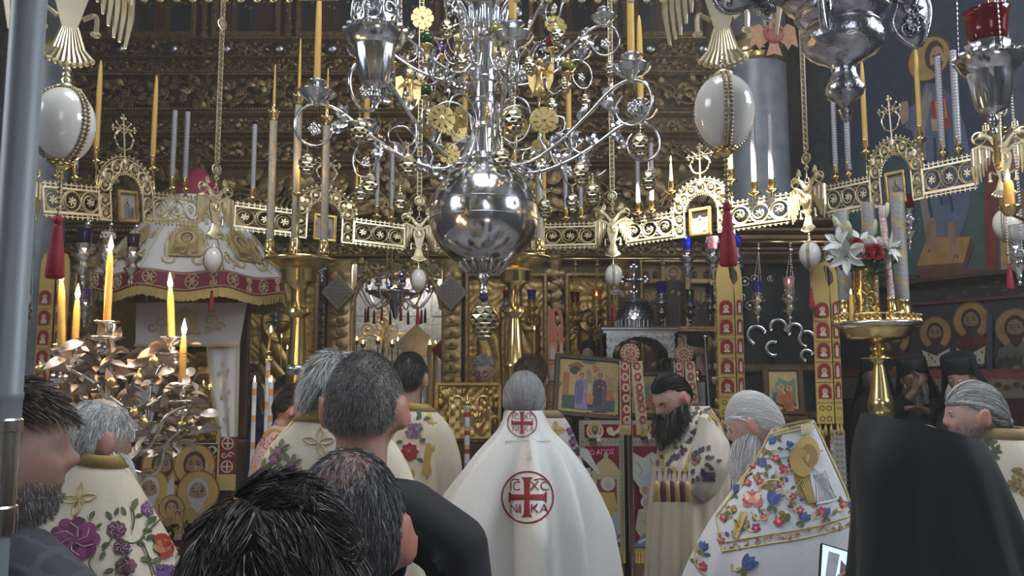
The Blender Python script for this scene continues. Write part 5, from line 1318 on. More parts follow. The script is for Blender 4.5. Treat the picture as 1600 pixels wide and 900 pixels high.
# red side band with roundels at the end of the curtain
pt=Paint(.003);pt.rect(LX(349),LZ(684),LX(376),LZ(740),(.20,.03,.025));pt.rect(LX(349),LZ(740),LX(376),LZ(765),(.58,.44,.16));pt.rect(LX(344),LZ(765),LX(350),LZ(678),(.58,.44,.16))
for y in(692,728):
 pt.ring(LX(362),LZ(y),7.5*k,9.5*k,(.66,.56,.42));pt.rect(LX(361),LZ(y+7),LX(363.4),LZ(y-7),(.66,.56,.42));pt.rect(LX(355),LZ(y+1.2),LX(369),LZ(y-1.2),(.66,.56,.42))
for s_ in(-1,1):c=spiral(LX(362+s_*5),LZ(710),5*k,k,0,s_*6,14);pt.line(c[:,[0,2]],.01,(.66,.56,.42))
pt.build('red_end_band','embroidery',cu,Matrix.Translation((0,-.045,0)))
# red podea with embroidered saints hanging under the icon
pd=thing('embroidered_podea','dark red icon apron embroidered with four haloed saints around a small icon','icon apron',(P(292,600,D).x,D-.06,0))
m=MB(False);m.box((0,.02,(LZ(690)+LZ(880))/2),(112*k,.012,LZ(690)-LZ(880)));m.build('cloth','black_cloth',pd)
pt=Paint(.002);pt.rect(LX(236),LZ(880),LX(347),LZ(712),(.16,.008,.02));pt.rect(LX(236),LZ(711),LX(347),LZ(693),(.05,.045,.04))
for j in range(7):
 x=LX(243+j*16);pt.ring(x,LZ(702),4*k,6.5*k,(.62,.58,.45),10)
 for s_ in(-1,1):pt.line([(x+s_*3*k,LZ(697)),(x+s_*9*k,LZ(702)),(x+s_*3*k,LZ(707))],.01,(.62,.58,.45))
pt.line([(LX(236),LZ(712)),(LX(344),LZ(712)),(LX(344),LZ(880))],.007,(.6,.56,.44));pt.line([(LX(236),LZ(692)),(LX(347),LZ(692))],.008,(.66,.62,.5))
GOLD=(.60,.43,.17);CR=(.66,.58,.44)
pt.rect(LX(280),LZ(770),LX(283),LZ(713),(.62,.47,.16));pt.rect(LX(274),LZ(724),LX(293),LZ(721),(.62,.47,.16));pt.rect(LX(278),LZ(741),LX(286),LZ(738),(.62,.47,.16))
HB=(.62,.40,.13)
for x,y,rb,hr in((265,728,CR,(.10,.06,.04)),(314,727,(.58,.43,.2),(.10,.06,.04)),(247,765,GOLD,(.55,.53,.5)),(322,768,GOLD,(.55,.53,.5))):
 pt.saint(LX(x),LZ(y),78*k*2.4/2.4*1.25,rb,tuple(c*.8 for c in rb),halo=HB,hair=hr,bust=True)
pt.poly([(LX(272),LZ(790)),(LX(276),LZ(755)),(LX(284),LZ(740)),(LX(288),LZ(775)),(LX(284),LZ(792))],(.62,.60,.55))
pt.poly([(LX(263),LZ(778)),(LX(306),LZ(774)),(LX(300),LZ(840)),(LX(268),LZ(838))],(.60,.44,.2));pt.line([(LX(263),LZ(778)),(LX(306),LZ(774)),(LX(300),LZ(840)),(LX(268),LZ(838)),(LX(263),LZ(778))],.008,(.40,.27,.1))
pt.saint(LX(284),LZ(792),.3,(.45,.28,.12),(.38,.22,.1),halo=(.50,.34,.14),beard=False,bust=True,skin=(.5,.33,.18));pt.saint(LX(294),LZ(802),.14,(.55,.36,.16),(.5,.3,.1),halo=(.5,.34,.14),beard=False,bust=True,skin=(.5,.33,.18))
pt.text('ὁ',LX(336),LZ(722),.04,CR);pt.text('Ἅγιος',LX(336),LZ(727),.045,CR);pt.text('ὁ',LX(336),LZ(750),.04,CR);pt.text('Ἅγ',LX(336),LZ(756),.045,CR)
pt.build('embroidered_figures','embroidery',pd,Matrix.Translation((0,.012,0)))
# --- silver tree candelabrum
D=3.1;k=S(D);tb=Vector((P(170,600,D).x,D,0));tr=thing('silver_leaf_candelabrum','silver candelabrum shaped as a leafy tree with golden fruits','candelabrum',tb)
def tl(px,py,dd=0.):return P(px,py,D+dd)-tb
m=MB();zf=0
m.lathe([(.16,0),(.165,.03),(.1,.06),(.05,.12),(.03,.2),(.045,.26),(.025,.32),(.018,.5),(.016,tl(165,600).z),(.013,tl(165,520).z),(.02,tl(165,512).z),(.014,tl(165,505).z)][::-1],16,T=Matrix.Translation((0,0,0)));m.build('trunk','silver_warm',tr)
BR=[((170,640,0),(150,600,-.04),(115,580,-.06),(98,560,-.05)),((170,620,0),(215,640,-.05),(262,615,-.05),(284,612,-.04)),((170,660,0),(225,670,-.04),(238,600,-.02),(268,545,.02)),((170,690,0),(125,640,-.08),(85,620,-.05),(70,600,0)),((170,700,0),(230,700,-.1),(260,650,-.1),(300,630,-.06)),((170,655,0),(200,610,.1),(215,580,.12),(216,560,.12)),((170,640,0),(130,625,.12),(120,600,.12),(112,585,.1)),((170,720,0),(240,740,-.08),(262,690,-.1),(300,660,-.1))]
bm=[];ends=[]
for b in BR:
 pts=smoothpts([tl(*q)for q in b],8);mb=MB();mb.tube(pts,np.linspace(.010,.005,len(pts)),6);mb.build('branch','silver_warm',tr);bm.append(pts)
lm=MB();g=np.zeros((6,5,3))
for i in range(6):
 t=i/5;w_=.5*math.sin(min(1,t*.97+.03)*PI)**.75
 for j in range(5):q=(j-2)/2;g[i,j]=(t,q*w_*.46,.10*math.sin(t*PI)-.06*abs(q)*-1*w_-.22*t*t)
lm.grid(g);lp=None;rr=np.random.default_rng(21)
def leafpiece(p,L):
 global lp
 T=Matrix.Translation(p)@Euler((rr.uniform(-1.2,1.2),rr.uniform(-.9,.5),rr.uniform(0,2*PI))).to_matrix().to_4x4()@Matrix.Diagonal((L,L*rr.uniform(.8,1.15),L,1))
 if lp is None:lp=lm.build('leaf','leaf_silver',tr);lp.matrix_local=T
 else:piece(lp,tr,T)
for pts in bm:
 for q in range(20):
  i=rr.integers(8,len(pts));leafpiece(Vector(pts[i])+Vector(rr.uniform(-.035,.035,3)),rr.uniform(.055,.092))
for q in range(130):
 p=tl(rr.uniform(85,300),rr.uniform(545,700),rr.uniform(-.12,.12));leafpiece(p,rr.uniform(.05,.095))
for px_,py_,sx in((150,530,1),(190,525,1),(205,545,1),(140,545,-1),(215,560,1),(130,530,-1),(195,560,1),(150,560,1)):leafpiece(tl(px_,py_,rr.uniform(-.05,.05)),.115)
fm=MB();fm.sph((0,0,0),.0185,12,8);fm.lathe([(.006,.015),(.004,.025),(.0,.026)][::-1],8);f0=None
for px_,py_ in((205,620),(62,577),(216,590),(174,597),(152,633),(210,645),(225,660),(240,565),(120,610),(285,664),(100,600),(190,680)):
 T=Matrix.Translation(tl(px_,py_,rr.uniform(-.13,-.03)))
 if f0 is None:f0=fm.build('golden_fruit','gilt',tr);f0.matrix_local=T
 else:piece(f0,tr,T)
cupm=MB();cupm.lathe([(.0,-.055),(.03,-.05),(.04,-.03),(.036,-.012),(.02,-.004),(.05,.004),(.064,.012),(.06,.016),(.016,.012),(.014,.05),(.03,.062),(.046,.07),(.044,.074),(.013,.07)][::-1],18)
cu0=None
TC=[(97,548,440,'lit beeswax candle, leftmost of the leafy silver candelabrum',-.05),(117,540,467,'lit beeswax candle, second from left on the leafy silver candelabrum',.1),(167,503,392,'tallest lit candle at the top of the leafy silver candelabrum',0),(269,528,450,'orange lit candle before the white curtain on the leafy candelabrum',.02),(284,601,523,'lit beeswax candle, lowest and rightmost of the leafy candelabrum',-.04)]
for X,yb,yt,lab,dd in TC:
 p=tl(X,yb,dd);T=Matrix.Translation(p-Vector((0,0,.07)))
 if cu0 is None:cu0=cupm.build('candle_cup','silver_warm',tr);cu0.matrix_local=T
 else:piece(cu0,tr,T)
 q=P(X,yb,D+dd);h=P(X,yt,D+dd).z-q.z;t=thing('lit_candle',lab,'candle',q-Vector((0,0,.03)),group='lit candles of the leafy candelabrum');h+=.03
 m=MB();m.lathe([(.0001,h-.005),(.006,h-.001),(.0085,h-.012),(.0125,h-.05),(.0135,0)],12);m.build('wax_body','wax',t);m=MB();m.tube([(0,0,h-.006),(.002,0,h+.006)],.0014,4);m.build('wick','wick',t);flame_parts(t,h,1.45);t.rotation_euler=(0,math.radians({97:-3.5,269:-4}.get(X,0)),0)
 candle_light(P(X,yt-12,D+dd-.03),1.5)
# --- three painted candles held up before the icon (triple candlestick)
D=4.5;p=P(420,600,D);tk=thing('triple_candlestick','painted triple candlestick with burning tips held up beside the umbrella curtain','candlestick',(p.x,D,0));k=S(D)
for X,yt,yb,lit in((398,597,690,1),(418,566,690,0),(424,597,690,1)):
 q=P(X,yb,D)-p;x=(X-420)*k;z0,z1=P(X,yb,D).z,P(X,yt,D).z;m=MB();n=16;zs=np.linspace(z0-.25,z1,n+1)
 for i in range(n):
  c=[(.62,.66,.60),(.50,.56,.58),(.62,.30,.12),(.66,.66,.66)][i%4];m.lathe([(.0125,zs[i+1]),(.0125,zs[i])],10,T=T_((x,0,0)),col=c)
 m.lathe([(.0001,z1+.002),(.0125,z1)],10,T=T_((x,0,0)),col=(.6,.66,.6));o=m.build('painted_candle','candle_paint',tk)
 if lit:f=MB();f.lathe([(.0001,z1+.035),(.004,z1+.02),(.005,z1+.008),(.0001,z1+.002)],8,T=T_((x,0,0)));f.build('flame','glow_flame',o)
m=MB();z0=P(420,690,D).z-.25;m.lathe([(.0,0),(.10,0),(.09,.02),(.02,.05),(.014,.3),(.014,z0-.05),(.03,z0-.02),(.035,z0),(0,z0)][::-1],12);m.tube([(-.08,0,z0),(.05,0,z0)],.012,6);m.build('handle','silver',tk)
zt=P(418,566,D).z;m=MB();m.lathe([(.0,zt-.01),(.016,zt),(.03,zt+.012),(.01,zt+.02),(.012,zt+.05),(.022,zt+.056),(.01,zt+.062)][::-1],12,T=T_((-.005,0,0)));m.build('drip_cup','brass',tk)
a_,b_=P(419,550,D)-Vector((p.x,D,0)),P(423,520,D)-Vector((p.x,D,0));m=MB();m.tube([a_,b_],.006,6);o=m.build('thin_taper','wax',tk);f=MB();f.lathe([(.0001,.04),(.006,.02),(.006,.008),(.0001,0)],8,T=Matrix.Translation(b_));f.build('flame','glow_flame',o)
for X,Y,d,lab in((440,527,8.9,'tiny candle flame glimmering before the embossed icon, upper one'),(449,545,8.9,'tiny candle flame glimmering before the embossed icon, lower one'),(835,515,8.6,'lit thin candle under the blue gilded lamp'),(932,462,8.4,'tiny flame in front of the embossed icon beside the lamps')):
 q=P(X,Y,d);t=thing('lit_taper',lab,'candle',(q.x,d,q.z-.32));m=MB();m.lathe([(.0001,.32),(.007,.318),(.009,0)],8);m.tube([(0,0,.02),(0,IY-d-.02,-.03)],.007,5);m.build('wax_body','wax',t);flame_parts(t,.32,.9)
# --- stole banners with saints in arches
def stole(px0,px1,ytop,ybot,d,label,gold=(.56,.38,.12),split=.68,loop=True,tas=True,n=6,y0=None,fields=((.25,.015,.02),(.55,.38,.1))):
 k=S(d);w_=(px1-px0)*k;z1,z0=P(0,ytop,d).z,P(0,ybot,d).z;xc=P((px0+px1)/2,500,d).x;t=thing('stole_banner',label,'stole',(xc,d,0));Ls=z1-z0
 zb=z1-min(.45,Ls*.25)
 for s_,(xa,xb)in((0,(-w_/2,-w_/2+w_*split-.006)),(1,(-w_/2+w_*split+.006,w_/2))):
  m=MB(False);xm=-w_/2+w_*split;cxn=-w_*.05
  SP=lambda x,t:(x,zb+(z1-zb)*t);xc0=xm*.35;hw2=w_*(1-split)*.55
  if s_==0:g=[((xa,zb),(xb,zb)),(SP(xa,.25),SP(xm-.006,.35)),(SP(xa,.5),SP(xm-w_*.16,.55)),(SP(xa+.004,.72),SP(xm-w_*.18,.72)),(SP(xa+w_*.12,.9),SP(xc0-.018,.85)),(SP(xc0,1.),SP(xc0,.9))]
  else:g=[((xa,zb),(xb,zb)),(SP(xm,.35),SP(xb,.25)),(SP(xm+hw2,.5),SP(xb,.5)),(SP(xm+hw2*.8,.7),SP(xb-.004,.72)),(SP(xc0+.018,.85),SP(xb-w_*.12,.9)),(SP(xc0,.9),SP(xc0,1.))]
  g=[((xa,z0),(xb,z0))]+g
  for(p,q),(p2,q2)in zip(g[:-1],g[1:]):m.prism([p,q,q2,p2],.012,Matrix.Translation((0,.012*s_,0)),gold)
  st_=m.build('strip','embroidery',t);pt=Paint(.0015);cw=xb-xa;xm2=(xa+xb)/2;hh=(zb-z0)/n
  for i in range(n):
   za,zc2=z0+i*hh,z0+(i+1)*hh
   if i==0 and n>4:
    pt.rect(xa+.006,za+.01,xb-.006,zc2-.006,(.50,.40,.08));
    for q in(.25,.75):
     for x in(.3,.7):pt.ring(xa+cw*x,za+hh*q,cw*.10,cw*.17,(.22,.10,.02),10)
    continue
   f=fields[0];pt.rect(xa+.004,za+.004,xb-.004,za+.014,fields[1]);pt.poly([(xa+cw*.12,za+.03),(xb-cw*.12,za+.03),(xb-cw*.12,zc2-cw*.42)]+[(xm2+cw*.38*math.cos(q),zc2-cw*.42+cw*.34*math.sin(q))for q in np.linspace(.1,PI-.1,7)]+[(xa+cw*.12,zc2-cw*.42)],f)
   hz=zc2-cw*.42-.01;fw=min(cw*.22,.03);wc=(.62,.54,.44)
   pt.ell(xm2,hz,fw*.75,fw*.75,(.62,.47,.22),10);pt.ell(xm2,hz,fw*.42,fw*.5,(.45,.28,.18),8);pt.poly([(xm2-fw*.9,hz-fw*1.3),(xm2-fw*.3,hz-fw*.5),(xm2+fw*.3,hz-fw*.5),(xm2+fw*.9,hz-fw*1.3),(xm2+fw*.8,za+.035),(xm2-fw*.8,za+.035)],wc);pt.line([(xm2-fw*.2,hz-fw),(xm2+fw*.1,za+.05)],fw*.25,(.42,.35,.30))
  pt.build('saint_embroidery','embroidery',st_,Matrix.Translation((0,-.012+.012*s_,0)))
  if tas:
   o0=None
   for j in range(3 if cw>.06 else 2):
    T=T_((xa+cw*(j+.5)/(3 if cw>.06 else 2),0,z0));mt=MB();mt.sph((0,0,-.01),.009,8,5);mt.lathe([(.006,-.015),(.010,-.03),(.013,-.075),(0,-.074)],8)
    if o0 is None:o0=mt.build('tassel','tassel_gold',st_);o0.matrix_local=T
    else:piece(o0,st_,T)
# hung on a slim stand behind
 m=MB();xm=-w_/2+w_*split;m.tube([(xm-.03,.05,0.0),(xm-.03,.05,z1-.01)],.014,8);m.tube([(xm-.03,.05,z1-.02),(xm-.03,-.01,z1-.015)],.012,6);m.lathe([(.0,0.0),(.15,0.0),(.14,.02),(.02,.04)][::-1],16,T=T_((xm-.03,.05,0)));m.build('hanger_post','wood',t);return t
stole(1120,1161,407,652,5.2,'golden stole with red-arched saints hanging beside the lit ring panel lamps')
stole(1270,1311,408,662,5.4,'golden stole with saints next to the brass stand with the vase')
stole(60,104,391,640,5.3,'golden stole with saints seen behind the leafy candelabrum',split=.55)
stole(855,880,480,700,7.9,'reddish stole with Greek letters hanging by the embossed icon',gold=(.50,.17,.10),fields=((.55,.30,.2),(.6,.4,.2)),n=5)
# colourful embroidered cloth below the right stole
p=P(1297,700,5.6);t=thing('embroidered_cloth','red and green lattice embroidered cloth under the golden stole by the vase stand','cloth',(p.x,5.6,0));k=S(5.6);zz=lambda y:P(0,y,5.6).z
m=MB(False);m.box((0,.015,zz(672)/2),(48*k,.02,zz(672)),col=(.55,.52,.46));m.build('cloth','embroidery',t);pt=Paint(.0015)
for j in range(4):
 for i in range(16):
  x,z=(-20+j*5.5)*k,zz(690+i*9);pt.ring(x,z,.008,.014,(.30,.05,.07)if j<2 else(.05,.16,.12),8)
  pt.line([(x-.012,z+.018),(x+.012,z+.018)],.005,(.10,.2,.12))
for i in range(18):
 for j in range(3):pt.ring((6+j*6)*k,zz(676+i*9),.005,.0095,(.12,.12,.14),8)
pt.saint(-10*k,zz(684),.12,(.62,.6,.55),(.1,.22,.16),bust=True);pt.build('lattice_embroidery','embroidery',t)
# --- domed silver model with arches (reliquary) on its table
D=7.5;k=S(D);kx=P(1003,500,D).x;kv=thing('domed_reliquary','silver domed church-shaped reliquary with arches and a cross on top','reliquary',(kx,D+.45,0));zz=lambda y:P(0,y,D).z
zt=zz(514);zbm=zz(650);hw=.40
m=MB();m.lathe([(31*k,zz(493)),(32*k,zz(489)),(31*k,zz(480)),(27*k,zz(470)),(18*k,zz(462)),(8*k,zz(458)),(5*k,zz(455)),(.001,zz(454))][::-1],40);
dome=m.build('dome','silver_dull',kv,auto=.6);sc_m=MB(False);sc_m.add([(-.022,-.002,.0),(.022,-.002,0),(.024,-.008,-.022),(.0,-.012,-.04),(-.024,-.008,-.022)],[(0,1,2,3,4)][::-1]);o0=None
for i in range(6):
 y=490-i*5.2;r=np.interp(y,[454,458,462,470,480,489,493],[0.5,8,18,27,31,32,31])*k;n=max(8,int(2*PI*r/.045))
 for j in range(n):
  a=(j+.5*(i%2))*2*PI/n;tilt=-max(0,(485-y)/30);T=T_((r*math.cos(a),r*math.sin(a),zz(y)),(0,0,a+PI/2))@T_((0,0,0),(tilt,0,0))
  if o0 is None:o0=sc_m.build('dome_tile','silver_dull',dome);o0.matrix_local=T
  else:piece(o0,dome,T)
m=MB();m.lathe([(33*k,zz(513)),(33*k,zz(510)),(28*k,zz(509)),(28*k,zz(496)),(33*k,zz(495)),(33*k,zz(492))][::-1],40)
for j in range(26):a=j*2*PI/26;m.tube([(31.5*k*math.cos(a),31.5*k*math.sin(a),zz(510)),(31.5*k*math.cos(a),31.5*k*math.sin(a),zz(495))],.011,6)
m.build('drum','silver_dull',kv,auto=.6)
m=MB(False);m.box((0,0,zt+.01),(126*k,126*k,.03),bev=.006);m.box((0,0,zt-.015),(118*k,118*k,.03));m.build('cornice_slab','silver_dull',kv)
W2=59*k
for s_ in range(4):
 m=MB(False);top=zt-.03;spring=zt-.26;R_=W2*.76;outl=[(-W2,top),(W2,top),(W2,spring)]+[(R_*math.cos(q),spring+R_*.85*math.sin(q)*.9)for q in np.linspace(0,PI,15)]+[(-W2,spring)]
 m.prism(outl,.03,T_((0,0,0),(0,0,s_*PI/2))@Matrix.Translation((0,-W2+.03,0)))
 TT=T_((0,0,0),(0,0,s_*PI/2))@Matrix.Translation((0,-W2,0))
 for q in np.linspace(.05,PI-.05,17):m.sph((R_*1.03*math.cos(q),-.003,spring+R_*.79*math.sin(q)),.012,5,4,T=TT)
 for sx in(-1,1):
  for j in range(3):
   for i in range(3-j):m.tube(spiral(sx*(W2-.05-i*.07),top-.05-j*.07,.03,.006,0,5*sx,9,-.004),.005,4,T=TT);
 m.build('arch_face','mother_of_pearl' if s_%2==0 else 'silver_dull',kv)
for sx in(-1,1):
 for sy in(-1,1):m=MB();m.lathe([(.03,zbm),(.03,zbm+.03),(.018,zbm+.06),(.018,zt-.31),(.032,zt-.27),(.032,zt-.25)],12,T=T_((sx*(W2-.03),sy*(W2-.03),0)));m.build('column','silver_dull',kv)
m=MB(False);m.box((0,0,zbm/2),(122*k,122*k,zbm),bev=.01);m.build('plinth','wood',kv)
m=MB();zc=zz(428);h_=24*k
def lobed(L,a):
 c,s2=math.cos(a),math.sin(a);m.tube([(0,0,zc),(L*.75*c,0,zc+L*.75*s2)],.022,6)
 for q in(-.5,0,.5):m.sph((L*(.82+.12*(q==0))*math.cos(a+q*.42),0,zc+L*(.82+.12*(q==0))*math.sin(a+q*.42)),(.028,.018,.028),8,6)
for a_,L in((0,.14),(PI,.14),(PI/2,.15),(-PI/2,.15)):lobed(L,a_)
m.sph((0,0,zc),(.035,.022,.035),8,6);m.tube([(0,0,zz(456)),(0,0,zc-.1)],.014,6);m.sph((0,0,zz(451)),.03,8,6);m.build('cross','silver',kv)
# --- red embroidered proskynetaria with the two festal icons
D=7.35;k=S(D);zz=lambda y:P(0,y,D).z;X=lambda px:P(px,700,D).x
def frontal(px0,px1,label,scene):
 xm=(X(px0)+X(px1))/2;w_=X(px1)-X(px0);t=thing('red_frontal_stand',label,'icon stand',(xm,D,0));m=MB(False);m.box((0,.068,zz(655)/2),(w_-.02,.10,zz(655)-.01),bev=.01);m.build('stand','wood',t)
 pt=Paint(.002);Z=lambda y:zz(y);RED2,GB,GG=(.26,.008,.035),(.44,.42,.30),(.50,.46,.30)
 pt.rect(-w_/2,Z(862),w_/2,Z(657),GB);pt.rect(-w_/2+.045,Z(684),w_/2-.045,Z(663),RED2);pt.rect(-w_/2+.045,Z(856),w_/2-.045,Z(697),RED2)
 for i in range(34):
  for sx in(-1,1):pt.ring(sx*(w_/2-.022),Z(660+i*6),.006,.012,(.20,.22,.14),8)
 for i in range(int(w_/.035)):pt.ring(-w_/2+.03+i*.035,Z(690),.006,.012,(.20,.22,.14),8)
 scene(pt,w_,Z,RED2,GG);o=pt.build('embroidered_panel','embroidery',t);fm=MB(False);n=int(w_/.012);rr=np.random.default_rng(4)
 m=MB(False);m.box((0,.004,(Z(657)+Z(862))/2),(w_,.008,Z(657)-Z(862)),col=GB);m.build('frontal_cloth','embroidery',t)
 for j in range(n):x=-w_/2+(j+.5)*w_/n;fm.box((x+rr.uniform(-.003,.003),-.003+.006*(j%2),Z(871)),(.0095,.007,Z(862)-Z(880)))
 fm.build('gold_fringe','tassel_gold',t,kind='stuff');b=MB(False);b.box((0,.005,Z(862)),(w_,.02,.02));b.build('fringe_band','tassel_gold',t);return t
def sceneL(pt,w_,Z,R,G):
 pt.ring(-.06,Z(673),.062,.075,(.62,.55,.42));pt.ell(-.06,Z(673),.062,.062,(.45,.25,.18));pt.saint(-.06,Z(671),.16,(.6,.58,.52),(.5,.46,.36),bust=True);pt.poly([(.05,Z(678)),(.12,Z(672)),(.16,Z(664)),(.17,Z(672)),(.1,Z(681))],(.62,.56,.46));pt.ell(.07,Z(672),.03,.03,(.62,.52,.3))
 pt.rect(-w_/2+.05,Z(852),w_/2-.05,Z(826),(.60,.55,.5))
 for i in range(12):
  for j in range(4):
   if(i+j)%2:pt.rect(-w_/2+.05+i*(w_-.1)/12,Z(852-j*6.5),-w_/2+.05+(i+1)*(w_-.1)/12,Z(852-(j+1)*6.5),(.22,.03,.08))
 pt.rect(-w_/2+.06,Z(826),-.06,Z(745),(.42,.46,.48));pt.rect(-.09,Z(826),.15,Z(740),(.50,.46,.30));pt.poly([(-.11,Z(740)),(.17,Z(740)),(.10,Z(722)),(.03,Z(712)),(-.04,Z(722))],(.56,.48,.24));pt.rect(-.05,Z(800),.12,Z(748),(.22,.07,.05));pt.ell(.03,Z(712),.02,.03,(.5,.44,.3))
 pt.poly([(-.25,Z(700)),(-.13,Z(700)),(-.02,Z(738)),(-.04,Z(740))],(.66,.66,.62));pt.poly([(-.2,Z(730)),(-.1,Z(730)),(-.1,Z(826)),(-.22,Z(826))],(.50,.52,.52))
 for z in(745,765,785):pt.rect(-.2,Z(z+12),-.12,Z(z),(.56,.60,.64))
 pt.ell(.045,Z(754),.065,.065,(.66,.60,.48),20);pt.ring(.045,Z(754),.06,.066,(.4,.3,.15));pt.ell(.045,Z(756),.028,.036,(.52,.48,.45));pt.poly([(-.03,Z(768)),(.10,Z(768)),(.12,Z(790)),(.07,Z(815)),(-.03,Z(822)),(-.05,Z(800))],(.60,.42,.12));pt.poly([(.0,Z(838)),(.13,Z(836)),(.12,Z(795)),(.03,Z(815))],(.38,.47,.62));pt.poly([(-.03,Z(822)),(.03,Z(815)),(.0,Z(838)),(-.04,Z(836))],(.5,.5,.42));pt.text('Ὁ ΑΓΙΟΣ',-.01,Z(705),.055,(.66,.62,.58))
def sceneR(pt,w_,Z,R,G):
 for x in(-.07,.10):pt.saint(x,Z(669),.15,(.6,.57,.5),(.5,.46,.36),bust=True)
 pt.poly([(-.2,Z(705)),(-.1,Z(715)),(-.02,Z(705)),(.1,Z(725)),(.15,Z(760)),(.0,Z(752)),(-.12,Z(765)),(-.22,Z(740))],(.52,.55,.48));pt.poly([(-.13,Z(745)),(-.02,Z(735)),(.05,Z(790)),(-.1,Z(800))],(.42,.48,.62));pt.ell(-.09,Z(764),.05,.05,(.56,.5,.42));pt.ell(-.08,Z(783),.05,.05,(.5,.54,.62));pt.ell(-.09,Z(765),.03,.035,(.45,.3,.2));pt.ell(-.08,Z(784),.03,.035,(.45,.36,.3));pt.poly([(-.15,Z(795)),(.0,Z(788)),(.06,Z(830)),(-.12,Z(842)),(-.18,Z(825))],(.48,.47,.36));pt.poly([(-.2,Z(852)),(.2,Z(852)),(.2,Z(815)),(.05,Z(838)),(-.1,Z(830))],(.12,.2,.42));pt.line([(-.15,Z(846)),(-.05,Z(836)),(.05,Z(846)),(.15,Z(838))],.02,(.6,.64,.7))
 for x,y in((-.16,720),(-.05,715),(.05,728),(-.12,810),(.0,815)):pt.line([(x,Z(y)),(x+.05,Z(y+14)),(x+.02,Z(y+24))],.014,(.36,.36,.30))
fL=frontal(905,975,'stand with red frontal embroidered with a haloed saint in gold and blue',sceneL)
fR=frontal(981,1062,'stand with red frontal embroidered with a blue sea scene',sceneR)
def festal(px,py,w_,h_,d,roll,label,scene):
 p=P(px,py,d);t=thing('festal_icon',label,'icon',p,(-.16,math.radians(roll),.0));fr=MB(False)
 for s_ in(-1,1):fr.box((s_*(w_/2-.02),0,h_/2),(.045,.04,h_),bev=.008);fr.box((0,0,h_/2+s_*(h_/2-.02)),(w_,.04,.045),bev=.008)
 f=fr.build('wooden_frame','wood',t);g=MB(False);g.box((0,.006,h_/2),(w_-.03,.02,h_-.03),col=(.50,.36,.15));g.build('gold_border','paint',t);pt=Paint(.0012);scene(pt,w_,h_);pt.build('icon_painting','paint',t,Matrix.Translation((0,-.005,0)))
 st_=MB()
 for x in(-.42,0,.42):
  for z in(.06,.94):st_.lathe([(0,.008),(.014,.006),(.018,0)],10,T=T_((x*w_,-.006,z*h_),(PI/2,0,0)))
 for x in(-.43,.43):st_.lathe([(0,.008),(.014,.006),(.018,0)],10,T=T_((x*w_,-.006,.5*h_),(PI/2,0,0)))
 st_.build('frame_boss','silver_dull',t,kind='stuff');b=MB(False);b.box((0,.03,.0),(.05,.08,.05));b.tube([(0,.02,h_*.7),(0,.2,.0)],.012,6);b.build('prop','wood',t);return t
def sc1(pt,w_,h_):
 a,b=w_/2-.075,.07;pt.rect(-a,b,a,h_-b,(.52,.37,.15));pt.rect(-a,b,a,h_*.34,(.05,.10,.07));pt.rect(-a,h_*.34,-a*.75,h_*.7,(.42,.16,.06))
 pt.poly([(-a*.85,h_*.82),(-a*.45,h_*.9),(-a*.2,h_*.82),(-a*.5,h_*.72)],(.30,.12,.05));pt.poly([(-a*.3,h_*.55),(-a*.05,h_*.82),(a*.25,h_*.55)],(.30,.25,.13));pt.poly([(a*.1,h_*.9),(a*.75,h_*.68),(a*.2,h_*.72)],(.55,.14,.05));pt.rect(a*.1,h_*.35,a*.95,h_*.68,(.40,.30,.16));pt.rect(a*.55,h_*.3,a*.95,h_*.48,(.50,.18,.07));pt.ell(-a*.55,h_*.75,.05,.04,(.05,.07,.05))
 pt.ell(0,h_*.9,.07,.02,(.13,.14,.12));pt.saint(-a*.28,h_*.66,h_*.6,(.26,.20,.34),(.16,.13,.30),halo=(.60,.43,.17),beard=False);pt.saint(a*.42,h_*.68,h_*.64,(.09,.07,.11),(.06,.05,.08),halo=(.60,.43,.17),beard=False);pt.poly([(-a*.15,h_*.4),(a*.2,h_*.34),(a*.15,h_*.2),(-a*.05,h_*.2)],(.42,.19,.06))
def sc2(pt,w_,h_):
 a,b=w_/2-.06,.06;pt.rect(-a,b,a,h_-b,(.50,.36,.15));pt.poly([(-a,h_*.5),(-a*.3,h_*.75),(a*.4,h_*.66),(a,h_*.75),(a,b),(-a,b)],(.16,.22,.18));pt.rect(-a,b,a,h_*.25,(.05,.11,.10))
 for x,z,c in((-a*.6,.5,(.08,.22,.22)),(-.02,.55,(.5,.33,.08)),(a*.4,.52,(.45,.12,.05))):pt.saint(x,h_*z,h_*.5,c,tuple(q*.7 for q in c),halo=(.6,.43,.17),beard=False)
 pt.ell(0,h_*.3,w_*.24,h_*.11,(.36,.10,.045));pt.rect(-w_*.05,h_*.12,w_*.05,h_*.28,(.30,.09,.04))
zt7=zz(655);i1=festal(912,655,.62,.57,7.28,0,'framed gold-ground feast icon of two robed figures, tilted on the red stand',sc1)
i1.location=P(918,653,7.4);i1.rotation_euler=(-.30,math.radians(5),.04)
i2=festal(1020,650,.50,.42,7.45,0,'smaller framed feast icon of green and red figures behind the rosette band',sc2);i2.location=P(1024,653,7.5);i2.rotation_euler=(-.2,0,0)
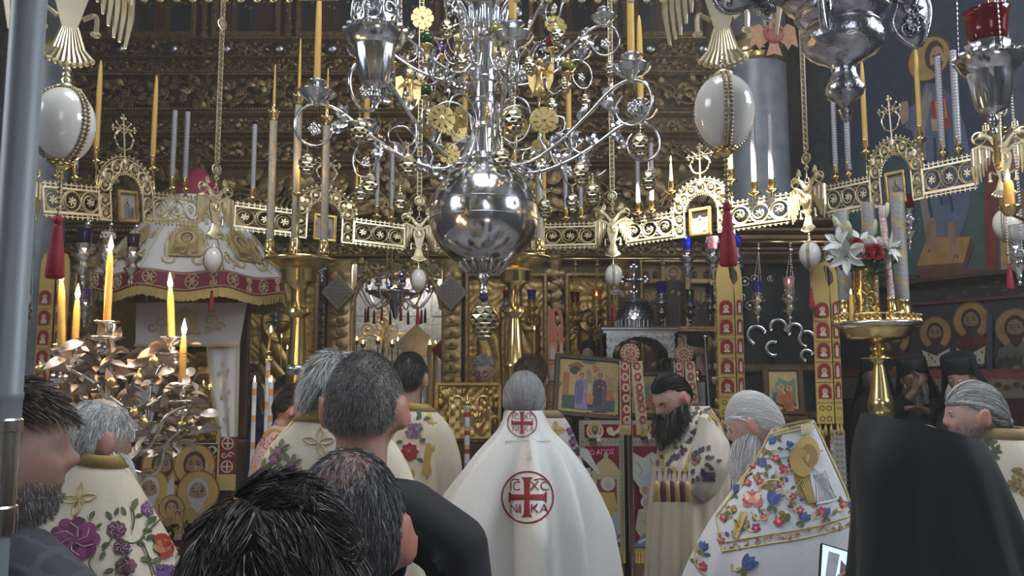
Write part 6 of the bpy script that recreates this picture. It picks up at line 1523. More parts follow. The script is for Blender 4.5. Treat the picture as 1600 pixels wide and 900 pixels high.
# --- sash banners with rosettes
def sash(px0,px1,yc,rpx,ybot,d,label):
 k=S(d);xc=P((px0+px1)/2,yc,d).x;t=thing('rosette_sash',label,'sash',(xc,d,0));zc=P(0,yc,d).z;r=rpx*k;zb=P(0,ybot,d).z;C1,R1,G1=(.62,.50,.34),(.30,.02,.04),(.60,.44,.18);RD=(.36,.05,.05)
 m=MB(False);m.prism(circ(r,28,x=0,z=zc),.02,None,C1);o=m.build('rosette_disc','embroidery',t);pt=Paint(.0015);pt.ring(0,zc,r*.72,r*.95,RD,28)
 for j in range(14):a=j*2*PI/14;pt.ell(r*.84*math.cos(a),zc+r*.84*math.sin(a),r*.09,r*.09,C1,8)
 pt.ell(0,zc,r*.6,r*.6,RD,24);pt.ring(0,zc,r*.56,r*.62,C1,24)
 for j in range(12):a=j*2*PI/12;pt.line([(r*.35*math.cos(a),zc+r*.35*math.sin(a)),(r*.55*math.cos(a),zc+r*.55*math.sin(a))],r*.08,C1)
 for j in range(4):a=PI/4+j*PI/2;pt.poly([(0,zc),(r*.34*math.cos(a-.35),zc+r*.34*math.sin(a-.35)),(r*.3*math.cos(a),zc+r*.3*math.sin(a)),(r*.34*math.cos(a+.35),zc+r*.34*math.sin(a+.35))],(.64,.56,.34))
 pt.build('rosette_embroidery','embroidery',o,Matrix.Translation((0,-.02,0)))
 for s_ in(0,1):
  x0,x1=((-.55,.0),(.05,.62))[s_];z1=zc-r*.8;xa,xb=x0*(px1-px0)*k*.5*1.6,x1*(px1-px0)*k*.5*1.6;sl=.035*s_;m=MB(False);m.prism([(xa,z1),(xb,z1),(xb+sl,zb),(xa+sl,zb)],.012,Matrix.Translation((0,.012*s_,0)),C1);st_=m.build('strip','embroidery',t);pt=Paint(.0012);n=6;w_=xb-xa
  pt.poly([(xa+.008,z1),(xb-.008,z1),(xb-.008+sl,zb+.03),(xa+.008+sl,zb+.03)],RD if s_==0 else C1)
  for i in range(n):
   z=z1-(i+.5)*(z1-zb-.03)/n;x=(xa+xb)/2+sl*(i+.5)/n;hh=(z1-zb)/n*.5;c=C1 if s_==0 else RD;pt.poly([(x-w_*.36,z),(x-w_*.18,z+hh*.7),(x+w_*.18,z+hh*.7),(x+w_*.36,z),(x+w_*.18,z-hh*.7),(x-w_*.18,z-hh*.7)],c);pt.ell(x,z,w_*.2,hh*.42,R1 if s_==0 else C1,8);pt.text('Ο' if i%2 else 'Π',x,z,.045,C1 if s_==0 else RD)
  pt.build('sash_embroidery','embroidery',st_,Matrix.Translation((0,-.012+.012*s_,0)));fg=MB(False)
  for j in range(14):fg.box((xa+sl+(j+.5)*w_/14,-.006+.012*s_,zb-.02),(w_/16,.008,.05))
  fg.build('fringe','tassel_gold',st_,kind='stuff')
 m=MB();m.tube([(0,.04,0),(0,.04,zc)],.015,8);m.tube([(0,.045,zc),(0,-.0,zc)],.012,6);m.lathe([(0,0),(.14,0),(.13,.02),(.02,.04)][::-1],14,T=T_((0,.04,0)));m.build('hanger_post','wood',t);return t
sash(965,1003,552,15,670,6.4,'red and cream sash with a round rosette hanging before the smaller feast icon');sash(1050,1085,553,14.5,665,6.9,'red and cream sash with a round rosette behind the bearded deacon')
# --- gilded relief icon on a lectern, small festal icon by the bishop
D=5.9;k=S(D);p=P(731,690,D);lec=thing('gilded_gospel_icon','gilded relief icon board leaning on a lectern in front of the man in glasses','icon',(p.x,D,0));zz=lambda y:P(0,y,D).z;w_=98*k;h_=zz(600)-zz(690)
T0=T_((0,0,zz(690)),(-.1,0,0));m=MB(False);m.box((0,.02,h_/2),(w_,.03,h_),T=T0);
for s_ in(-1,1):m.box((s_*w_/2,0,h_/2),(.02,.05,h_),T=T0);
m.box((0,0,h_),(w_,.05,.02),T=T0);m.build('board','gilt_relief',lec,auto=.5)
m=MB();
def rel(X,Z):
 o=np.zeros_like(X);rr=np.random.default_rng(6)
 for i in range(26):
  cx2,cz2=rr.uniform(-.45,.45)*w_,rr.uniform(.05,.95)*h_;o=np.maximum(o,np.exp(-((X-cx2)/.016)**2-((Z-cz2)/.035)**2)*.02);o=np.maximum(o,np.exp(-((X-cx2)/.010)**2-((Z-cz2-.045)/.012)**2)*.022)
 return o+.004*np.sin(X*90)*np.sin(Z*80)
m.grid(relief(w_*.96,h_*.96,90,80,rel),T=T0);m.build('relief_figures','gilt_relief',lec)
m=MB();T1=T0@Matrix.Translation((.015,-.04,.02));m.box((0,0,h_*.36),(w_*.66,.02,h_*.72),T=T1)
m.grid(relief(w_*.62,h_*.68,60,60,rel),T=T1@Matrix.Translation((0,-.012,.01)))
for s_ in(-1,1):m.torus((s_*w_*.2,-.02,h_*.64),.035,.010,14,5,T=T1,a0=-.5,a1=3.8)
m.build('gilded_gospel_cover','gilt',lec,auto=.5)
m=MB(False);m.box((0,.12,zz(690)/2),(w_*1.05,.3,zz(690)-.01),bev=.01);m.build('lectern','wood',lec)
# banded candle with gold tip
D=5.3;k=S(D);p=P(730,660,D);t=thing('banded_candle','white and red banded candle with golden tip before the gilded icon','candle',(p.x,D,0));z1,z0=P(0,630,D).z,P(0,745,D).z;m=MB()
for i in range(16):
 za,zb=z0+(z1-z0)*i/16,z0+(z1-z0)*(i+1)/16;m.lathe([(.017,zb),(.0175,za)],12,T=T_(((za-z0)*-.0,0,0)),col=((.74,.72,.70),(.40,.06,.05),(.55,.42,.3),(.74,.72,.7))[i%4])
m.lathe([(.0001,z1+.003),(.017,z1)],12,col=(.7,.7,.7));m.build('painted_body','candle_paint',t);m=MB();m.lathe([(.0001,z1+.055),(.006,z1+.04),(.004,z1+.025),(.014,z1+.012),(.019,z1),(.018,z1-.012)],12);m.build('gold_tip','brass',t)
m=MB();m.lathe([(0.02,z0+.005),(.022,z0),(.014,z0-.05),(.012,.05),(.11,.02),(.12,0)],14);m.build('holder','brass',t)
D=6.3;p=P(1226,648,D);i3=festal(1226,650,62*S(D),76*S(D),D,0,'small gilt-framed icon of figures at a red table beside the bishop',sc2);i3.location=p;i3.rotation_euler=(-.06,0,0)
sd=thing('icon_shelf','narrow wooden shelf stand under the small gilt-framed icon','stand',(p.x,D+.02,0));m=MB(False);m.box((0,.06,p.z-.03),(.34,.2,.04),bev=.006);m.build('board','wood',sd);m=MB();m.tube([(0,.06,0),(0,.06,p.z-.04)],.03,8);m.lathe([(0,0),(.16,0),(.15,.03),(.03,.05)][::-1],16,T=T_((0,.06,0)));m.build('post','wood',sd)
# slim brass processional lantern and the silver staff right of the deacon
p=P(1090,590,7.1);t=thing('processional_lantern','slim lantern with brass ball top standing right of the deacon','lantern',(p.x,7.1,0));zz=lambda y:P(0,y,7.1).z;m=MB();m.lathe([(.0,zz(577)),(.03,zz(580)),(.035,zz(585)),(.02,zz(589)),(.045,zz(592)),(.05,zz(596)),(.0,zz(597))],14);m.build('finial','brass',t);m=MB(False);m.box((0,0,(zz(597)+zz(640))/2),(.10,.10,zz(597)-zz(640)),col=(.5,.45,.5));m.build('panel','paint',t);m=MB();m.tube([(0,0,0),(0,0,zz(640))],.018,8);m.lathe([(0,0),(.14,0),(.13,.02),(.02,.04)][::-1],14);m.build('pole','brass',t)
p=P(1105,580,6.6);t=thing('staff','thin silver staff leaning between the lantern and the golden stole','staff',(p.x,6.6,0));m=MB();m.tube([(.05,-.05,0),(-.01,0,P(0,528,6.6).z)],.010,7);m.build('shaft','silver',t);m=MB();m.sph((-.01,0,P(0,526,6.6).z),.018,8,6);m.build('knob','silver',t)
# --- big pale pole at the frame's left edge
p=P(17,450,.9);k=S(.9);t=thing('pale_metal_pole','big pale metal pole with collars close at the left edge','pole',(p.x,.9,0));m=MB();r=26*k;z1=P(0,655,.9).z;m.lathe([(r,CEIL),(r,z1+.03),(r*1.06,z1+.028),(r*1.06,z1+.022),(r,z1+.02),(r,z1)],32);m.build('upper_tube','pole_paint',t,auto=.6)
z2=P(0,820,.9).z;m=MB();m.lathe([(r,z1+.001),(r*1.12,z1-.001),(r*1.12,z1-.012),(r*.98,z1-.014),(r*.98,z2+.02),(r*1.1,z2+.018),(r*1.14,z2+.004),(r*1.1,z2-.01),(r*.8,z2-.014)],32);m.build('collar','silver_warm',t,auto=.6)
m=MB();m.lathe([(r*.8,z2-.012),(r*.78,.1),(.12,.03),(.13,0),(0,0)],32);m.build('lower_tube','pole_paint',t,auto=.6)
# --- sanctuary seen through the royal door
D=10.6;k=S(D);zz=lambda y:P(0,y,D).z;X=lambda px:P(px,500,D).x
al=thing('altar_table','altar table with pale cloth inside the royal door','altar',(X(615),D+.25,0));m=MB(False);m.box((0,0,.55),(1.3,.9,1.1),bev=.02,col=(.5,.44,.34));m.build('cloth','silk',al)
ac=thing('altar_cross','openwork gilded altar cross with coloured glass lights inside the royal door','altar cross',(X(600),D,1.1));m=MB();zl=zz(548)-1.1
for px,r in((578,25),(625,27)):
 x=X(px)-X(600);m.torus((x,0,zl),r*k,.014,26,5)
 for j in range(4):a=PI/4+j*PI/2;m.torus((x+r*.5*k*math.cos(a),0,zl+r*.5*k*math.sin(a)),r*.32*k,.008,12,4)
 m.tube([(x,0,zl-r*k),(x,0,0)],.02,6)
m.tube([(0,0,0),(0,0,zz(500)-1.1)],.02,6)
for px,py,r in((575,515,9),(597,505,10),(613,516,9),(592,495,7),(600,485,8),(590,520,6)):m.torus((X(px)-X(600),0,zz(py)-1.1),r*k,.012,14,5);m.sph((X(px)-X(600),0,zz(py)-1.1),r*.4*k,8,5)
m.build('openwork_frame','gilt',ac)
for px,py,g in((547,543,'green'),(559,536,'red'),(569,541,'green'),(592,536,'red'),(614,541,'green'),(623,537,'red'),(635,541,'green'),(660,565,'red')):
 q=Vector((X(px)-X(600),-.05,zz(py)-1.1));m=MB();m.lathe([(0,-.03),(.03,-.01),(.034,.03),(.03,.03),(0,-.005)][::-1],10,T=Matrix.Translation(q));m.tube([q+Vector((0,0,-.03)),(q.x,0,0)],.007,5);o=m.build('glass_light','glass_'+g,ac);m=MB();m.lathe([(.0001,.06),(.009,.04),(.0001,.0)],8,T=Matrix.Translation(q+Vector((0,0,.02))));m.build('flame','glow_flame',o)
sl=thing('altar_chandelier','small silver lamp crown with blue and red glasses and tassels in the sanctuary','chandelier',(X(628),D-.6,zz(475)));k2=k
m=MB();m.lathe([(.0,-.25),(.03,-.2),(.05,-.1),(.12,-.02),(.30,.06),(.32,.1),(.1,.12),(.06,.2),(.1,.3),(.05,.36),(.07,.45),(.05,.5)][::-1],24,flute=12,fa=.06)
for j in range(10):a=j*2*PI/10;m.tube(smoothpts([(.1*math.cos(a),.1*math.sin(a),.05),(.3*math.cos(a),.3*math.sin(a),-.1),(.46*math.cos(a),.46*math.sin(a),.12)],5),.012,5);m.lathe([(.0,.1),(.04,.12),(.05,.16),(.03,.16)][::-1],10,T=T_((.46*math.cos(a),.46*math.sin(a),0)))
m.tube([(0,0,.5),(0,0,CEIL-zz(475))],.01,5);m.build('body','silver',sl)
for j in range(10):
 a=j*2*PI/10;m=MB();m.lathe([(.03,.16),(.05,.24),(.04,.24),(.02,.17)][::-1],10,T=T_((.46*math.cos(a),.46*math.sin(a),0)));m.build('glass_cup','glass_'+('blue','red','rose','blue','clear')[j%5],sl);m=MB();m.lathe([(.004,-.02),(.014,-.06),(.018,-.2),(0,-.2)],8,T=T_((.36*math.cos(a),.36*math.sin(a),-.08)));m.build('tassel','tassel_red' if j%3 else 'black_cloth',sl)
bp=thing('sanctuary_back_panel','pale marble and silver panel at the back of the sanctuary','panel',(X(620),11.6,0));m=MB(False);m.box((0,0,1.6),(1.9,.1,3.2),bev=.03);
for j in range(3):
 for i in range(6):m.box((-.6+j*.6,-.06,.35+i*.5),(.5,.04,.42),bev=.015)
m.build('panel','mother_of_pearl',bp)
for px,py,r in((655,540,32),(700,548,22)):
 t=thing('diamond_fan','diamond-shaped gilded liturgical fan in the sanctuary, %s one'%('larger' if r>25 else 'smaller'),'liturgical fan',(X(px),D-.3,0));m=MB(False);q=r*k;z=zz(py);m.prism([(0,z-q),(q,z),(0,z+q),(-q,z)],.03);m.build('plate','gilt_pale' if r>25 else 'tassel_red',t);m=MB();m.tube([(0,-.015,0),(0,-.015,z-q+.02)],.014,6);m.build('pole','brass',t)
for px,lab in((676,'thick orange altar candle with flame, left one'),(683,'thick orange altar candle with flame, right one')):
 t=thing('altar_candle',lab,'candle',(X(px),D-.35+.16*(px%2),1.0));m=MB();m.lathe([(.0001,zz(540)-1),(.03,zz(541)-1),(.035,0)],12);m.build('wax_body','wax',t);m=MB();m.lathe([(0,-1.0),(.05,-1.0),(.02,-.9),(.02,-.05),(.06,0),(0,0)],12);m.build('candlestick','brass',t);flame_parts(t,zz(540)-1,1.4)
lamp('sanctuary_lamp','POINT',(X(620),10.0,3.4),38,(1,.95,.88),shadow_soft_size=.2)
# threads holding lamps of the royal door
for px,lab in((604,'thin cord hanging left in the royal door'),(612,'thin cord beside the left one in the royal door'),(668,'thin cord hanging at the right of the royal door')):
 q=P(px,440,9.0);t=thing('hanging_thread',lab,'cord',(q.x,9.0,q.z));m=MB();m.tube([(0,0,0),(0,0,zy(350)-q.z)],.009,6);m.tube([(0,0,zy(350)-q.z),(0,.3,zy(350)-q.z+.02)],.009,6);m.lathe([(0,-.03),(.02,-.02),(.01,0)],8);m.build('cord','wood_light',t)
# ================================================================= people
def sstep(a,b,x):t=np.clip((x-a)/(b-a),0,1);return t*t*(3-2*t)
def headpos(d):
 """surface of a human head for unit directions (y forward, z up), origin at the head's centre"""
 x,y,z=d[...,0],d[...,1],d[...,2]
 g=lambda c,sx,sz:np.exp(-((x-c[0])/sx)**2-((z-c[2])/sz)**2)*(y>0)*np.clip(y*2,0,1)
 low=sstep(-.1,-.95,z)
 X=.076*x*(1-.30*low)*(1+.05*sstep(0,.6,z)*(y<0));Y=.097*y;Z=.118*z
 Y=np.where(y<0,Y*(1-.42*sstep(-.25,-.9,z)),Y*(1-.06*sstep(.3,.9,z)))
 Y=Y+.020*g((0,0,-.86),.42,.26)+.004*g((0,0,.26),.5,.12)
 Y=Y-.010*(g((.40,0,.05),.17,.13)+g((-.40,0,.05),.17,.13))+.004*(g((.5,0,-.2),.2,.2)+g((-.5,0,-.2),.2,.2))
 up=np.where(z>-.17,.24,.06)
 Y=Y+.027*np.exp(-(x/np.where(z>-.08,.10,.135))**2)*np.exp(-((z+.17)/up)**2)*(y>0)
 Y=Y+.007*np.exp(-(x/.26)**2)*(np.exp(-((z+.43)/.05)**2)+np.exp(-((z+.55)/.05)**2))*(y>0)-.003*np.exp(-(x/.3)**2)*np.exp(-((z+.49)/.025)**2)*(y>0)
 return np.stack([X,Y,Z],-1)
def head_grid(nu=40,nv=34):
 th=np.linspace(.02,PI-.02,nv);a=np.linspace(0,2*PI,nu,endpoint=False)
 d=np.stack([np.outer(np.sin(th),np.cos(a)),np.outer(np.sin(th),np.sin(a)),np.repeat(np.cos(th)[:,None],nu,1)],-1)
 return d,headpos(d)
def finger_tubes(mb,w,palm_dir,side,bend,s_=1.,col=None):
 """hand: w wrist matrix (x across, z along towards fingers, y out of the back of the hand)"""
 pm=MB();
 g=[]
 for t,ww,hh in((-.02,.024,.018),(.02,.034,.016),(.055,.041,.015),(.085,.042,.013),(.095,.036,.009)):
  q=np.linspace(0,2*PI,12,endpoint=False);g.append(np.stack([ww*np.cos(q),hh*np.sin(q),np.full(12,t)],-1))
 mb.grid(np.array(g)*s_,cv=True,T=w,col=col)
 for i,(x,L)in enumerate(((-.030,.064),(-.010,.074),(.011,.069),(.030,.054))):
  pts=[np.array([x,0,.085])];ang=bend*.4
  for seg in(.46,.31,.23):
   pts.append(pts[-1]+L*seg*np.array([x*.35*seg,-math.sin(ang),math.cos(ang)]));ang+=bend
  mb.tube(np.array(pts)*s_,np.array([.0098,.0092,.0082,.0066])*s_,7,T=w,col=col)
 x=side*.036;pts=[np.array([x*.8,-.004,.02]),np.array([x*1.35,-.014,.05]),np.array([x*1.5,-.022,.078]),np.array([x*1.4,-.030,.10])]
 mb.tube(np.array(pts)*s_,np.array([.013,.0115,.0105,.008])*s_,7,T=w,col=col)
def remesh(mb,name,voxel,parent,colf,smooth=2,mat='skin'):
 o=mb.build(name,mat);md=o.modifiers.new('r','REMESH');md.mode='VOXEL';md.voxel_size=voxel
 sm=o.modifiers.new('s','SMOOTH');sm.factor=.5;sm.iterations=smooth
 dg=bpy.context.evaluated_depsgraph_get();me=bpy.data.meshes.new_from_object(o.evaluated_get(dg));old=o.data;o.modifiers.clear();o.data=me;bpy.data.meshes.remove(old)
 me.name=name;n=len(me.polygons)
 for a in list(me.attributes):
  if a.name=='Col':me.attributes.remove(a)
 if not me.materials:me.materials.append(M(mat))
 c=np.zeros(n*3);me.polygons.foreach_get('center',c);cols=colf(c.reshape(-1,3));at=me.attributes.new('Col','FLOAT_COLOR','FACE');at.data.foreach_set('color',np.concatenate([cols,np.ones((n,1))],1).astype(np.float32).ravel())
 me.polygons.foreach_set('use_smooth',np.ones(n,bool));o.parent=parent;return o
class Person:
 def __init__(s,label,hx,hy,d,yaw=0.,pitch=0.,roll=0.,neck=.185,skin=(.50,.30,.22),voxel=.010,hs=1.,foot=None,arms=None,torso_w=None,lean=0.,seated=False,base=0.,robed=True,byaw=None):
  if torso_w is None:torso_w=.72 if robed else 1.
  hc=P(hx,hy,d);ry=math.radians(yaw);fd=Vector((-math.sin(ry),math.cos(ry),0));s.fd=fd
  gx,gy=foot if foot else(hc.x-fd.x*(.05+lean),hc.y-fd.y*(.05+lean))
  s.loc=Vector((gx,gy,base));s.t=thing('person',label,'person',s.loc);s.d=d;s.skin=np.array(skin)
  s.hc=hc-s.loc;s.R=Matrix.Rotation(ry,3,'Z')@Matrix.Rotation(math.radians(-pitch),3,'X')@Matrix.Rotation(math.radians(roll),3,'Y')
  s.HT=s.R.to_4x4();s.HT.translation=s.hc;s.HT=s.HT@Matrix.Diagonal((hs,hs,hs,1));s.hs=hs
  mb=MB();dd,g=head_grid();mb.grid(g,cv=True,T=s.HT);mb.sph((0,0,.06),(.06,.075,.05),12,8,T=s.HT)
  for q in(-1,1):
   mb.sph((q*.080,-.012,-.010),(.0125,.023,.035),10,8,T=s.HT@T_((0,0,0),(0,0,q*-.0)));mb.torus((0,0,0),.021,.0055,12,6,T=s.HT@T_((q*.087,-.016,-.004),(-.12,0,PI/2-q*.45))@Matrix.Diagonal((.85,1,1.35,1)))
  neck0=s.HT@Vector((0,-.022,-.07));Rz=Matrix.Rotation(ry if byaw is None else math.radians(byaw),3,'Z');nz=s.hc.z-.235*hs;nb=Vector(s.hc)-fd*(.035+.0*lean)+Vector((0,0,-neck*hs-.01));nb-=fd*.05*math.sin(math.radians(abs(pitch)))
  s.nb=nb;H=s.hc.z+.12;s.H=H;up=nb.z;pel=.52*H if not seated else .52;tw=torso_w
  mb.tube([neck0,neck0.lerp(nb,.5),nb+Vector((0,0,-.03))],[.054*hs,.054,.068],14)
  rows=[(nb.z+.0,.075,.062),(nb.z-.05,.15*tw,.085),(nb.z-.085,.185*tw,.098),(nb.z-.16,.185*tw,.115),(nb.z-.30,.17*tw,.12),(nb.z-.45,.15*tw,.11),(pel+.05,.165*tw,.12),(pel-.06,.15*tw,.115),(pel-.10,.08,.07)]
  a=np.linspace(0,2*PI,24,endpoint=False);g=[]
  if robed:rows=[(z,rx,ry_*.62)for z,rx,ry_ in rows]
  for z,rx,ry_ in rows:
   t=(nb.z-z)/(nb.z-pel);cx2,cy2=nb.x*(1-t),nb.y*(1-t);l=np.stack([rx*np.cos(a),ry_*np.sin(a),0*a],-1)@np.array(Rz).T;g.append(l+[cx2,cy2,z])
  mb.grid(np.array(g),cv=True);s.torso_rows=rows;s.Rz=Rz
  sh={q:nb+Rz@Vector((q*.175*tw,0,-.075))for q in(-1,1)};s.sh=sh;s.arm={}
  for q in(-1,1):mb.tube([neck0.lerp(nb,.55),nb+(sh[q]-nb)*.45+Vector((0,0,.015)),sh[q]+Vector((0,0,.0))],[.045,.055,.055],12)
  for q in(-1,1):
   if arms and q in arms and arms[q]is not None:el,wr=[Vector(v)for v in arms[q][:2]]
   elif robed:el=sh[q]+Rz@Vector((-q*.04,-.01,-.27));wr=nb+Rz@Vector((q*.02,.0,-.40))
   else:el=sh[q]+Rz@Vector((q*.05,-.02,-.29));wr=el+Rz@Vector((q*.0,.06,-.25))
   s.arm[q]=(sh[q],el,wr);mb.tube([sh[q],sh[q].lerp(el,.5),el],[.055,.050,.040],12);mb.sph(el,.040,10,8);mb.tube([el,el.lerp(wr,.4),wr],[.040,.038,.026],12)
   fdv=(wr-el).normalized()
   if arms and q in arms and arms[q]is not None and len(arms[q])>2:hm=arms[q][2]
   else:hm=fdv.to_track_quat('Z','Y').to_matrix().to_4x4();hm.translation=wr
   finger_tubes(mb,hm,None,q,.45 if not(arms and q in arms and arms[q]and len(arms[q])>3)else arms[q][3])
  for q in(-1,1):
   hip=Rz@Vector((q*.09,0,pel-.02))
   if seated:kn=hip+fd*.42+Vector((0,0,-.02));an=Vector((kn.x,kn.y,.09))
   else:kn=Rz@Vector((q*.09,.02,.27*H));an=Rz@Vector((q*.09,-.02,.07))
   mb.tube([hip,hip.lerp(kn,.5),kn],[.085,.075,.055],12);mb.sph(kn,.055,10,8);mb.tube([kn,kn.lerp(an,.35),an],[.055,.054,.036],12);ft=an+fd*.07+Vector((0,0,-.035));mb.sph((0,0,0),(.042,.125,.036),10,8,T=Matrix.Translation(ft)@Rz.to_4x4())
  inv=s.HT.inverted();R3=np.array(inv.to_3x3());tr=np.array(inv.translation);sk=s.skin;rg_=np.random.default_rng(int(hx*7+hy))
  def colf(c):
   l=c@R3.T+tr;col=np.repeat(sk[None],len(c),0)*rg_.uniform(.96,1.04,(len(c),1));inh=np.abs(l).max(1)<.2
   if robed:
    lowb=c[:,2]<nb.z-.045
    for q in(-1,1):
     if arms and q in arms and arms[q]is not None:lowb&=np.linalg.norm(c-np.array(s.arm[q][2]),axis=1)>.2
    col[lowb]=(.02,.02,.024)
   lip=inh&(np.abs(l[:,2]+.058)<.009)&(np.abs(l[:,0])<.026)&(l[:,1]>.06);col[lip]=sk*[.85,.55,.52]
   ear=inh&(np.abs(l[:,0])>.077);col[ear]=sk*[1.04,.80,.73];ck=inh&(l[:,1]>.05)&(l[:,2]<.0)&(l[:,2]>-.045);col[ck]*=[1.03,.94,.92]
   return col
  s.body=remesh(mb,'body',voxel,s.t,colf,1 if voxel<.009 else 2)
 def hp(s,d):return headpos(d)
 def tolocal(s,pts):m=np.array(s.HT);return pts@m[:3,:3].T+m[:3,3]
 def eyes(s,open_=True,brow=(.06,.04,.03),bw=.0035):
  for q in(-1,1):
   m=MB();d=np.array([[q*.40,.9,.055]]);d/=np.linalg.norm(d);p=headpos(d)[0];e=s.HT@Vector(p+[0,-.006,0])
   if open_:
    T=Matrix.Translation(e)@s.R.to_4x4();m.sph((0,0,0),.0105,10,8,T=T,col=(.6,.58,.55));m.sph((0,.0065,0),.0055,8,6,T=T,col=(.05,.035,.025));m.sph((0,.001,.004),(.0125,.0105,.0085),10,6,T=T,col=tuple(s.skin*.9))
   else:
    T=Matrix.Translation(e)@s.R.to_4x4();m.sph((0,.0,0),(.0125,.0115,.0105),10,8,T=T,col=tuple(s.skin*.85));m.tube([(-.011,.008,-.004),(0,.0125,-.006),(.011,.008,-.004)],.0012,4,T=T,col=(.05,.03,.02))
   m.build('eye','paint',s.t)
   b=MB();l=[]
   for t in np.linspace(-1,1,7):
    d=np.array([[q*.40+t*.16,.9,.225-.05*abs(t)+.02*t*q]]);d/=np.linalg.norm(d);l.append(s.HT@Vector(headpos(d)[0]*1.0))
   b.tube(l,[bw*.4]+[bw]*5+[bw*.4],5,col=brow);b.build('eyebrow','hairs',s.t)
def strands(pts,width,cols,taper=True):
 """pts (n,m,3) -> ribbons; width direction across the local tangent"""
 n,m=pts.shape[:2];t=np.gradient(pts,axis=1);t/=np.linalg.norm(t,axis=-1,keepdims=True)+1e-9
 r=RNG.normal(size=(n,1,3));b=np.cross(t,r);b/=np.linalg.norm(b,axis=-1,keepdims=True)+1e-9
 w=np.linspace(1,.25,m)[None,:,None]*width*.5 if taper else width*.5
 V=np.stack([pts-b*w,pts+b*w],2).reshape(n*m*2,3);i=np.arange(n)[:,None]*m*2+np.arange(m-1)[None]*2
 f=np.stack([i,i+1,i+3,i+2],-1).reshape(-1,4);c=np.repeat(cols,m-1,0);return V,f,c
def hair(p,region,flow,n,L,width,cols,lift=.004,seg=5,cap=.006,capcol=None,noise=.3,clump=0.,name='hair',grav=0.):
 """strands growing along the skull. region(d)->bool, flow(d)->tangent direction"""
 seg=min(seg,5);n=int(n*.82)
 d=RNG.normal(size=(n*6,3));d/=np.linalg.norm(d,axis=1,keepdims=True);d=d[region(d)][:n];n=len(d)
 if clump:cl=RNG.normal(size=(40,3));ci=RNG.integers(0,40,n)
 Lr=L*RNG.uniform(.7,1.15,n);nz=RNG.normal(size=(n,3))*noise
 if clump:nz=nz*.4+cl[np.argmin(((d[:,None]-cl[None]/np.linalg.norm(cl,axis=1)[None,:,None])**2).sum(-1),1)]*clump
 pts=[];lf=lift*RNG.uniform(.4,1.3,n);dd=d.copy()
 for k in range(seg):
  q=headpos(dd);nrm=q/np.linalg.norm(q,axis=1,keepdims=True);h=cap*.7+lf*(k/(seg-1))**.8;pp=q+nrm*h[:,None];pp[:,2]-=grav*(k/(seg-1))**2;pts.append(pp)
  f=flow(dd)+nz*(.6+.8*k/seg);f-=(f*dd).sum(1,keepdims=True)*dd;f/=np.linalg.norm(f,axis=1,keepdims=True)+1e-9
  dd=dd+f*(Lr/(seg-1)/.1)[:,None];dd/=np.linalg.norm(dd,axis=1,keepdims=True)
 pts=p.tolocal(np.stack(pts,1));cols=np.array(cols);w=RNG.random(n);ci=cols[RNG.integers(0,len(cols),n)]*RNG.uniform(.75,1.25,(n,1))
 mb=MB();V,f,c=strands(pts,width,ci);mb.add(V,[f],c)
 if cap:
  dg_,g=head_grid(48,40);nr=g/np.linalg.norm(g,axis=-1,keepdims=True);msk=region(dg_.reshape(-1,3)).reshape(dg_.shape[:2]);gg=p.tolocal((g+nr*(cap*.75*msk[...,None]-.004*(1-msk[...,None]))).reshape(-1,3));nu=g.shape[1];F_=[]
  for i in range(g.shape[0]-1):
   for j in range(nu):
    j1=(j+1)%nu
    if msk[i,j]or msk[i+1,j]or msk[i,j1]or msk[i+1,j1]:F_.append((i*nu+j,(i+1)*nu+j,(i+1)*nu+j1,i*nu+j1))
  cc=np.array(capcol if capcol is not None else cols.mean(0)*.6);mb.add(gg,[np.array(F_)],np.repeat(cc[None],len(F_),0)*RNG.uniform(.8,1.2,(len(F_),1)))
 return mb.build(name,'hairs',p.t,kind='stuff')
def beard(p,L,n,cols,width=.0016,spread=.25,side=.5,fwd=.35,vol=True,name='beard',top=-.18,mous=True):
 n=int(n*.8)
 d=RNG.normal(size=(n*12,3));d/=np.linalg.norm(d,axis=1,keepdims=True);x,y,z=d.T
 ok=(y>-.15)&(z<top-.25*np.clip(y-.5,0,1)-.12*(np.abs(x)<.25))&(z>-.97)&~((np.abs(x)<.26)&(np.abs(z+.49)<.06)&(y>0));d=d[ok][:n];n=len(d)
 q=headpos(d);R=np.array(p.R);dn=R.T@np.array([0,0,-1.]);out=q/np.linalg.norm(q,axis=1,keepdims=True);seg=5;pts=[q+out*.002];Lr=L*RNG.uniform(.55,1.1,n)*(.5+.5*sstep(-.2,-.75,d[:,2]));nz=RNG.normal(size=(n,3))*spread;cur=pts[0]
 for k in range(1,seg):
  g_=k/seg;v=out*(.55*(1-g_)**2+.05)+dn[None]*(.4+g_)+np.array([0,fwd,0])*(1-g_)+nz*.35;v[:,0]*=side+.5*(1-g_);v/=np.linalg.norm(v,axis=1,keepdims=True);cur=cur+v*(Lr/(seg-1))[:,None];pts.append(cur)
 pts=p.tolocal(np.stack(pts,1));cols=np.array(cols);ci=cols[RNG.integers(0,len(cols),n)]*RNG.uniform(.75,1.25,(n,1));mb=MB();V,f,c=strands(pts,width,ci);mb.add(V,[f],c)
 if vol:
  T=Matrix.Translation(p.HT@Vector((0,.052,-.085)))@p.R.to_4x4();cc=tuple(cols.mean(0)*.65);mb.sph((0,0,0),(.058,.045,.05),14,10,T=T,col=cc)
  e=p.HT@Vector((0,.07,-.10));tip=e+Vector((0,0,-L*.72))+p.fd*.03;mb.tube([e,e.lerp(tip,.4),e.lerp(tip,.8),tip],[.048,.046*(.5+side),.03*(.5+side),.006],12,col=cc)
 return mb.build(name,'hairs',p.t,kind='stuff')
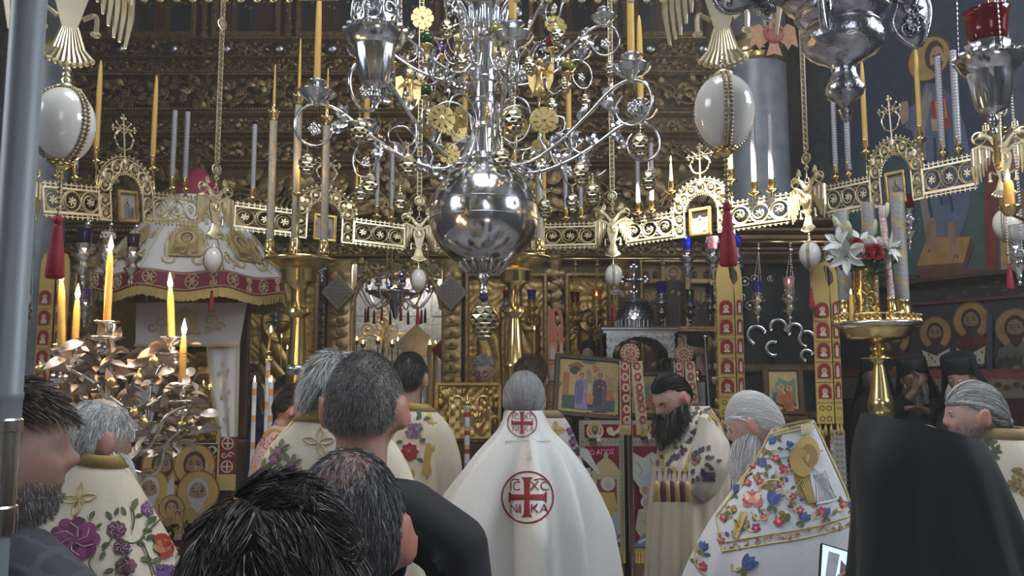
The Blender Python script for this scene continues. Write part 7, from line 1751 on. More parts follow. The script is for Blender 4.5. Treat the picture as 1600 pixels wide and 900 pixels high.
def ponytail(p,tie,cols,L=.16,n=500,r=.014,down=Vector((0,-.3,-1)),name='ponytail'):
 o=p.HT@Vector(tie);dn=(p.R@Vector((0,-.6,0)))+Vector((0,0,-1));dn.normalize();mb=MB();seg=6;a=RNG.uniform(0,2*PI,n);rr=np.sqrt(RNG.uniform(0,1,n))*r;Lr=L*RNG.uniform(.6,1.1,n);pts=[]
 sd=np.array(p.R@Vector((1,0,0)))
 for k in range(seg):
  t=k/(seg-1);q=np.array(o)+np.array(dn)*(Lr*t)[:,None]+np.array([0,0,-.3])*(Lr*t*t)[:,None];w=rr*(.6+1.2*math.sin(t*2.6));q=q+sd*(w*np.cos(a))[:,None]+np.array([0,0,1.])*(w*np.sin(a)*.6)[:,None];pts.append(q)
 cols=np.array(cols);ci=cols[RNG.integers(0,len(cols),n)]*RNG.uniform(.75,1.25,(n,1));V,f,c=strands(np.stack(pts,1),.0022,ci);mb.add(V,[f],c);mb.sph(o,r*1.15,10,8,col=tuple(cols.mean(0)*.6));return mb.build(name,'hairs',p.t,kind='stuff')
# ---- robes
class Robe:
 """cloth lofted through rows of (left px, left py, right px, right py); real depth from ratio"""
 def __init__(s,p,rows,d,ratio=.62,fold=.05,waves=(7,11,17),seed=1,col=(.7,.66,.56),mat='cloth',name='vestment',floor=True,na=150,nv=56,closed_top=False,skew=0.,th=.0,parent=None,dd=0.,fold_top=0.):
  if p is not None and floor and abs(p.loc.y-d)<.14:d=p.loc.y
  s.p=p;L,R_,rt=[],[],[]
  for r in rows:L.append(P(r[0],r[1],d));R_.append(P(r[2],r[3],d));rt.append(r[4]if len(r)>4 else ratio)
  if floor:
   a,b=L[-1].copy(),R_[-1].copy();z0=min(a.z,b.z);mid=(a+b)/2
   L.append(Vector((a.x,d,z0*.5)));R_.append(Vector((b.x,d,z0*.5)));L.append(Vector((a.x,d,.02)));R_.append(Vector((b.x,d,.02)));rt+=[rt[-1]]*2
  A=np.array([tuple(v)for v in L]);B=np.array([tuple(v)for v in R_]);m=len(A);seglen=np.concatenate([[0],np.cumsum(np.linalg.norm((A+B)[1:]-(A+B)[:-1],axis=1)/2)]);tt=np.linspace(0,seglen[-1],nv)
  def ip(X):
   out=np.zeros((nv,X.shape[1]));
   for k in range(X.shape[1]):out[:,k]=np.interp(tt,seglen,X[:,k])
   ker=np.array([1,2,3,2,1])/9;pad=np.pad(out,((2,2),(0,0)),'edge');sm=sum(pad[i:i+nv]*ker[i]for i in range(5));sm[0]=out[0];sm[1]=(out[1]+sm[1])/2;return sm
  A,B=ip(A),ip(B);rt=ip(np.array(rt)[:,None])[:,0];C_=(A+B)/2;U=(B-A)/2;rr=np.random.default_rng(seed);a=np.linspace(0,2*PI,na,endpoint=False);t=tt/tt[-1]
  fd_=np.zeros((nv,na));tot=0
  for w in waves:
   ph=rr.uniform(0,2*PI);am=rr.uniform(.6,1.);wob=rr.uniform(-.6,.6);fd_+=am*np.sin(w*a[None]+ph+wob*t[:,None]*3);tot+=am
  fd_=fd_/tot*2;fd_=np.where(fd_>0,np.abs(fd_)**1.4,fd_*.9);amp=fold_top+fold*np.clip(t*3.5,0,1)**1.1;rad=1+amp[:,None]*fd_*(.35+.65*np.abs(np.sin(a))[None]);rl=np.linalg.norm(U,axis=1)
  ca,sa=np.cos(a),np.sin(a);yd=np.array([0,1.,0])
  G=C_[:,None]+U[:,None]*(ca*1.0)[None,:,None]*rad[...,None]+yd*(rl*rt)[:,None,None]*sa[None,:,None]*rad[...,None];G[...,1]+=dd
  s.W=G;s.loc=p.loc if p is not None else Vector((0,0,0));Lc=G-np.array(s.loc);mb=MB();mb.grid(Lc,cv=True,col=col)
  if closed_top:
   c=Lc[0].mean(0);k=mb.n-nv*na;mid=c+(Lc[0]-c)*.9;mid[:,2]-=.004;ins=np.array([Lc[0],mid,c+(Lc[0]-c)*.5-np.array([0,0,.012]),c+(Lc[0]-c)*.02-np.array([0,0,.014])]);mb.grid(ins[::-1],cv=True,col=col)
  s.o=mb.build(name,mat,parent or(p.t if p is not None else None));V=Lc.reshape(-1,3);f=[];i,j=np.meshgrid(np.arange(nv-1),np.arange(na),indexing='ij');j1=(j+1)%na;Fq=np.stack([i*na+j,(i+1)*na+j,(i+1)*na+j1,i*na+j1],-1).reshape(-1,4)
  s.bvh=BVHTree.FromPolygons([Vector(v)for v in V],[tuple(int(x)for x in q)for q in Fq]);s.mb=MB();s.k=0;s.cam=Vector((0,0,CAMZ))-s.loc
 def hit(s,px,py,off=.002):
  dr=(P(px,py,1.0)-Vector((0,0,CAMZ))).normalized();h,n,i,_=s.bvh.ray_cast(s.cam,dr)
  if h is None:return None
  n=n if n.dot(dr)<0 else-n;return h+n*off
 def off(s):s.k+=1;return .0018+.00012*(s.k%40)
 def poly(s,pts,col):
  o=s.off();h=[s.hit(x,y,o)for x,y in pts]
  if any(v is None for v in h)or len(h)<3:return
  V=np.array([tuple(v)for v in h]);c=V.mean(0);cx_,cy_=np.mean([q[0]for q in pts]),np.mean([q[1]for q in pts]);hc=s.hit(cx_,cy_,o);c=np.array(hc)if hc is not None else c;n=len(V);s.mb.add(np.vstack([V,c[None]]),[np.array([(i,(i+1)%n,n)for i in range(n)])],col)
 def line(s,pts,w,col,closed=False):
  p=np.array(pts,float);t=(np.roll(p,-1,0)-np.roll(p,1,0))if closed else np.gradient(p,axis=0);t/=np.linalg.norm(t,axis=1,keepdims=True)+1e-9;n=np.stack([-t[:,1],t[:,0]],-1);w=np.broadcast_to(np.array(w,float),(len(p),))[:,None]/2;o=s.off();g=[]
  for k in(-1,0,1):
   row=[s.hit(*q,o+(.0012 if k==0 else 0))for q in p+n*w*k]
   g.append(row)
  seg=range(len(p))if closed else range(len(p)-1)
  for i in seg:
   j=(i+1)%len(p)
   for k in(0,1):
    q=(g[k][i],g[k][j],g[k+1][j],g[k+1][i])
    if all(v is not None for v in q):s.mb.add([tuple(v)for v in q],[np.array([[0,1,2,3]])],col)
 def ell(s,x,y,rx,ry,col,n=14,a=0.):c,q=math.cos(a),math.sin(a);s.poly([(x+rx*math.cos(t)*c-ry*math.sin(t)*q,y+rx*math.cos(t)*q+ry*math.sin(t)*c)for t in np.linspace(0,2*PI,n,endpoint=False)],col)
 def curve(s,pts,w,col,n=6,closed=False):s.line(smoothpts(pts,n,closed),w,col,closed)
 def leaf(s,x,y,L,w,a,col,vein=None):
  pts=[(t*L,w*.5*math.sin(PI*min(1,t*.95+.05))**.8*sg)for sg,ts in((1,np.linspace(0,1,6)),(-1,np.linspace(1,0,6)[1:-1]))for t in ts];c,q=math.cos(a),math.sin(a);s.poly([(x+u*c-v*q,y+u*q+v*c)for u,v in pts],col)
  if vein:s.line([(x,y),(x+L*.5*c,y+L*.5*q),(x+L*.9*c,y+L*.9*q)],max(.6,w*.12),vein)
 def flower(s,x,y,r,col,col2,n=6,a0=0.,sq=1.):
  for k in range(n):a=a0+k*2*PI/n;s.leaf(x,y,r,r*.75,a,col if k%2 else tuple(q*.8 for q in col))
  for k in range(n):a=a0+.3+k*2*PI/n;s.leaf(x,y,r*.6,r*.45,a,tuple(min(1,q*1.35+.02)for q in col))
  s.ell(x,y,r*.22,r*.22,col2,8)
 def scroll(s,x,y,r,a0,turn,w,col):t=np.linspace(0,1,14);s.line(np.stack([x+r*(1-.8*t)*np.cos(a0+turn*t),y+r*(1-.8*t)*np.sin(a0+turn*t)],-1),w,col)
 def collar(s,px,col,out=.004,i0=0):
  k=2;W=s.W[i0:i0+k]-np.array(s.loc);c=W.mean(1,keepdims=True);d=W-c;l=np.linalg.norm(d,axis=-1,keepdims=True);o=W+d/l*out;g=np.concatenate([W[:1]+d[:1]/l[:1]*-.004,o[:1]+[0,0,.002],o,W[-1:]+d[-1:]/l[-1:]*-.001]);m=MB();m.grid(g,cv=True,col=col);m.build('collar_band','embroidery',s.o)
 def done(s,name='embroidery',mat='embroidery'):
  if s.mb.n:return s.mb.build(name,mat,s.o,kind='stuff')
 def text(s,body,x,y,size,col):
  for pl_ in text_polys(body,size):s.poly([(x+a,y-b)for a,b in pl_],col)
def garment(p,col,mat='cloth',voxel=.012,name='jacket',trousers=(.02,.02,.025),infl=.014,plaid=None,sleeves=True,collar=True):
 mb=MB();a=np.linspace(0,2*PI,28,endpoint=False);g=[];nb=p.nb;pel=.52*p.H
 for z,rx,ry_ in p.torso_rows[1 if True else 0:-1]:
  t=(nb.z-z)/(nb.z-pel);l=np.stack([(rx+infl)*np.cos(a),(ry_+infl)*np.sin(a),0*a],-1)@np.array(p.Rz).T;g.append(l+[nb.x*(1-t),nb.y*(1-t),z])
 g=[np.array(g[0])*[1,1,1]]+g;c0=np.array([nb.x,nb.y,nb.z+.012]);g[0]=c0+(g[1]-g[1].mean(0))*.48;mb.grid(np.array(g),cv=True);mb.sph(nb+Vector((0,0,-.11)),(.10,.08,.09),14,10)
 for q in(-1,1):mb.tube([nb+Vector((0,0,.0)),nb.lerp(p.sh[q],.5)+Vector((0,0,.025)),p.sh[q]],[.07,.072,.068],14)
 for q in(-1,1):
  sh,el,wr=p.arm[q];e2=el.lerp(wr,.85);mb.tube([sh+(p.nb-sh)*.25,sh,sh.lerp(el,.5),el],[.06,.069,.062,.053],14);mb.sph(sh,.068,12,10);mb.sph(el,.053,10,8);mb.tube([el,el.lerp(e2,.5),e2],[.053,.048,.040],12)
 def colf(c):
  col_=np.repeat(np.array(col)[None],len(c),0)
  if plaid is not None:
   l=c@np.array(p.Rz);ln=(np.abs((l[:,0]*20)%1-.5)<.1)|(np.abs((l[:,2]*14+l[:,1]*16)%1-.5)<.1);col_[ln]=plaid
  return col_
 o=remesh(mb,name,voxel,p.t,colf,2,mat)
 if collar:
  c=MB();r=np.linspace(0,2*PI,24,endpoint=False);rows=[]
  for h,rr_ in((-.03,.085),(.0,.074),(.035,.068),(.04,.072),(.0,.08)):rows.append(np.stack([nb.x+rr_*np.cos(r),nb.y+rr_*.95*np.sin(r),np.full(24,nb.z+h)],-1))
  c.grid(np.array(rows),cv=True,col=tuple(np.array(col)*.9));c.build('collar',mat,o)
 if trousers is not None:
  m=MB();
  for q in(-1,1):
   hip=p.Rz@Vector((q*.09,0,.5*p.H));an=p.Rz@Vector((q*.095,0,.06));m.tube([hip,hip.lerp(an,.5),an],[.115,.085,.065],16,col=trousers);m.sph((0,0,0),(.052,.14,.045),10,8,T=Matrix.Translation(an+p.fd*.06+Vector((0,0,-.02)))@p.Rz.to_4x4(),col=(.02,.02,.02))
  m.lathe([(.19,.60*p.H),(.20,.5*p.H),(.16,.47*p.H)],20,col=trousers);m.build('trousers','cloth',p.t)
 return o
SCALP=lambda lo=-.35,fz=.42:(lambda d:((d[:,2]>fz-.75*np.clip(-d[:,1]+.35,0,1.0))&(d[:,2]>lo)&~((np.abs(d[:,0])>.86)&(d[:,2]<.12)&(d[:,1]>-.35))))
DOWN=lambda d:np.stack([d[:,0]*.2,-d[:,1]*0-.3,-np.ones(len(d))],-1)
BACK=lambda d:np.stack([0*d[:,0],-np.ones(len(d)),-.25+0*d[:,0]],-1)
def TIE(t):t=np.array(t)/np.linalg.norm(t);return lambda d:t[None]-d
# ================================================================= the people in the church
GREY=[(.38,.38,.38),(.26,.26,.265),(.5,.5,.5),(.15,.15,.155)];WHITE=[(.9,.9,.89),(.84,.84,.84),(.95,.95,.93),(.74,.74,.75)];BLACK=[(.014,.012,.012),(.022,.018,.017),(.03,.025,.022)];BROWN=[(.075,.045,.03),(.05,.03,.02),(.10,.065,.045)]
CREAM_,IVORY,GOLDT=(.58,.52,.40),(.60,.57,.52),(.46,.32,.10)
# 1 nearest head: dark tousled hair
p=Person('dark tousled-haired man closest to the camera, seen only as the back of a head',430,955,.88,yaw=8,voxel=.012,skin=(.40,.24,.17),hs=1.02,robed=False)
hair(p,SCALP(-.6,.3),lambda d:DOWN(d)+np.stack([.5+0*d[:,0],0*d[:,0],0*d[:,0]],-1),20000,.034,.0014,BLACK+[(.06,.05,.05),(.04,.034,.034)],lift=.013,seg=6,cap=.014,clump=1.6,noise=.5)
garment(p,(.025,.025,.03),name='shirt')
# 2 thinning-haired man
p=Person('man with thinning dark hair and red ear, second row from the camera',543,838,1.17,yaw=6,voxel=.010,skin=(.40,.22,.175),hs=.98,robed=False)
reg2=SCALP(-.62,.35);crown=lambda d:reg2(d)&((np.hypot(d[:,0]+.15,d[:,1]+.2)>.55)|(RNG.random(len(d))<.35)|(d[:,2]<.4))
hair(p,crown,DOWN,12000,.022,.0013,[(.045,.045,.052),(.09,.09,.10),(.16,.16,.175)],lift=.006,seg=4,cap=.0,noise=.35)
hair(p,lambda d:reg2(d)&(np.hypot(d[:,0]+.15,d[:,1]+.2)>.62),DOWN,5000,.016,.0013,[(.04,.04,.045),(.12,.12,.13)],lift=.004,seg=4,cap=.004,capcol=(.07,.06,.06),noise=.3,name='side_hair')
garment(p,(.012,.013,.016),name='jacket')
# 3 man in black with close-cropped grey hair
p=Person('man in black shirt with close-cropped grey hair and reddish ears',570,640,1.75,yaw=-3,voxel=.010,skin=(.46,.26,.20),torso_w=1.12,robed=False)
hair(p,SCALP(-.72,.40),DOWN,15000,.007,.0012,[(.24,.235,.235),(.15,.145,.145),(.36,.355,.355),(.08,.075,.075)],lift=.005,seg=3,cap=.0035,capcol=(.20,.175,.165),noise=.4)
garment(p,(.010,.011,.014),name='shirt',infl=.018)
# 4 bearded man in profile behind the pole
p=Person('brown-haired man with grizzled beard in profile beside the pale pole, dark checked shirt',0,714,1.4,neck=.15,torso_w=1.1,byaw=-12,yaw=-62,voxel=.0055,skin=(.36,.22,.175),hs=1.02,pitch=-2,robed=False)
hair(p,lambda d:SCALP(-.45,.46)(d),lambda d:np.stack([0*d[:,0],-.25+.5*(d[:,1]>.25),-.9+0*d[:,0]],-1),12000,.026,.0016,BROWN+[(.13,.10,.085)],lift=.018,seg=6,cap=.014,clump=.7,noise=.3)
beard(p,.013,4500,[(.34,.34,.36),(.16,.145,.14),(.45,.46,.48),(.2,.18,.175)],width=.0012,vol=False,fwd=.2,spread=.35,top=-.30)
garment(p,(.032,.033,.044),name='checked_shirt',plaid=(.05,.053,.07),voxel=.006)
# 5 old priest at the left in flowered phelonion
p=Person('bald grey-bearded priest in cream phelonion with big embroidered flowers, before the leafy candelabrum',150,690,2.4,yaw=-35,pitch=10,voxel=.010,skin=(.42,.28,.23))
hair(p,lambda d:SCALP(-.6,.30)(d)&(np.hypot(d[:,0],d[:,1]-.1)>.45),DOWN,6000,.022,.0018,WHITE+GREY,lift=.007,seg=4,cap=.003,capcol=(.5,.46,.44),noise=.4)
hair(p,lambda d:SCALP(-.6,.30)(d),DOWN,1800,.018,.0014,WHITE,lift=.004,seg=3,cap=0,noise=.5,name='thin_hair');beard(p,.17,3000,WHITE,width=.002)
r=Robe(p,[(120,704,182,712,.8),(112,722,200,735,.9),(95,770,230,790),(60,830,262,850),(35,900,285,900),(20,1000,290,1000)],2.4,.85,.03,seed=3,col=CREAM_)
r.collar(5,GOLDT);r.line([(182,716),(200,738),(230,775)],3,(.70,.64,.45))
for x,y in((124,780),):
 for a in(-1.4,-.2,1.9,3.1):r.curve([(x,y),(x+14*math.cos(a-.4),y+14*math.sin(a-.4)),(x+27*math.cos(a),y+27*math.sin(a)),(x+14*math.cos(a+.4),y+14*math.sin(a+.4)),(x,y)],3.2,(.56,.44,.18))
 for k in range(8):a=k*PI/4;r.line([(x,y),(x+5*math.cos(a),y+5*math.sin(a)),(x+9*math.cos(a),y+9*math.sin(a))],2.5,(.46,.34,.12))
GRN,PUR,RD,DKR=(.05,.075,.035),(.11,.02,.075),(.30,.02,.02),(.15,.015,.04)
def bigrose(r,x,y,R_,c1,c2):
 for k in range(9):a=k*.7;r.ell(x+R_*.55*math.cos(a),y+R_*.45*math.sin(a),R_*.5,R_*.38,c1 if k%2 else c2,12,a)
 for k in range(6):a=k*1.05+.3;r.line([(x+R_*.8*math.cos(a),y+R_*.7*math.sin(a)),(x+R_*.5*math.cos(a+.5),y+R_*.45*math.sin(a+.5)),(x+R_*.15*math.cos(a+1),y+R_*.15*math.sin(a+1))],1.6,(.50,.32,.34))
 r.ell(x,y,R_*.3,R_*.25,tuple(q*.7 for q in c2),10)
bigrose(r,118,843,38,PUR,(.24,.04,.16));bigrose(r,266,850,28,RD,(.34,.16,.05));bigrose(r,182,828,15,(.10,.03,.07),(.15,.04,.1));bigrose(r,232,795,13,(.13,.04,.15),(.2,.08,.2));bigrose(r,196,885,16,(.13,.03,.07),(.2,.06,.1));bigrose(r,190,855,13,(.10,.04,.1),(.14,.04,.13))
for a,b,c in(((182,828),(170,850),(160,862)),((182,840),(205,850),(225,840)),((232,800),(226,830),(215,850)),((205,860),(190,880),(180,899)),((222,850),(232,875),(240,899)),((230,830),(250,810),(258,800)),((150,860),(140,880),(150,899)),((205,830),(208,812),(205,798))):r.curve([a,b,c],2.6,GRN)
for x,y,L,a in((205,798,20,-1.2),(196,806,16,-2.0),(210,808,14,-.3),(175,812,16,-2.2),(180,806,14,-1.2),(222,828,16,.2),(212,846,16,.4),(170,848,14,2.6),(165,862,16,2.2),(226,842,18,-.2),(140,812,16,-1),(135,818,14,-2.4),(150,825,12,-.6),(240,822,26,-1.4),(228,818,18,-.6),(255,800,14,-1.5),(218,872,20,.2),(178,890,18,2.8),(235,880,20,-.4),(190,842,12,1.2)):r.leaf(x,y,L,L*.5,a,GRN if L%4 else(.11,.12,.05),(.2,.18,.08))
for k in range(12):r.ell(246+(k%4)*7,886+(k//4)*6,4,4,(.12,.06,.22),8)
r.done()
# 6 priest hidden behind the cropped man
p=Person('curly grey-haired priest in cream phelonion with floral sprigs, mostly hidden by the man in black',522,622,2.5,yaw=-12,pitch=8,voxel=.011)
hair(p,SCALP(-.55,.4),DOWN,5500,.05,.002,GREY+WHITE[:2],lift=.025,seg=6,cap=.014,clump=.6,noise=.5)
r=Robe(p,[(474,640,565,640,.7),(462,652,580,655,.6),(425,690,620,690),(402,730,645,740),(385,790,660,800),(370,900,670,900)],2.5,.55,.03,seed=8,col=CREAM_)
r.collar(4,GOLDT);r.line([(474,641),(450,668),(425,694),(405,730)],2.5,(.60,.5,.28))
x,y=498,692
for a in(-1.4,-2.9,1.2,-.2):r.curve([(x,y),(x+13*math.cos(a-.4),y+13*math.sin(a-.4)),(x+24*math.cos(a),y+24*math.sin(a)),(x+13*math.cos(a+.4),y+13*math.sin(a+.4)),(x,y)],3,(.46,.36,.2))
for x,y in((436,705),(430,718),(455,728),(408,735)):
 r.flower(x,y,9,(.22,.06,.14),(.3,.1,.2));
 for a in(-1.9,-1.2,-.5,2.4,.9):r.leaf(x+4*math.cos(a),y+4*math.sin(a),17,7,a,(.14,.16,.08),(.2,.2,.1))
r.done()
# 7 central priest with the red cross roundel
p=Person('grey-haired priest in white cope with large red cross roundel on the back, in the middle',819,626,3.6,yaw=0,pitch=6,voxel=.013,skin=(.48,.32,.26))
hair(p,SCALP(-.75,.38),TIE((0,-.75,-.66)),9000,.13,.0022,GREY+[(.42,.42,.42)],lift=.007,seg=7,cap=.012,noise=.10);beard(p,.2,1500,WHITE,width=.0025)
r=Robe(p,[(792,641,847,641,.85),(788,652,852,652,.85),(782,672,858,672,.8),(758,690,882,690,.66),(732,722,906,722,.6),(708,765,925,765,.6),(692,810,936,810,.62),(686,860,942,860,.64),(682,900,946,900,.66),(676,1000,952,1000,.68)],3.6,.6,.30,waves=(5,8,11),seed=12,col=(.62,.615,.59),name='cope',fold_top=.0,mat='silk')
CRS=(.24,.010,.014);ring=lambda cx2,cy2,R_,w:r.line([(cx2+R_*math.cos(t),cy2+R_*math.sin(t))for t in np.linspace(0,2*PI,48,endpoint=False)],w,CRS,True)
def roundel(cx2,cy2,R_,txt):
 ring(cx2,cy2,R_,R_*.07)
 for a in(0,PI/2,PI,-PI/2):
  n=10;u=np.linspace(0,1,n);r.line([(cx2+R_*.74*t*math.cos(a),cy2+R_*.78*t*math.sin(a))for t in u],R_*(.20+.05*u+.22*np.clip(u-.85,0,1)*4),CRS)
  for q in(-1,1):r.line([(cx2+R_*.73*math.cos(a)+q*R_*.2*math.sin(a),cy2+R_*.77*math.sin(a)-q*R_*.2*math.cos(a)),(cx2+R_*.66*math.cos(a)+q*R_*.12*math.sin(a),cy2+R_*.70*math.sin(a)-q*R_*.12*math.cos(a)),(cx2+R_*.6*math.cos(a),cy2+R_*.64*math.sin(a))],R_*.05,CRS)
 for body,sx,sy in(('IC',-.47,-.42),('XC',.47,-.42),('NI',-.45,.46),('KA',.47,.46)):r.text(body,cx2+sx*R_,cy2+sy*R_,R_*.52,CRS)
 for sx,sy in((-.47,-.68),(.47,-.68)):r.line([(cx2+(sx-.2)*R_,cy2+(sy+.02)*R_),(cx2+sx*R_,cy2+(sy-.03)*R_),(cx2+(sx+.2)*R_,cy2+(sy+.02)*R_)],R_*.05,CRS)
roundel(824,777,40,1);roundel(816,661,22,1)
r.line([(758,692),(790,690),(825,689),(860,690),(884,693)],1.2,(.5,.5,.5))
for k in range(22):r.ell(826+3.0*math.sin(k*1.1),692+k*1.6,1.5,1.3,(.62,.58,.46),6)
r.done('red_cross_embroidery')
# 8 priest with grape embroidery
p=Person('short dark-haired priest in white and gold vestment with grapes and a red flower',640,592,3.95,yaw=-12,voxel=.011,skin=(.42,.25,.19))
hair(p,SCALP(-.6,.4),DOWN,4500,.02,.0022,BLACK+[(.05,.045,.045)],lift=.008,seg=4,cap=.008,noise=.3)
m=MB();m.lathe([(.085,p.nb.z-.03),(.07,p.nb.z),(.066,p.nb.z+.05),(.075,p.nb.z+.05)],20,T=T_((p.nb.x,p.nb.y,0)),col=(.012,.013,.016));m.build('black_collar','cloth',p.t)
r=Robe(p,[(620,628,668,632,.8),(608,640,690,648,.66),(600,670,708,672),(598,720,722,720),(596,780,722,775),(590,900,724,900)],3.95,.62,.05,seed=21,col=CREAM_)
r.collar(3,GOLDT);r.line([(672,640),(676,660),(672,700),(666,742)],15,(.44,.31,.08));r.line([(620,738),(645,741),(670,742)],14,(.44,.31,.08));r.line([(690,648),(674,650),(668,656)],14,(.50,.36,.12))
for k in range(16):r.ell(638+(k%4)*6-(k//4)*1.0+(k//4%2)*3,664+(k//4)*6,3.3,3.3,(.13,.09,.16)if k%3 else(.22,.16,.24),8)
for x,y,a in((650,655,-.6),(656,650,-1.8),(662,655,-.1),(640,660,2.8),(630,690,3.0),(655,690,-.4),(622,712,2.6),(652,716,.6)):r.leaf(x,y,11,7,a,(.10,.13,.10),(.05,.06,.05))
r.flower(640,706,15,(.26,.02,.03),(.5,.28,.1),8);r.done()
# 9 priest half hidden behind the middle one
p=Person('brown-haired priest in white vestment with a gold cross patch, half hidden by the middle priest',830,592,4.4,yaw=-20,pitch=8,voxel=.012)
hair(p,SCALP(-.7,.4),TIE((0,-.8,-.6)),4000,.1,.0025,BROWN,lift=.012,seg=6,cap=.012,noise=.2)
r=Robe(p,[(812,640,872,642,.8),(800,652,888,656,.66),(795,690,905,700),(792,760,914,740),(790,900,920,900)],4.4,.62,.04,seed=31,col=IVORY)
r.collar(3,(.45,.36,.18))
for a in range(4):r.leaf(868,672,15,11,a*PI/2+PI/2,(.46,.33,.12),(.3,.2,.06))
for x,y in((893,672),(897,690),(895,710)):r.flower(x,y,10,(.17,.07,.18),(.2,.1,.2));r.leaf(x+3,y+8,12,6,1.3,(.10,.12,.08))
r.line([(905,700),(912,740),(914,780)],10,(.48,.36,.14));r.done()
# 10 bowed server in pink brocade
p=Person('bowed dark-haired server in pink and gold brocade beside the triple candlestick',462,640,4.2,yaw=-75,pitch=25,voxel=.012,lean=.1)
hair(p,SCALP(-.6,.4),TIE((0,-.9,-.3)),3500,.07,.0025,BLACK+BROWN[:1],lift=.012,seg=5,cap=.010,noise=.3)
r=Robe(p,[(425,662,462,668,.8),(410,680,480,690),(395,710,500,720),(385,760,505,770),(380,900,510,900)],4.2,.6,.04,seed=41,col=(.52,.36,.33),mat='silk',name='brocade_robe')
for k in range(46):x,y=398+(k*17)%60,672+(k*23)%70;r.scroll(x,y,6,k,4,1.4,((.5,.32,.10),(.40,.09,.10),(.62,.55,.5))[k%3])
r.line([(425,664),(440,664),(460,672)],4,(.02,.02,.025));r.curve([(412,682),(425,672),(440,674),(452,684)],5,(.5,.3,.07));r.done()
# 11 bearded deacon
p=Person('black-bearded deacon with bowed head in cream vestment with floral stole, facing left',1050,622,4.0,yaw=118,pitch=32,voxel=.0075,skin=(.50,.31,.24))
hair(p,lambda d:SCALP(-.6,.60)(d),TIE((0,-.85,-.45)),7000,.10,.002,BLACK,lift=.006,seg=6,cap=.009,noise=.10);beard(p,.165,7500,BLACK+[(.03,.02,.016)],width=.0022,spread=.6,side=1.0);p.eyes(False,(.02,.015,.012),.004)
m=MB();m.lathe([(.10,p.nb.z-.06),(.075,p.nb.z-.0),(.066,p.nb.z+.06),(.07,p.nb.z+.062)],20,T=T_((p.nb.x,p.nb.y,0)),col=(.012,.013,.018));m.build('black_collar','cloth',p.t)
r=Robe(p,[(1060,634,1108,634,.8),(1042,650,1124,655,.75),(1030,690,1136,690,.7),(1020,740,1140,750),(1013,800,1138,800),(1008,900,1140,900),(1004,1000,1146,1000)],4.0,.9,.05,seed=51,col=(.55,.47,.35))
# floral stole, gold frame
band=[(1094,640),(1078,668),(1062,700),(1052,728)];r.curve(band,34,(.70,.64,.54));r.curve([(1114,646),(1100,668),(1082,705),(1071,735)],7,(.46,.32,.10));r.curve([(1074,640),(1056,672),(1040,705),(1034,732)],5,(.46,.32,.10));r.line([(1034,730),(1052,734),(1072,736)],8,(.46,.32,.10))
for k in range(44):t=(k*.618)%1;x=1096-46*t+((k*37)%22-11);y=642+84*t+((k*13)%8-4);r.leaf(x,y,9,5.5,k*1.9,((.05,.07,.05),(.08,.05,.11),(.11,.13,.07),(.12,.05,.09))[k%4])
for k in range(16):x=1026+(k*11)%18;y=660+(k*29)%76;r.leaf(x,y,9,6,k,((.16,.06,.12),(.09,.10,.05),(.22,.1,.14))[k%3])
r.line([(1108,640),(1122,655),(1134,685),(1138,720)],13,(.36,.23,.09));r.done()
sl=Robe(p,[(1092,650,1122,668,.9),(1086,690,1140,690,.9),(1078,722,1146,730,.9),(1072,752,1118,778,.8),(1070,764,1096,784,.7)],3.86,.8,.05,waves=(3,5,8),seed=53,col=(.58,.52,.43),name='wide_sleeve',floor=False,na=70,nv=30)
bigrose(sl,1084,716,12,(.28,.06,.06),(.36,.18,.16))
for k in range(26):a=k*2.4;rr2=8+(k*7)%24;sl.leaf(1092+rr2*math.cos(a),726+rr2*.8*math.sin(a),10,6,a,((.07,.09,.05),(.12,.10,.08),(.10,.07,.16))[k%3])
for k in range(12):sl.ell(1100+(k%4)*5,740+(k//4)*5,2.8,2.8,(.10,.06,.18),8)
sl.done()
for i,(x,c)in enumerate(((1027,'tassel_gold'),(1036,None),(1044,'tassel_gold'),(1050,'v'),(1058,'tassel_gold'),(1066,'v'),(1074,'tassel_gold'))):
 a,b=P(x,736,3.72)-p.loc,P(x-2,786,3.72)-p.loc;m=MB();m.tube([a,a.lerp(b,.3)],.004,6,col=(.25,.12,.2));m.lathe([(.004,0),(.012,-.012),(.010,-.02),(.019,-.09),(0,-.09)],10,T=Matrix.Translation(a.lerp(b,.3)),col=(.11,.03,.08)if c!='tassel_gold' else(.55,.40,.14));m.build('stole_tassel','cloth',p.t)
# book held before him, hidden by sleeve
# 12 bishop
p=Person('white-haired bishop with white beard, bowed, in white mantle with colourful flowers and gold icon',1177,664,3.0,yaw=62,pitch=22,voxel=.0075,skin=(.60,.40,.33),hs=.92)
hair(p,SCALP(-.6,.42),TIE((.1,-.92,-.35)),11000,.15,.0016,WHITE,lift=.010,seg=8,cap=.012,noise=.12,capcol=(.8,.8,.79));beard(p,.15,5000,WHITE,width=.0018,spread=.3,side=.8);p.eyes(False,WHITE[0],.002)
r=Robe(p,[(1207,670,1270,655,.8),(1200,680,1277,672,.75),(1184,715,1295,705,.62),(1150,760,1315,750,.58),(1118,800,1332,800,.58),(1092,845,1337,832,.6),(1066,900,1342,890,.62),(1040,1000,1346,1000,.64)],2.8,.62,.022,seed=61,col=(.58,.59,.61),mat='silk',name='mantle')
GL,GD=(.55,.40,.13),(.38,.25,.07)
def gl(pts,w=2.2,c=GL):r.curve(pts,w,c)
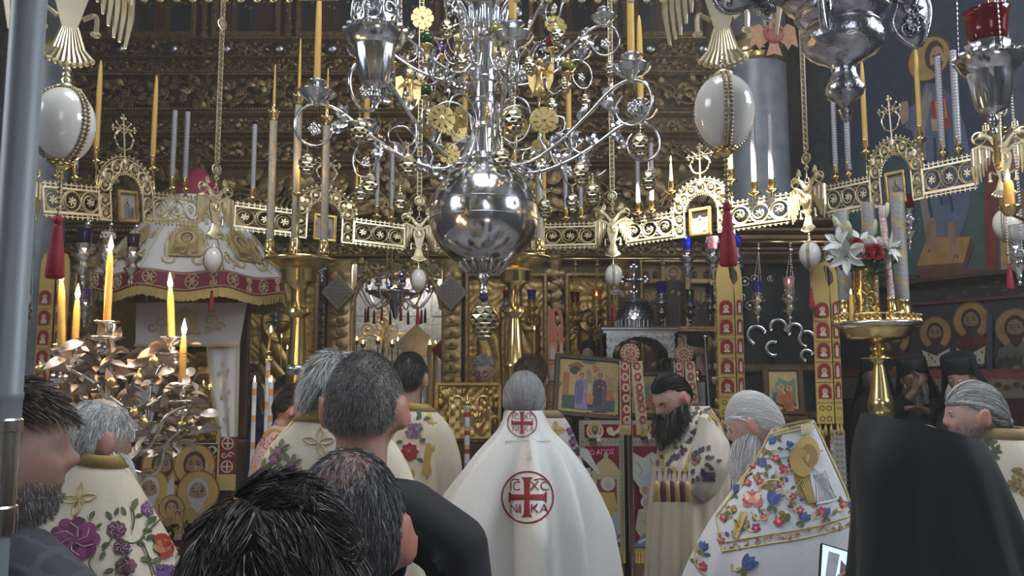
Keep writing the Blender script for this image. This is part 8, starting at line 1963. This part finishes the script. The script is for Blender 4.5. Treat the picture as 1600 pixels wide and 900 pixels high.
gl([(1207,673),(1230,664),(1268,657)],3);gl([(1204,684),(1232,675),(1272,668)],2.5);gl([(1206,678),(1235,669),(1270,662)],5,(.55,.46,.26));gl([(1205,674),(1182,718),(1148,768),(1119,808)],2.5);gl([(1119,808),(1124,835),(1128,862)],2.5);gl([(1128,862),(1200,850),(1270,838),(1334,820)],2.5);gl([(1134,848),(1200,836),(1270,824),(1334,805)],2.5,GD);gl([(1271,657),(1296,712),(1318,760),(1335,800)],2.5);gl([(1176,716),(1220,716),(1285,704)],1.6,(.25,.2,.12))
FB,FR,FO,FG,FP=(.05,.09,.26),(.48,.05,.09),(.45,.20,.04),(.10,.13,.06),(.30,.02,.10)
def sprig(x,y,s_,a,cols=(FR,FB)):
 r.scroll(x,y,11*s_,a,4.2,2.0*s_,GL);r.flower(x+9*s_*math.cos(a),y+9*s_*math.sin(a),7.5*s_,cols[0],(.7,.5,.2),5,a);r.leaf(x-6*s_,y+3*s_,11*s_,6*s_,a+2.4,FG,GD);r.leaf(x+3*s_,y-8*s_,11*s_,6*s_,a-1.2,cols[1])
def tulip(x,y,s_,a,c):
 for q in(-.45,0,.45):r.leaf(x,y,15*s_,7*s_,a+q,c if q else tuple(min(1,v*1.5)for v in c))
 r.leaf(x,y,9*s_,5*s_,a+PI+.6,FG);r.leaf(x,y,9*s_,5*s_,a+PI-.6,FG)
for k in range(9):a=-PI/2+(k-4)*.42;r.leaf(1176,786,22-abs(k-4)*1.5,11,a,FR if k%2 else(.62,.14,.14))
for k in range(5):a=-PI/2+(k-2)*.5;r.leaf(1178,786,13,7,a,(.66,.28,.26))
r.ell(1168,776,4,6,(.72,.58,.3));r.ell(1184,776,4.5,6,(.72,.58,.3))
gl([(1160,800),(1152,822),(1146,838)],6);gl([(1166,800),(1158,822),(1150,842)],5,(.66,.52,.16));gl([(1150,800),(1138,790),(1136,805),(1146,808)],2.5);gl([(1185,765),(1200,752),(1218,752),(1222,764),(1212,768)],3);gl([(1175,800),(1182,812),(1196,812),(1198,804)],3);gl([(1160,760),(1166,745),(1176,738)],3)
tulip(1207,790,1.5,-1.4,FB);tulip(1148,772,1.1,-1.5,FB);tulip(1197,728,1.1,-2.4,FB);tulip(1214,686,1.0,3.0,FB);tulip(1252,815,1.2,-1.1,FB);tulip(1290,808,1.1,-1.7,FB);tulip(1330,795,.9,-1.5,FB);tulip(1232,700,.8,-1.2,FB)
for x,y,s_,a,c in[(q[0],q[1],q[2]*1.08,q[3],q[4])for q in((1216,738,1.0,-.5,FR),(1192,745,.9,2.2,FR),(1212,708,.9,1.5,FR),(1180,722,.7,2,FR),(1230,730,.7,-.4,FP),(1140,806,.9,2.8,FR),(1172,822,1.0,.3,FP),(1228,812,1.2,2.9,FR),(1272,802,1.0,-.3,FR),(1310,793,.9,-.6,FR),(1232,772,.8,.6,FP),(1131,838,.8,2,FR),(1206,764,.8,-2,FO),(1165,748,.8,1,FR),(1225,752,.8,2.5,FP),(1245,790,.9,1,FR),(1150,826,.8,-1,FO),(1195,800,.8,1.8,FR))]:sprig(x,y,s_,a,(c,FB if x%2 else FG))
for x,y,a in((1206,768,-1.2),(1232,784,.3),(1240,776,-.8),(1178,742,1.),(1198,700,2.),(1150,790,2.),(1168,812,1.5),(1216,800,.4),(1245,760,-1),(1190,758,.5)):r.leaf(x,y,13,8,a,((.26,.17,.05),FG)[int(x)%2],GL)
for k in range(13):
 t=k/12;x,y=1135+190*t,856-38*t;r.scroll(x,y,6,k*2.,4.5,1.6,GD);r.leaf(x+4,y,9,5,k*1.3,(.30,.17,.06)if k%3 else(.40,.10,.07))
for k in range(8):r.flower(1212+k*7.5,672-k*1.8,3.2,(.42,.30,.12),FR,5)
# gold icon on the mantle: two haloed figures
r.ell(1262,706,17,25,(.52,.36,.10),22,-.2);r.ell(1251,722,17,24,(.46,.30,.09),22,-.2);r.ell(1264,712,12,18,(.30,.17,.07),18,-.2);r.poly([(1250,655+10),(1266,662),(1268,676),(1251,680)],(.52,.45,.30))
r.poly([(1240,745),(1252,730),(1266,738),(1278,790),(1273,794),(1258,786),(1246,768)],(.36,.22,.07));r.poly([(1262,724),(1272,715),(1288,735),(1302,770),(1310,780),(1276,788),(1268,760)],(.66,.67,.70));r.ell(1268,712,6,8,(.55,.38,.28),12);r.ell(1255,733,6,8,(.40,.26,.16),12);r.line([(1275,788),(1295,784),(1313,778)],4,(.55,.60,.68));r.poly([(1258,716),(1268,708),(1274,716),(1268,726)],(.64,.62,.6))
for k in range(7):r.line([(1266+k*3,728+k*2),(1274+k*3.5,750+k*3),(1276+k*5,784-k*1)],1.6,(.45,.47,.52));
for k in range(5):r.line([(1246+k*4,745+k*2),(1256+k*3.5,768+k*3),(1264+k*3,786)],1.5,(.60,.46,.16))
for k in range(4):r.line([(1262+k*5,742),(1272+k*5,735),(1280+k*5,748)],1.4,(.75,.76,.78))
tulip(1163,889,1.7,-.9,FB);r.scroll(1148,884,12,0,4,3,GL);tulip(1098,860,1,-1.2,FB);sprig(1096,876,1.1,1.2);gl([(1090,850),(1086,870),(1092,890),(1104,899)],2.5);gl([(1066,892),(1078,868),(1092,848)],8,(.44,.36,.2));r.leaf(1100,850,14,7,1.9,FO);r.done('floral_embroidery')
# lower sakkos panel shows as the same robe's plain skirt
# 13 grey ponytailed man
p=Person('grey-haired man with small ponytail in floral vestment, right behind the veiled monk',1524,650,2.9,yaw=72,pitch=6,voxel=.0075,skin=(.52,.33,.26),hs=.93)
hair(p,SCALP(-.55,.42),TIE((.05,-.95,-.25)),10000,.14,.0017,GREY+WHITE[:2],lift=.008,seg=8,cap=.011,noise=.10,capcol=(.22,.22,.23));ponytail(p,(.0,-.105,-.03),GREY+WHITE[:2],.14,600,.013);beard(p,.03,2500,GREY,width=.0014,vol=False);p.eyes(True,GREY[0])
m=MB();m.torus(p.HT@Vector((0,-.108,-.033)),.013,.005,14,6,T=None,col=(.01,.01,.01));m.build('hair_tie','cloth',p.t)
r=Robe(p,[(1530,668,1598,668,1.2),(1522,690,1612,688,1.8),(1512,740,1640,735),(1500,800,1660,800),(1490,900,1670,900)],2.85,1.5,.03,seed=71,col=(.54,.49,.39))
r.collar(5,(.36,.27,.12))
for x,y in((1548,692),(1556,704),(1552,715)):
 for k in range(5):r.leaf(x,y,12,6,k*1.25+x,(.07,.09,.06))
for k in range(14):r.leaf(1580+(k*7)%18,735+(k*11)%40,15,9,k*1.7,(.30,.21,.08),(.2,.13,.04))
r.done()
# 14 monk with the big black veil
p=Person('monk seen from behind under a broad flat-topped black veil, nearest on the right',1446,768,1.5,yaw=10,voxel=.011,skin=(.4,.26,.2))
r=Robe(p,[(1352,645,1529,692,.95),(1349,660,1535,704,.95),(1333,695,1556,742,.85),(1329,735,1570,775,.78),(1339,765,1584,805,.72),(1334,830,1606,860,.66),(1330,900,1634,905,.62),(1320,1050,1680,1050,.58),(1312,1400,1700,1400,.58)],1.5,.8,.22,waves=(3,5,8),seed=83,col=None,mat='black_cloth',name='veil',closed_top=True)
# , (1336, 690, 1.42), (1330, 712, 1.44), (1331, 740, 1.46), (1346, 752, 1.44))]; m.tube(smoothpts(a, 5), [.006]*8+[.014]*8+[.008]*5, 8, flat=2.4); m.smooth = True; m.build('veil_lappet', 'black_cloth', p.t)
hm=toward((-.5,.3,1));q=P(1404,768,2.0)
# 15 monks on the stalls and other dark figures
def klobuk(p,veil=True,h=.105,col='black_cloth'):
 m=MB();m.lathe([(.0,h),(.094,h),(.098,h-.006),(.092,0.0),(.088,-.005)][::-1],26,T=p.HT@T_((0,-.012,.055)));o=m.build('cylindrical_hat',col,p.t)
 if veil:
  a=np.linspace(PI*.88,PI*2.12,30);g=[]
  for z,rr_,b in((h+.058,.02,0),(h+.060,.099,0),(h+.045,.106,0),(.055,.112,0),(-.03,.13,.02),(-.12,.155,.05),(-.25,.20,.08),(-.42,.25,.10),(-.6,.29,.12)):
   g.append(np.stack([rr_*np.cos(a)*(1+.04*np.sin(a*7)*(z<0)),rr_*np.sin(a)*(1+.05*np.sin(a*9)*(z<0))-.012-b*.3,np.full(30,z)],-1))
  G=p.tolocal(np.array(g).reshape(-1,3)).reshape(len(g),30,3);m=MB();m.grid(G,col=None);G2=G.copy();G2[...,2]-=.004;m.grid(G2[:,::-1]);m.build('veil',col,p.t)
def cassock(p,xl,xr,ys,ye,d,seed,w0=.35,col=(.010,.012,.016),mat='cloth'):
 xc=(xl+xr)/2;w=(xr-xl)/2;r=Robe(p,[(xc-w*w0,ys,xc+w*w0,ys,.8),(xc-w*.8,ys+(ye-ys)*.12,xc+w*.8,ys+(ye-ys)*.12,.6),(xl,ys+(ye-ys)*.35,xr,ys+(ye-ys)*.35),(xl-5,ye,xr+5,ye)],d,.6,.06,seed=seed,col=col,mat=mat,name='cassock',na=60,nv=30);return r
def arm_to(p,q,el_off,px,py,d):wr=P(px,py,d)-p.loc;el=wr+Vector(el_off);return el,wr
hc=P(1428,592,6.3);g=(hc.x-.02,hc.y+.1);L0=Vector((g[0],g[1],0));wr=P(1428,612,6.02)-L0;hm=toward(P(1443,586,6.05)-P(1428,612,6.05));hm=toward((.35,.1,.9));hm.translation=wr
p=Person('black-veiled monk resting his face in his hand behind the brass tray stand',1428,592,6.3,yaw=160,pitch=14,roll=8,voxel=.0085,skin=(.36,.22,.16),foot=g,arms={1:(wr+Vector((-.16,.12,-.25)),wr,hm@Matrix.Rotation(PI,4,'Z'),.55),-1:(P(1500,660,6.1)-L0,P(1440,640,5.95)-L0)})
klobuk(p);p.eyes(False,(.04,.03,.03));beard(p,.16,1800,GREY+BLACK,width=.003);cassock(p,1385,1500,622,760,6.3,91)
m=MB();s0,e0,w0=p.arm[1];m.tube([s0,e0,e0.lerp(w0,.8)],[.085,.075,.06],12,col=(.010,.012,.016));s0,e0,w0=p.arm[-1];m.tube([s0,e0,e0.lerp(w0,.85)],[.085,.08,.06],12,col=(.010,.012,.016));m.build('sleeves','cloth',p.t)
p=Person('white-bearded monk in black hat and veil looking down above the ponytailed man',1502,592,5.6,yaw=128,pitch=22,voxel=.011,skin=(.44,.27,.21));klobuk(p,col='black_cloth');p.eyes(False,WHITE[0]);beard(p,.2,2200,WHITE,width=.003);cassock(p,1462,1572,618,760,5.6,92,col=(.012,.015,.024))
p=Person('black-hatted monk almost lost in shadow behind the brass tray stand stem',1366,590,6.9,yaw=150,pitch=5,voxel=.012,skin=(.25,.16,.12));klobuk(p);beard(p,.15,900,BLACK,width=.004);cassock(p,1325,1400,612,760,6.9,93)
p=Person('bearded man in dark blue-black soft hat in profile, right of the silver model',1086,548,8.0,yaw=82,pitch=-6,voxel=.011,skin=(.36,.23,.18));beard(p,.2,1800,BLACK+GREY[3:],width=.004);p.eyes(True)
m=MB();m.lathe([(.0,.13),(.085,.125),(.10,.09),(.098,.03),(.092,.0)][::-1],24,T=p.HT@T_((0,-.012,.045)),col=(.012,.014,.03));m.build('soft_hat','cloth',p.t);cassock(p,1062,1112,572,760,8.0,94)
hc=P(1030,565,8.65);L0=Vector((hc.x,hc.y+.1,0));wl,wr=P(1026,580,8.37)-L0,P(1050,578,8.37)-L0;h1=toward((.3,-.1,1));h1.translation=wl;h2=toward((-.4,-.1,.9));h2.translation=wr
p=Person('photographer in black holding a camera up inside the arch of the silver model',1038,560,8.65,yaw=180,voxel=.012,skin=(.40,.25,.19),foot=(L0.x,L0.y),arms={-1:(wr+Vector((.15,.05,-.25)),wr,h2,.7),1:(wl+Vector((-.15,.05,-.25)),wl,h1,.7)});hair(p,SCALP(-.5,.4),DOWN,1500,.03,.004,BLACK,lift=.01,cap=.012);cassock(p,1005,1070,590,760,8.65,95)
c=P(1040,556,8.27);t=thing('camera','small black camera held up by the photographer','camera',c);m=MB(False);m.box((0,0,0),(.16,.07,.10),bev=.015);m.build('camera_body','black_plastic',t);m=MB();m.lathe([(.0,.0),(.032,.0),(.036,.05),(.03,.055),(.0,.045)],20,T=T_((0,-.035,0),(PI/2,0,0)));m.build('lens','black_plastic',t);m=MB(False);m.box((0,0,.06),(.06,.05,.03),bev=.008);m.build('viewfinder','black_plastic',t)
p=Person('head in a black knitted cap behind the tilted feast icon',920,552,8.5,yaw=165,pitch=5,voxel=.011,skin=(.5,.34,.28));m=MB();m.lathe([(.0,.10),(.05,.09),(.085,.05),(.094,.0),(.09,-.045)][::-1],22,T=p.HT@T_((0,-.008,.04)),col=(.012,.013,.014));m.build('knitted_cap','cloth',p.t);cassock(p,895,950,578,760,8.5,96)
# man with glasses
p=Person('grey-haired man with glasses and dark jacket looking down behind the gilded icon',755,580,6.5,yaw=172,pitch=14,voxel=.009,skin=(.46,.29,.23),robed=False);hair(p,SCALP(-.3,.50),BACK,3500,.03,.0028,GREY,lift=.012,seg=4,cap=.009,noise=.4);p.eyes(True,GREY[0],.004)
m=MB()
for q in(-1,1):m.torus((q*.034,.098,.004),.023,.0022,18,5,T=p.HT);m.tube([(q*.057,.095,.008),(q*.078,.04,.008),(q*.08,-.01,.0)],.0018,4,T=p.HT)
m.tube([(-.011,.101,.008),(.011,.101,.008)],.0018,4,T=p.HT);m.build('glasses','black_plastic',p.t);garment(p,(.014,.016,.026),name='jacket',voxel=.014)
m=MB(False);m.box((0,0,.04),(.5,.4,.08),bev=.01);t=thing('footboard','low wooden footboard under the man with glasses','footboard',(p.loc.x,p.loc.y,0));t.location.z=-.079;m.build('board','wood',t)
p=Person('grey-bearded dark-clad man in profile behind the canopy curtain',390,590,7.5,yaw=-80,voxel=.011,skin=(.34,.21,.16));hair(p,SCALP(-.6,.45),DOWN,2500,.03,.0035,BLACK+GREY,lift=.01,seg=4,cap=.010);beard(p,.14,2000,GREY+BLACK,width=.0035);p.eyes(True);cassock(p,368,412,615,760,7.5,97)
p=Person('stooping man in navy jacket beyond the pink-robed server',448,612,6.0,yaw=-20,pitch=45,voxel=.012,lean=.15,robed=False);hair(p,SCALP(-.6,.4),DOWN,2500,.03,.003,BLACK,lift=.012,seg=4,cap=.012);garment(p,(.012,.018,.045),name='navy_jacket',voxel=.014);cassock(p,425,478,612,760,6.0,98,w0=.6,col=(.012,.018,.04))
# phone held up at the bottom
c=P(1304,912,1.75);t=thing('smartphone','black-framed smartphone with lit blue screen held before the bishop','phone',c,(-.35,math.radians(17),.12));m=MB(False);m.box((0,0,0),(.072,.008,.148),bev=.003);m.build('phone_body','black_plastic',t);m=MB(False);m.box((0,-.0042,0),(.066,.001,.14));m.build('screen','glow_screen',t)
pt=Paint(.0004);pt.poly([(-.02,.06),(.005,.06),(-.012,-.06),(-.03,-.06)],(.7,.75,.85));pt.poly([(.008,.05),(.022,.04),(.026,-.05),(.002,-.055)],(.35,.25,.25));pt.build('screen_picture','paint',t,Matrix.Translation((0,-.0049,0)))
# the hand that holds it, joined to the veiled monk's forearm
w_=P(1314,1012,1.70);m=MB();hm=toward((-.05,.05,1));hm.translation=w_;finger_tubes(m,hm@Matrix.Rotation(PI,4,'Z'),None,1,.45);e=P(1380,1180,1.62);m.tube([w_,w_.lerp(e,.5),e],[.028,.04,.05],12)
hp_=thing('person','forearm and hand of the veiled monk raised with the phone','person',(e.x,e.y,0))if False else None
PM=[o for o in bpy.data.objects if o.get('label','').startswith('monk seen from behind')][0];mm=MB();mm.F=m.F;mm.V=[v-np.array(PM.location)for v in m.V];mm.n=m.n;remesh(mm,'hand',.005,PM,lambda c:np.repeat(np.array([[.42,.27,.2]]),len(c),0))
mm=MB();a,b=w_.lerp(e,.45)-Vector(PM.location),P(1420,1300,1.55)-Vector(PM.location);mm.tube([a,a.lerp(b,.5),b],[.052,.065,.075],14,col=(.012,.013,.016));mm.build('sleeve','cloth',PM)
# fist with black wristband beside the veil
w_=P(1402,762,1.98);m=MB();hm=toward((-.1,.25,-.6));hm.translation=w_;finger_tubes(m,hm,None,1,.9);e=P(1440,722,2.08);m.tube([w_,w_.lerp(e,.5),e],[.026,.036,.042],12);mm=MB();mm.F=m.F;mm.V=[v-np.array(PM.location)for v in m.V];mm.n=m.n;remesh(mm,'hand',.005,PM,lambda c:np.repeat(np.array([[.42,.27,.2]]),len(c),0))
m=MB();m.torus((0,0,0),.031,.008,16,6,T=Matrix.Translation(w_.lerp(e,.12)-Vector(PM.location))@toward(e-w_)@T_((0,0,0),(PI/2,0,0)));m.build('wristband','black_plastic',PM)
m=MB();a=w_.lerp(e,.35)-Vector(PM.location);b=P(1480,800,1.95)-Vector(PM.location);m.tube([a,a.lerp(b,.5),b],[.05,.07,.08],14,col=(.012,.013,.016));m.build('sleeve','cloth',PM)
# ================================================================= thin incense haze filling the choir
hz=MB(False);hz.box(((XL+XR)/2,(YB+YE)/2,CEIL/2),(XR-XL-.02,YE-YB-.02,CEIL-.02));hm_=bpy.data.materials.new('incense_haze');hm_.use_nodes=True;nt=hm_.node_tree
for n_ in list(nt.nodes):nt.nodes.remove(n_)
vo=nt.nodes.new('ShaderNodeVolumeScatter');vo.inputs['Density'].default_value=.0075;vo.inputs['Anisotropy'].default_value=.25;vo.inputs['Color'].default_value=(.95,.92,.86,1)
ou=nt.nodes.new('ShaderNodeOutputMaterial');nt.links.new(vo.outputs[0],ou.inputs['Volume'])
o=hz.build('incense_haze',hm_);o['kind']='structure';o['label']='thin incense haze hanging in the light of the choir';o['category']='haze'
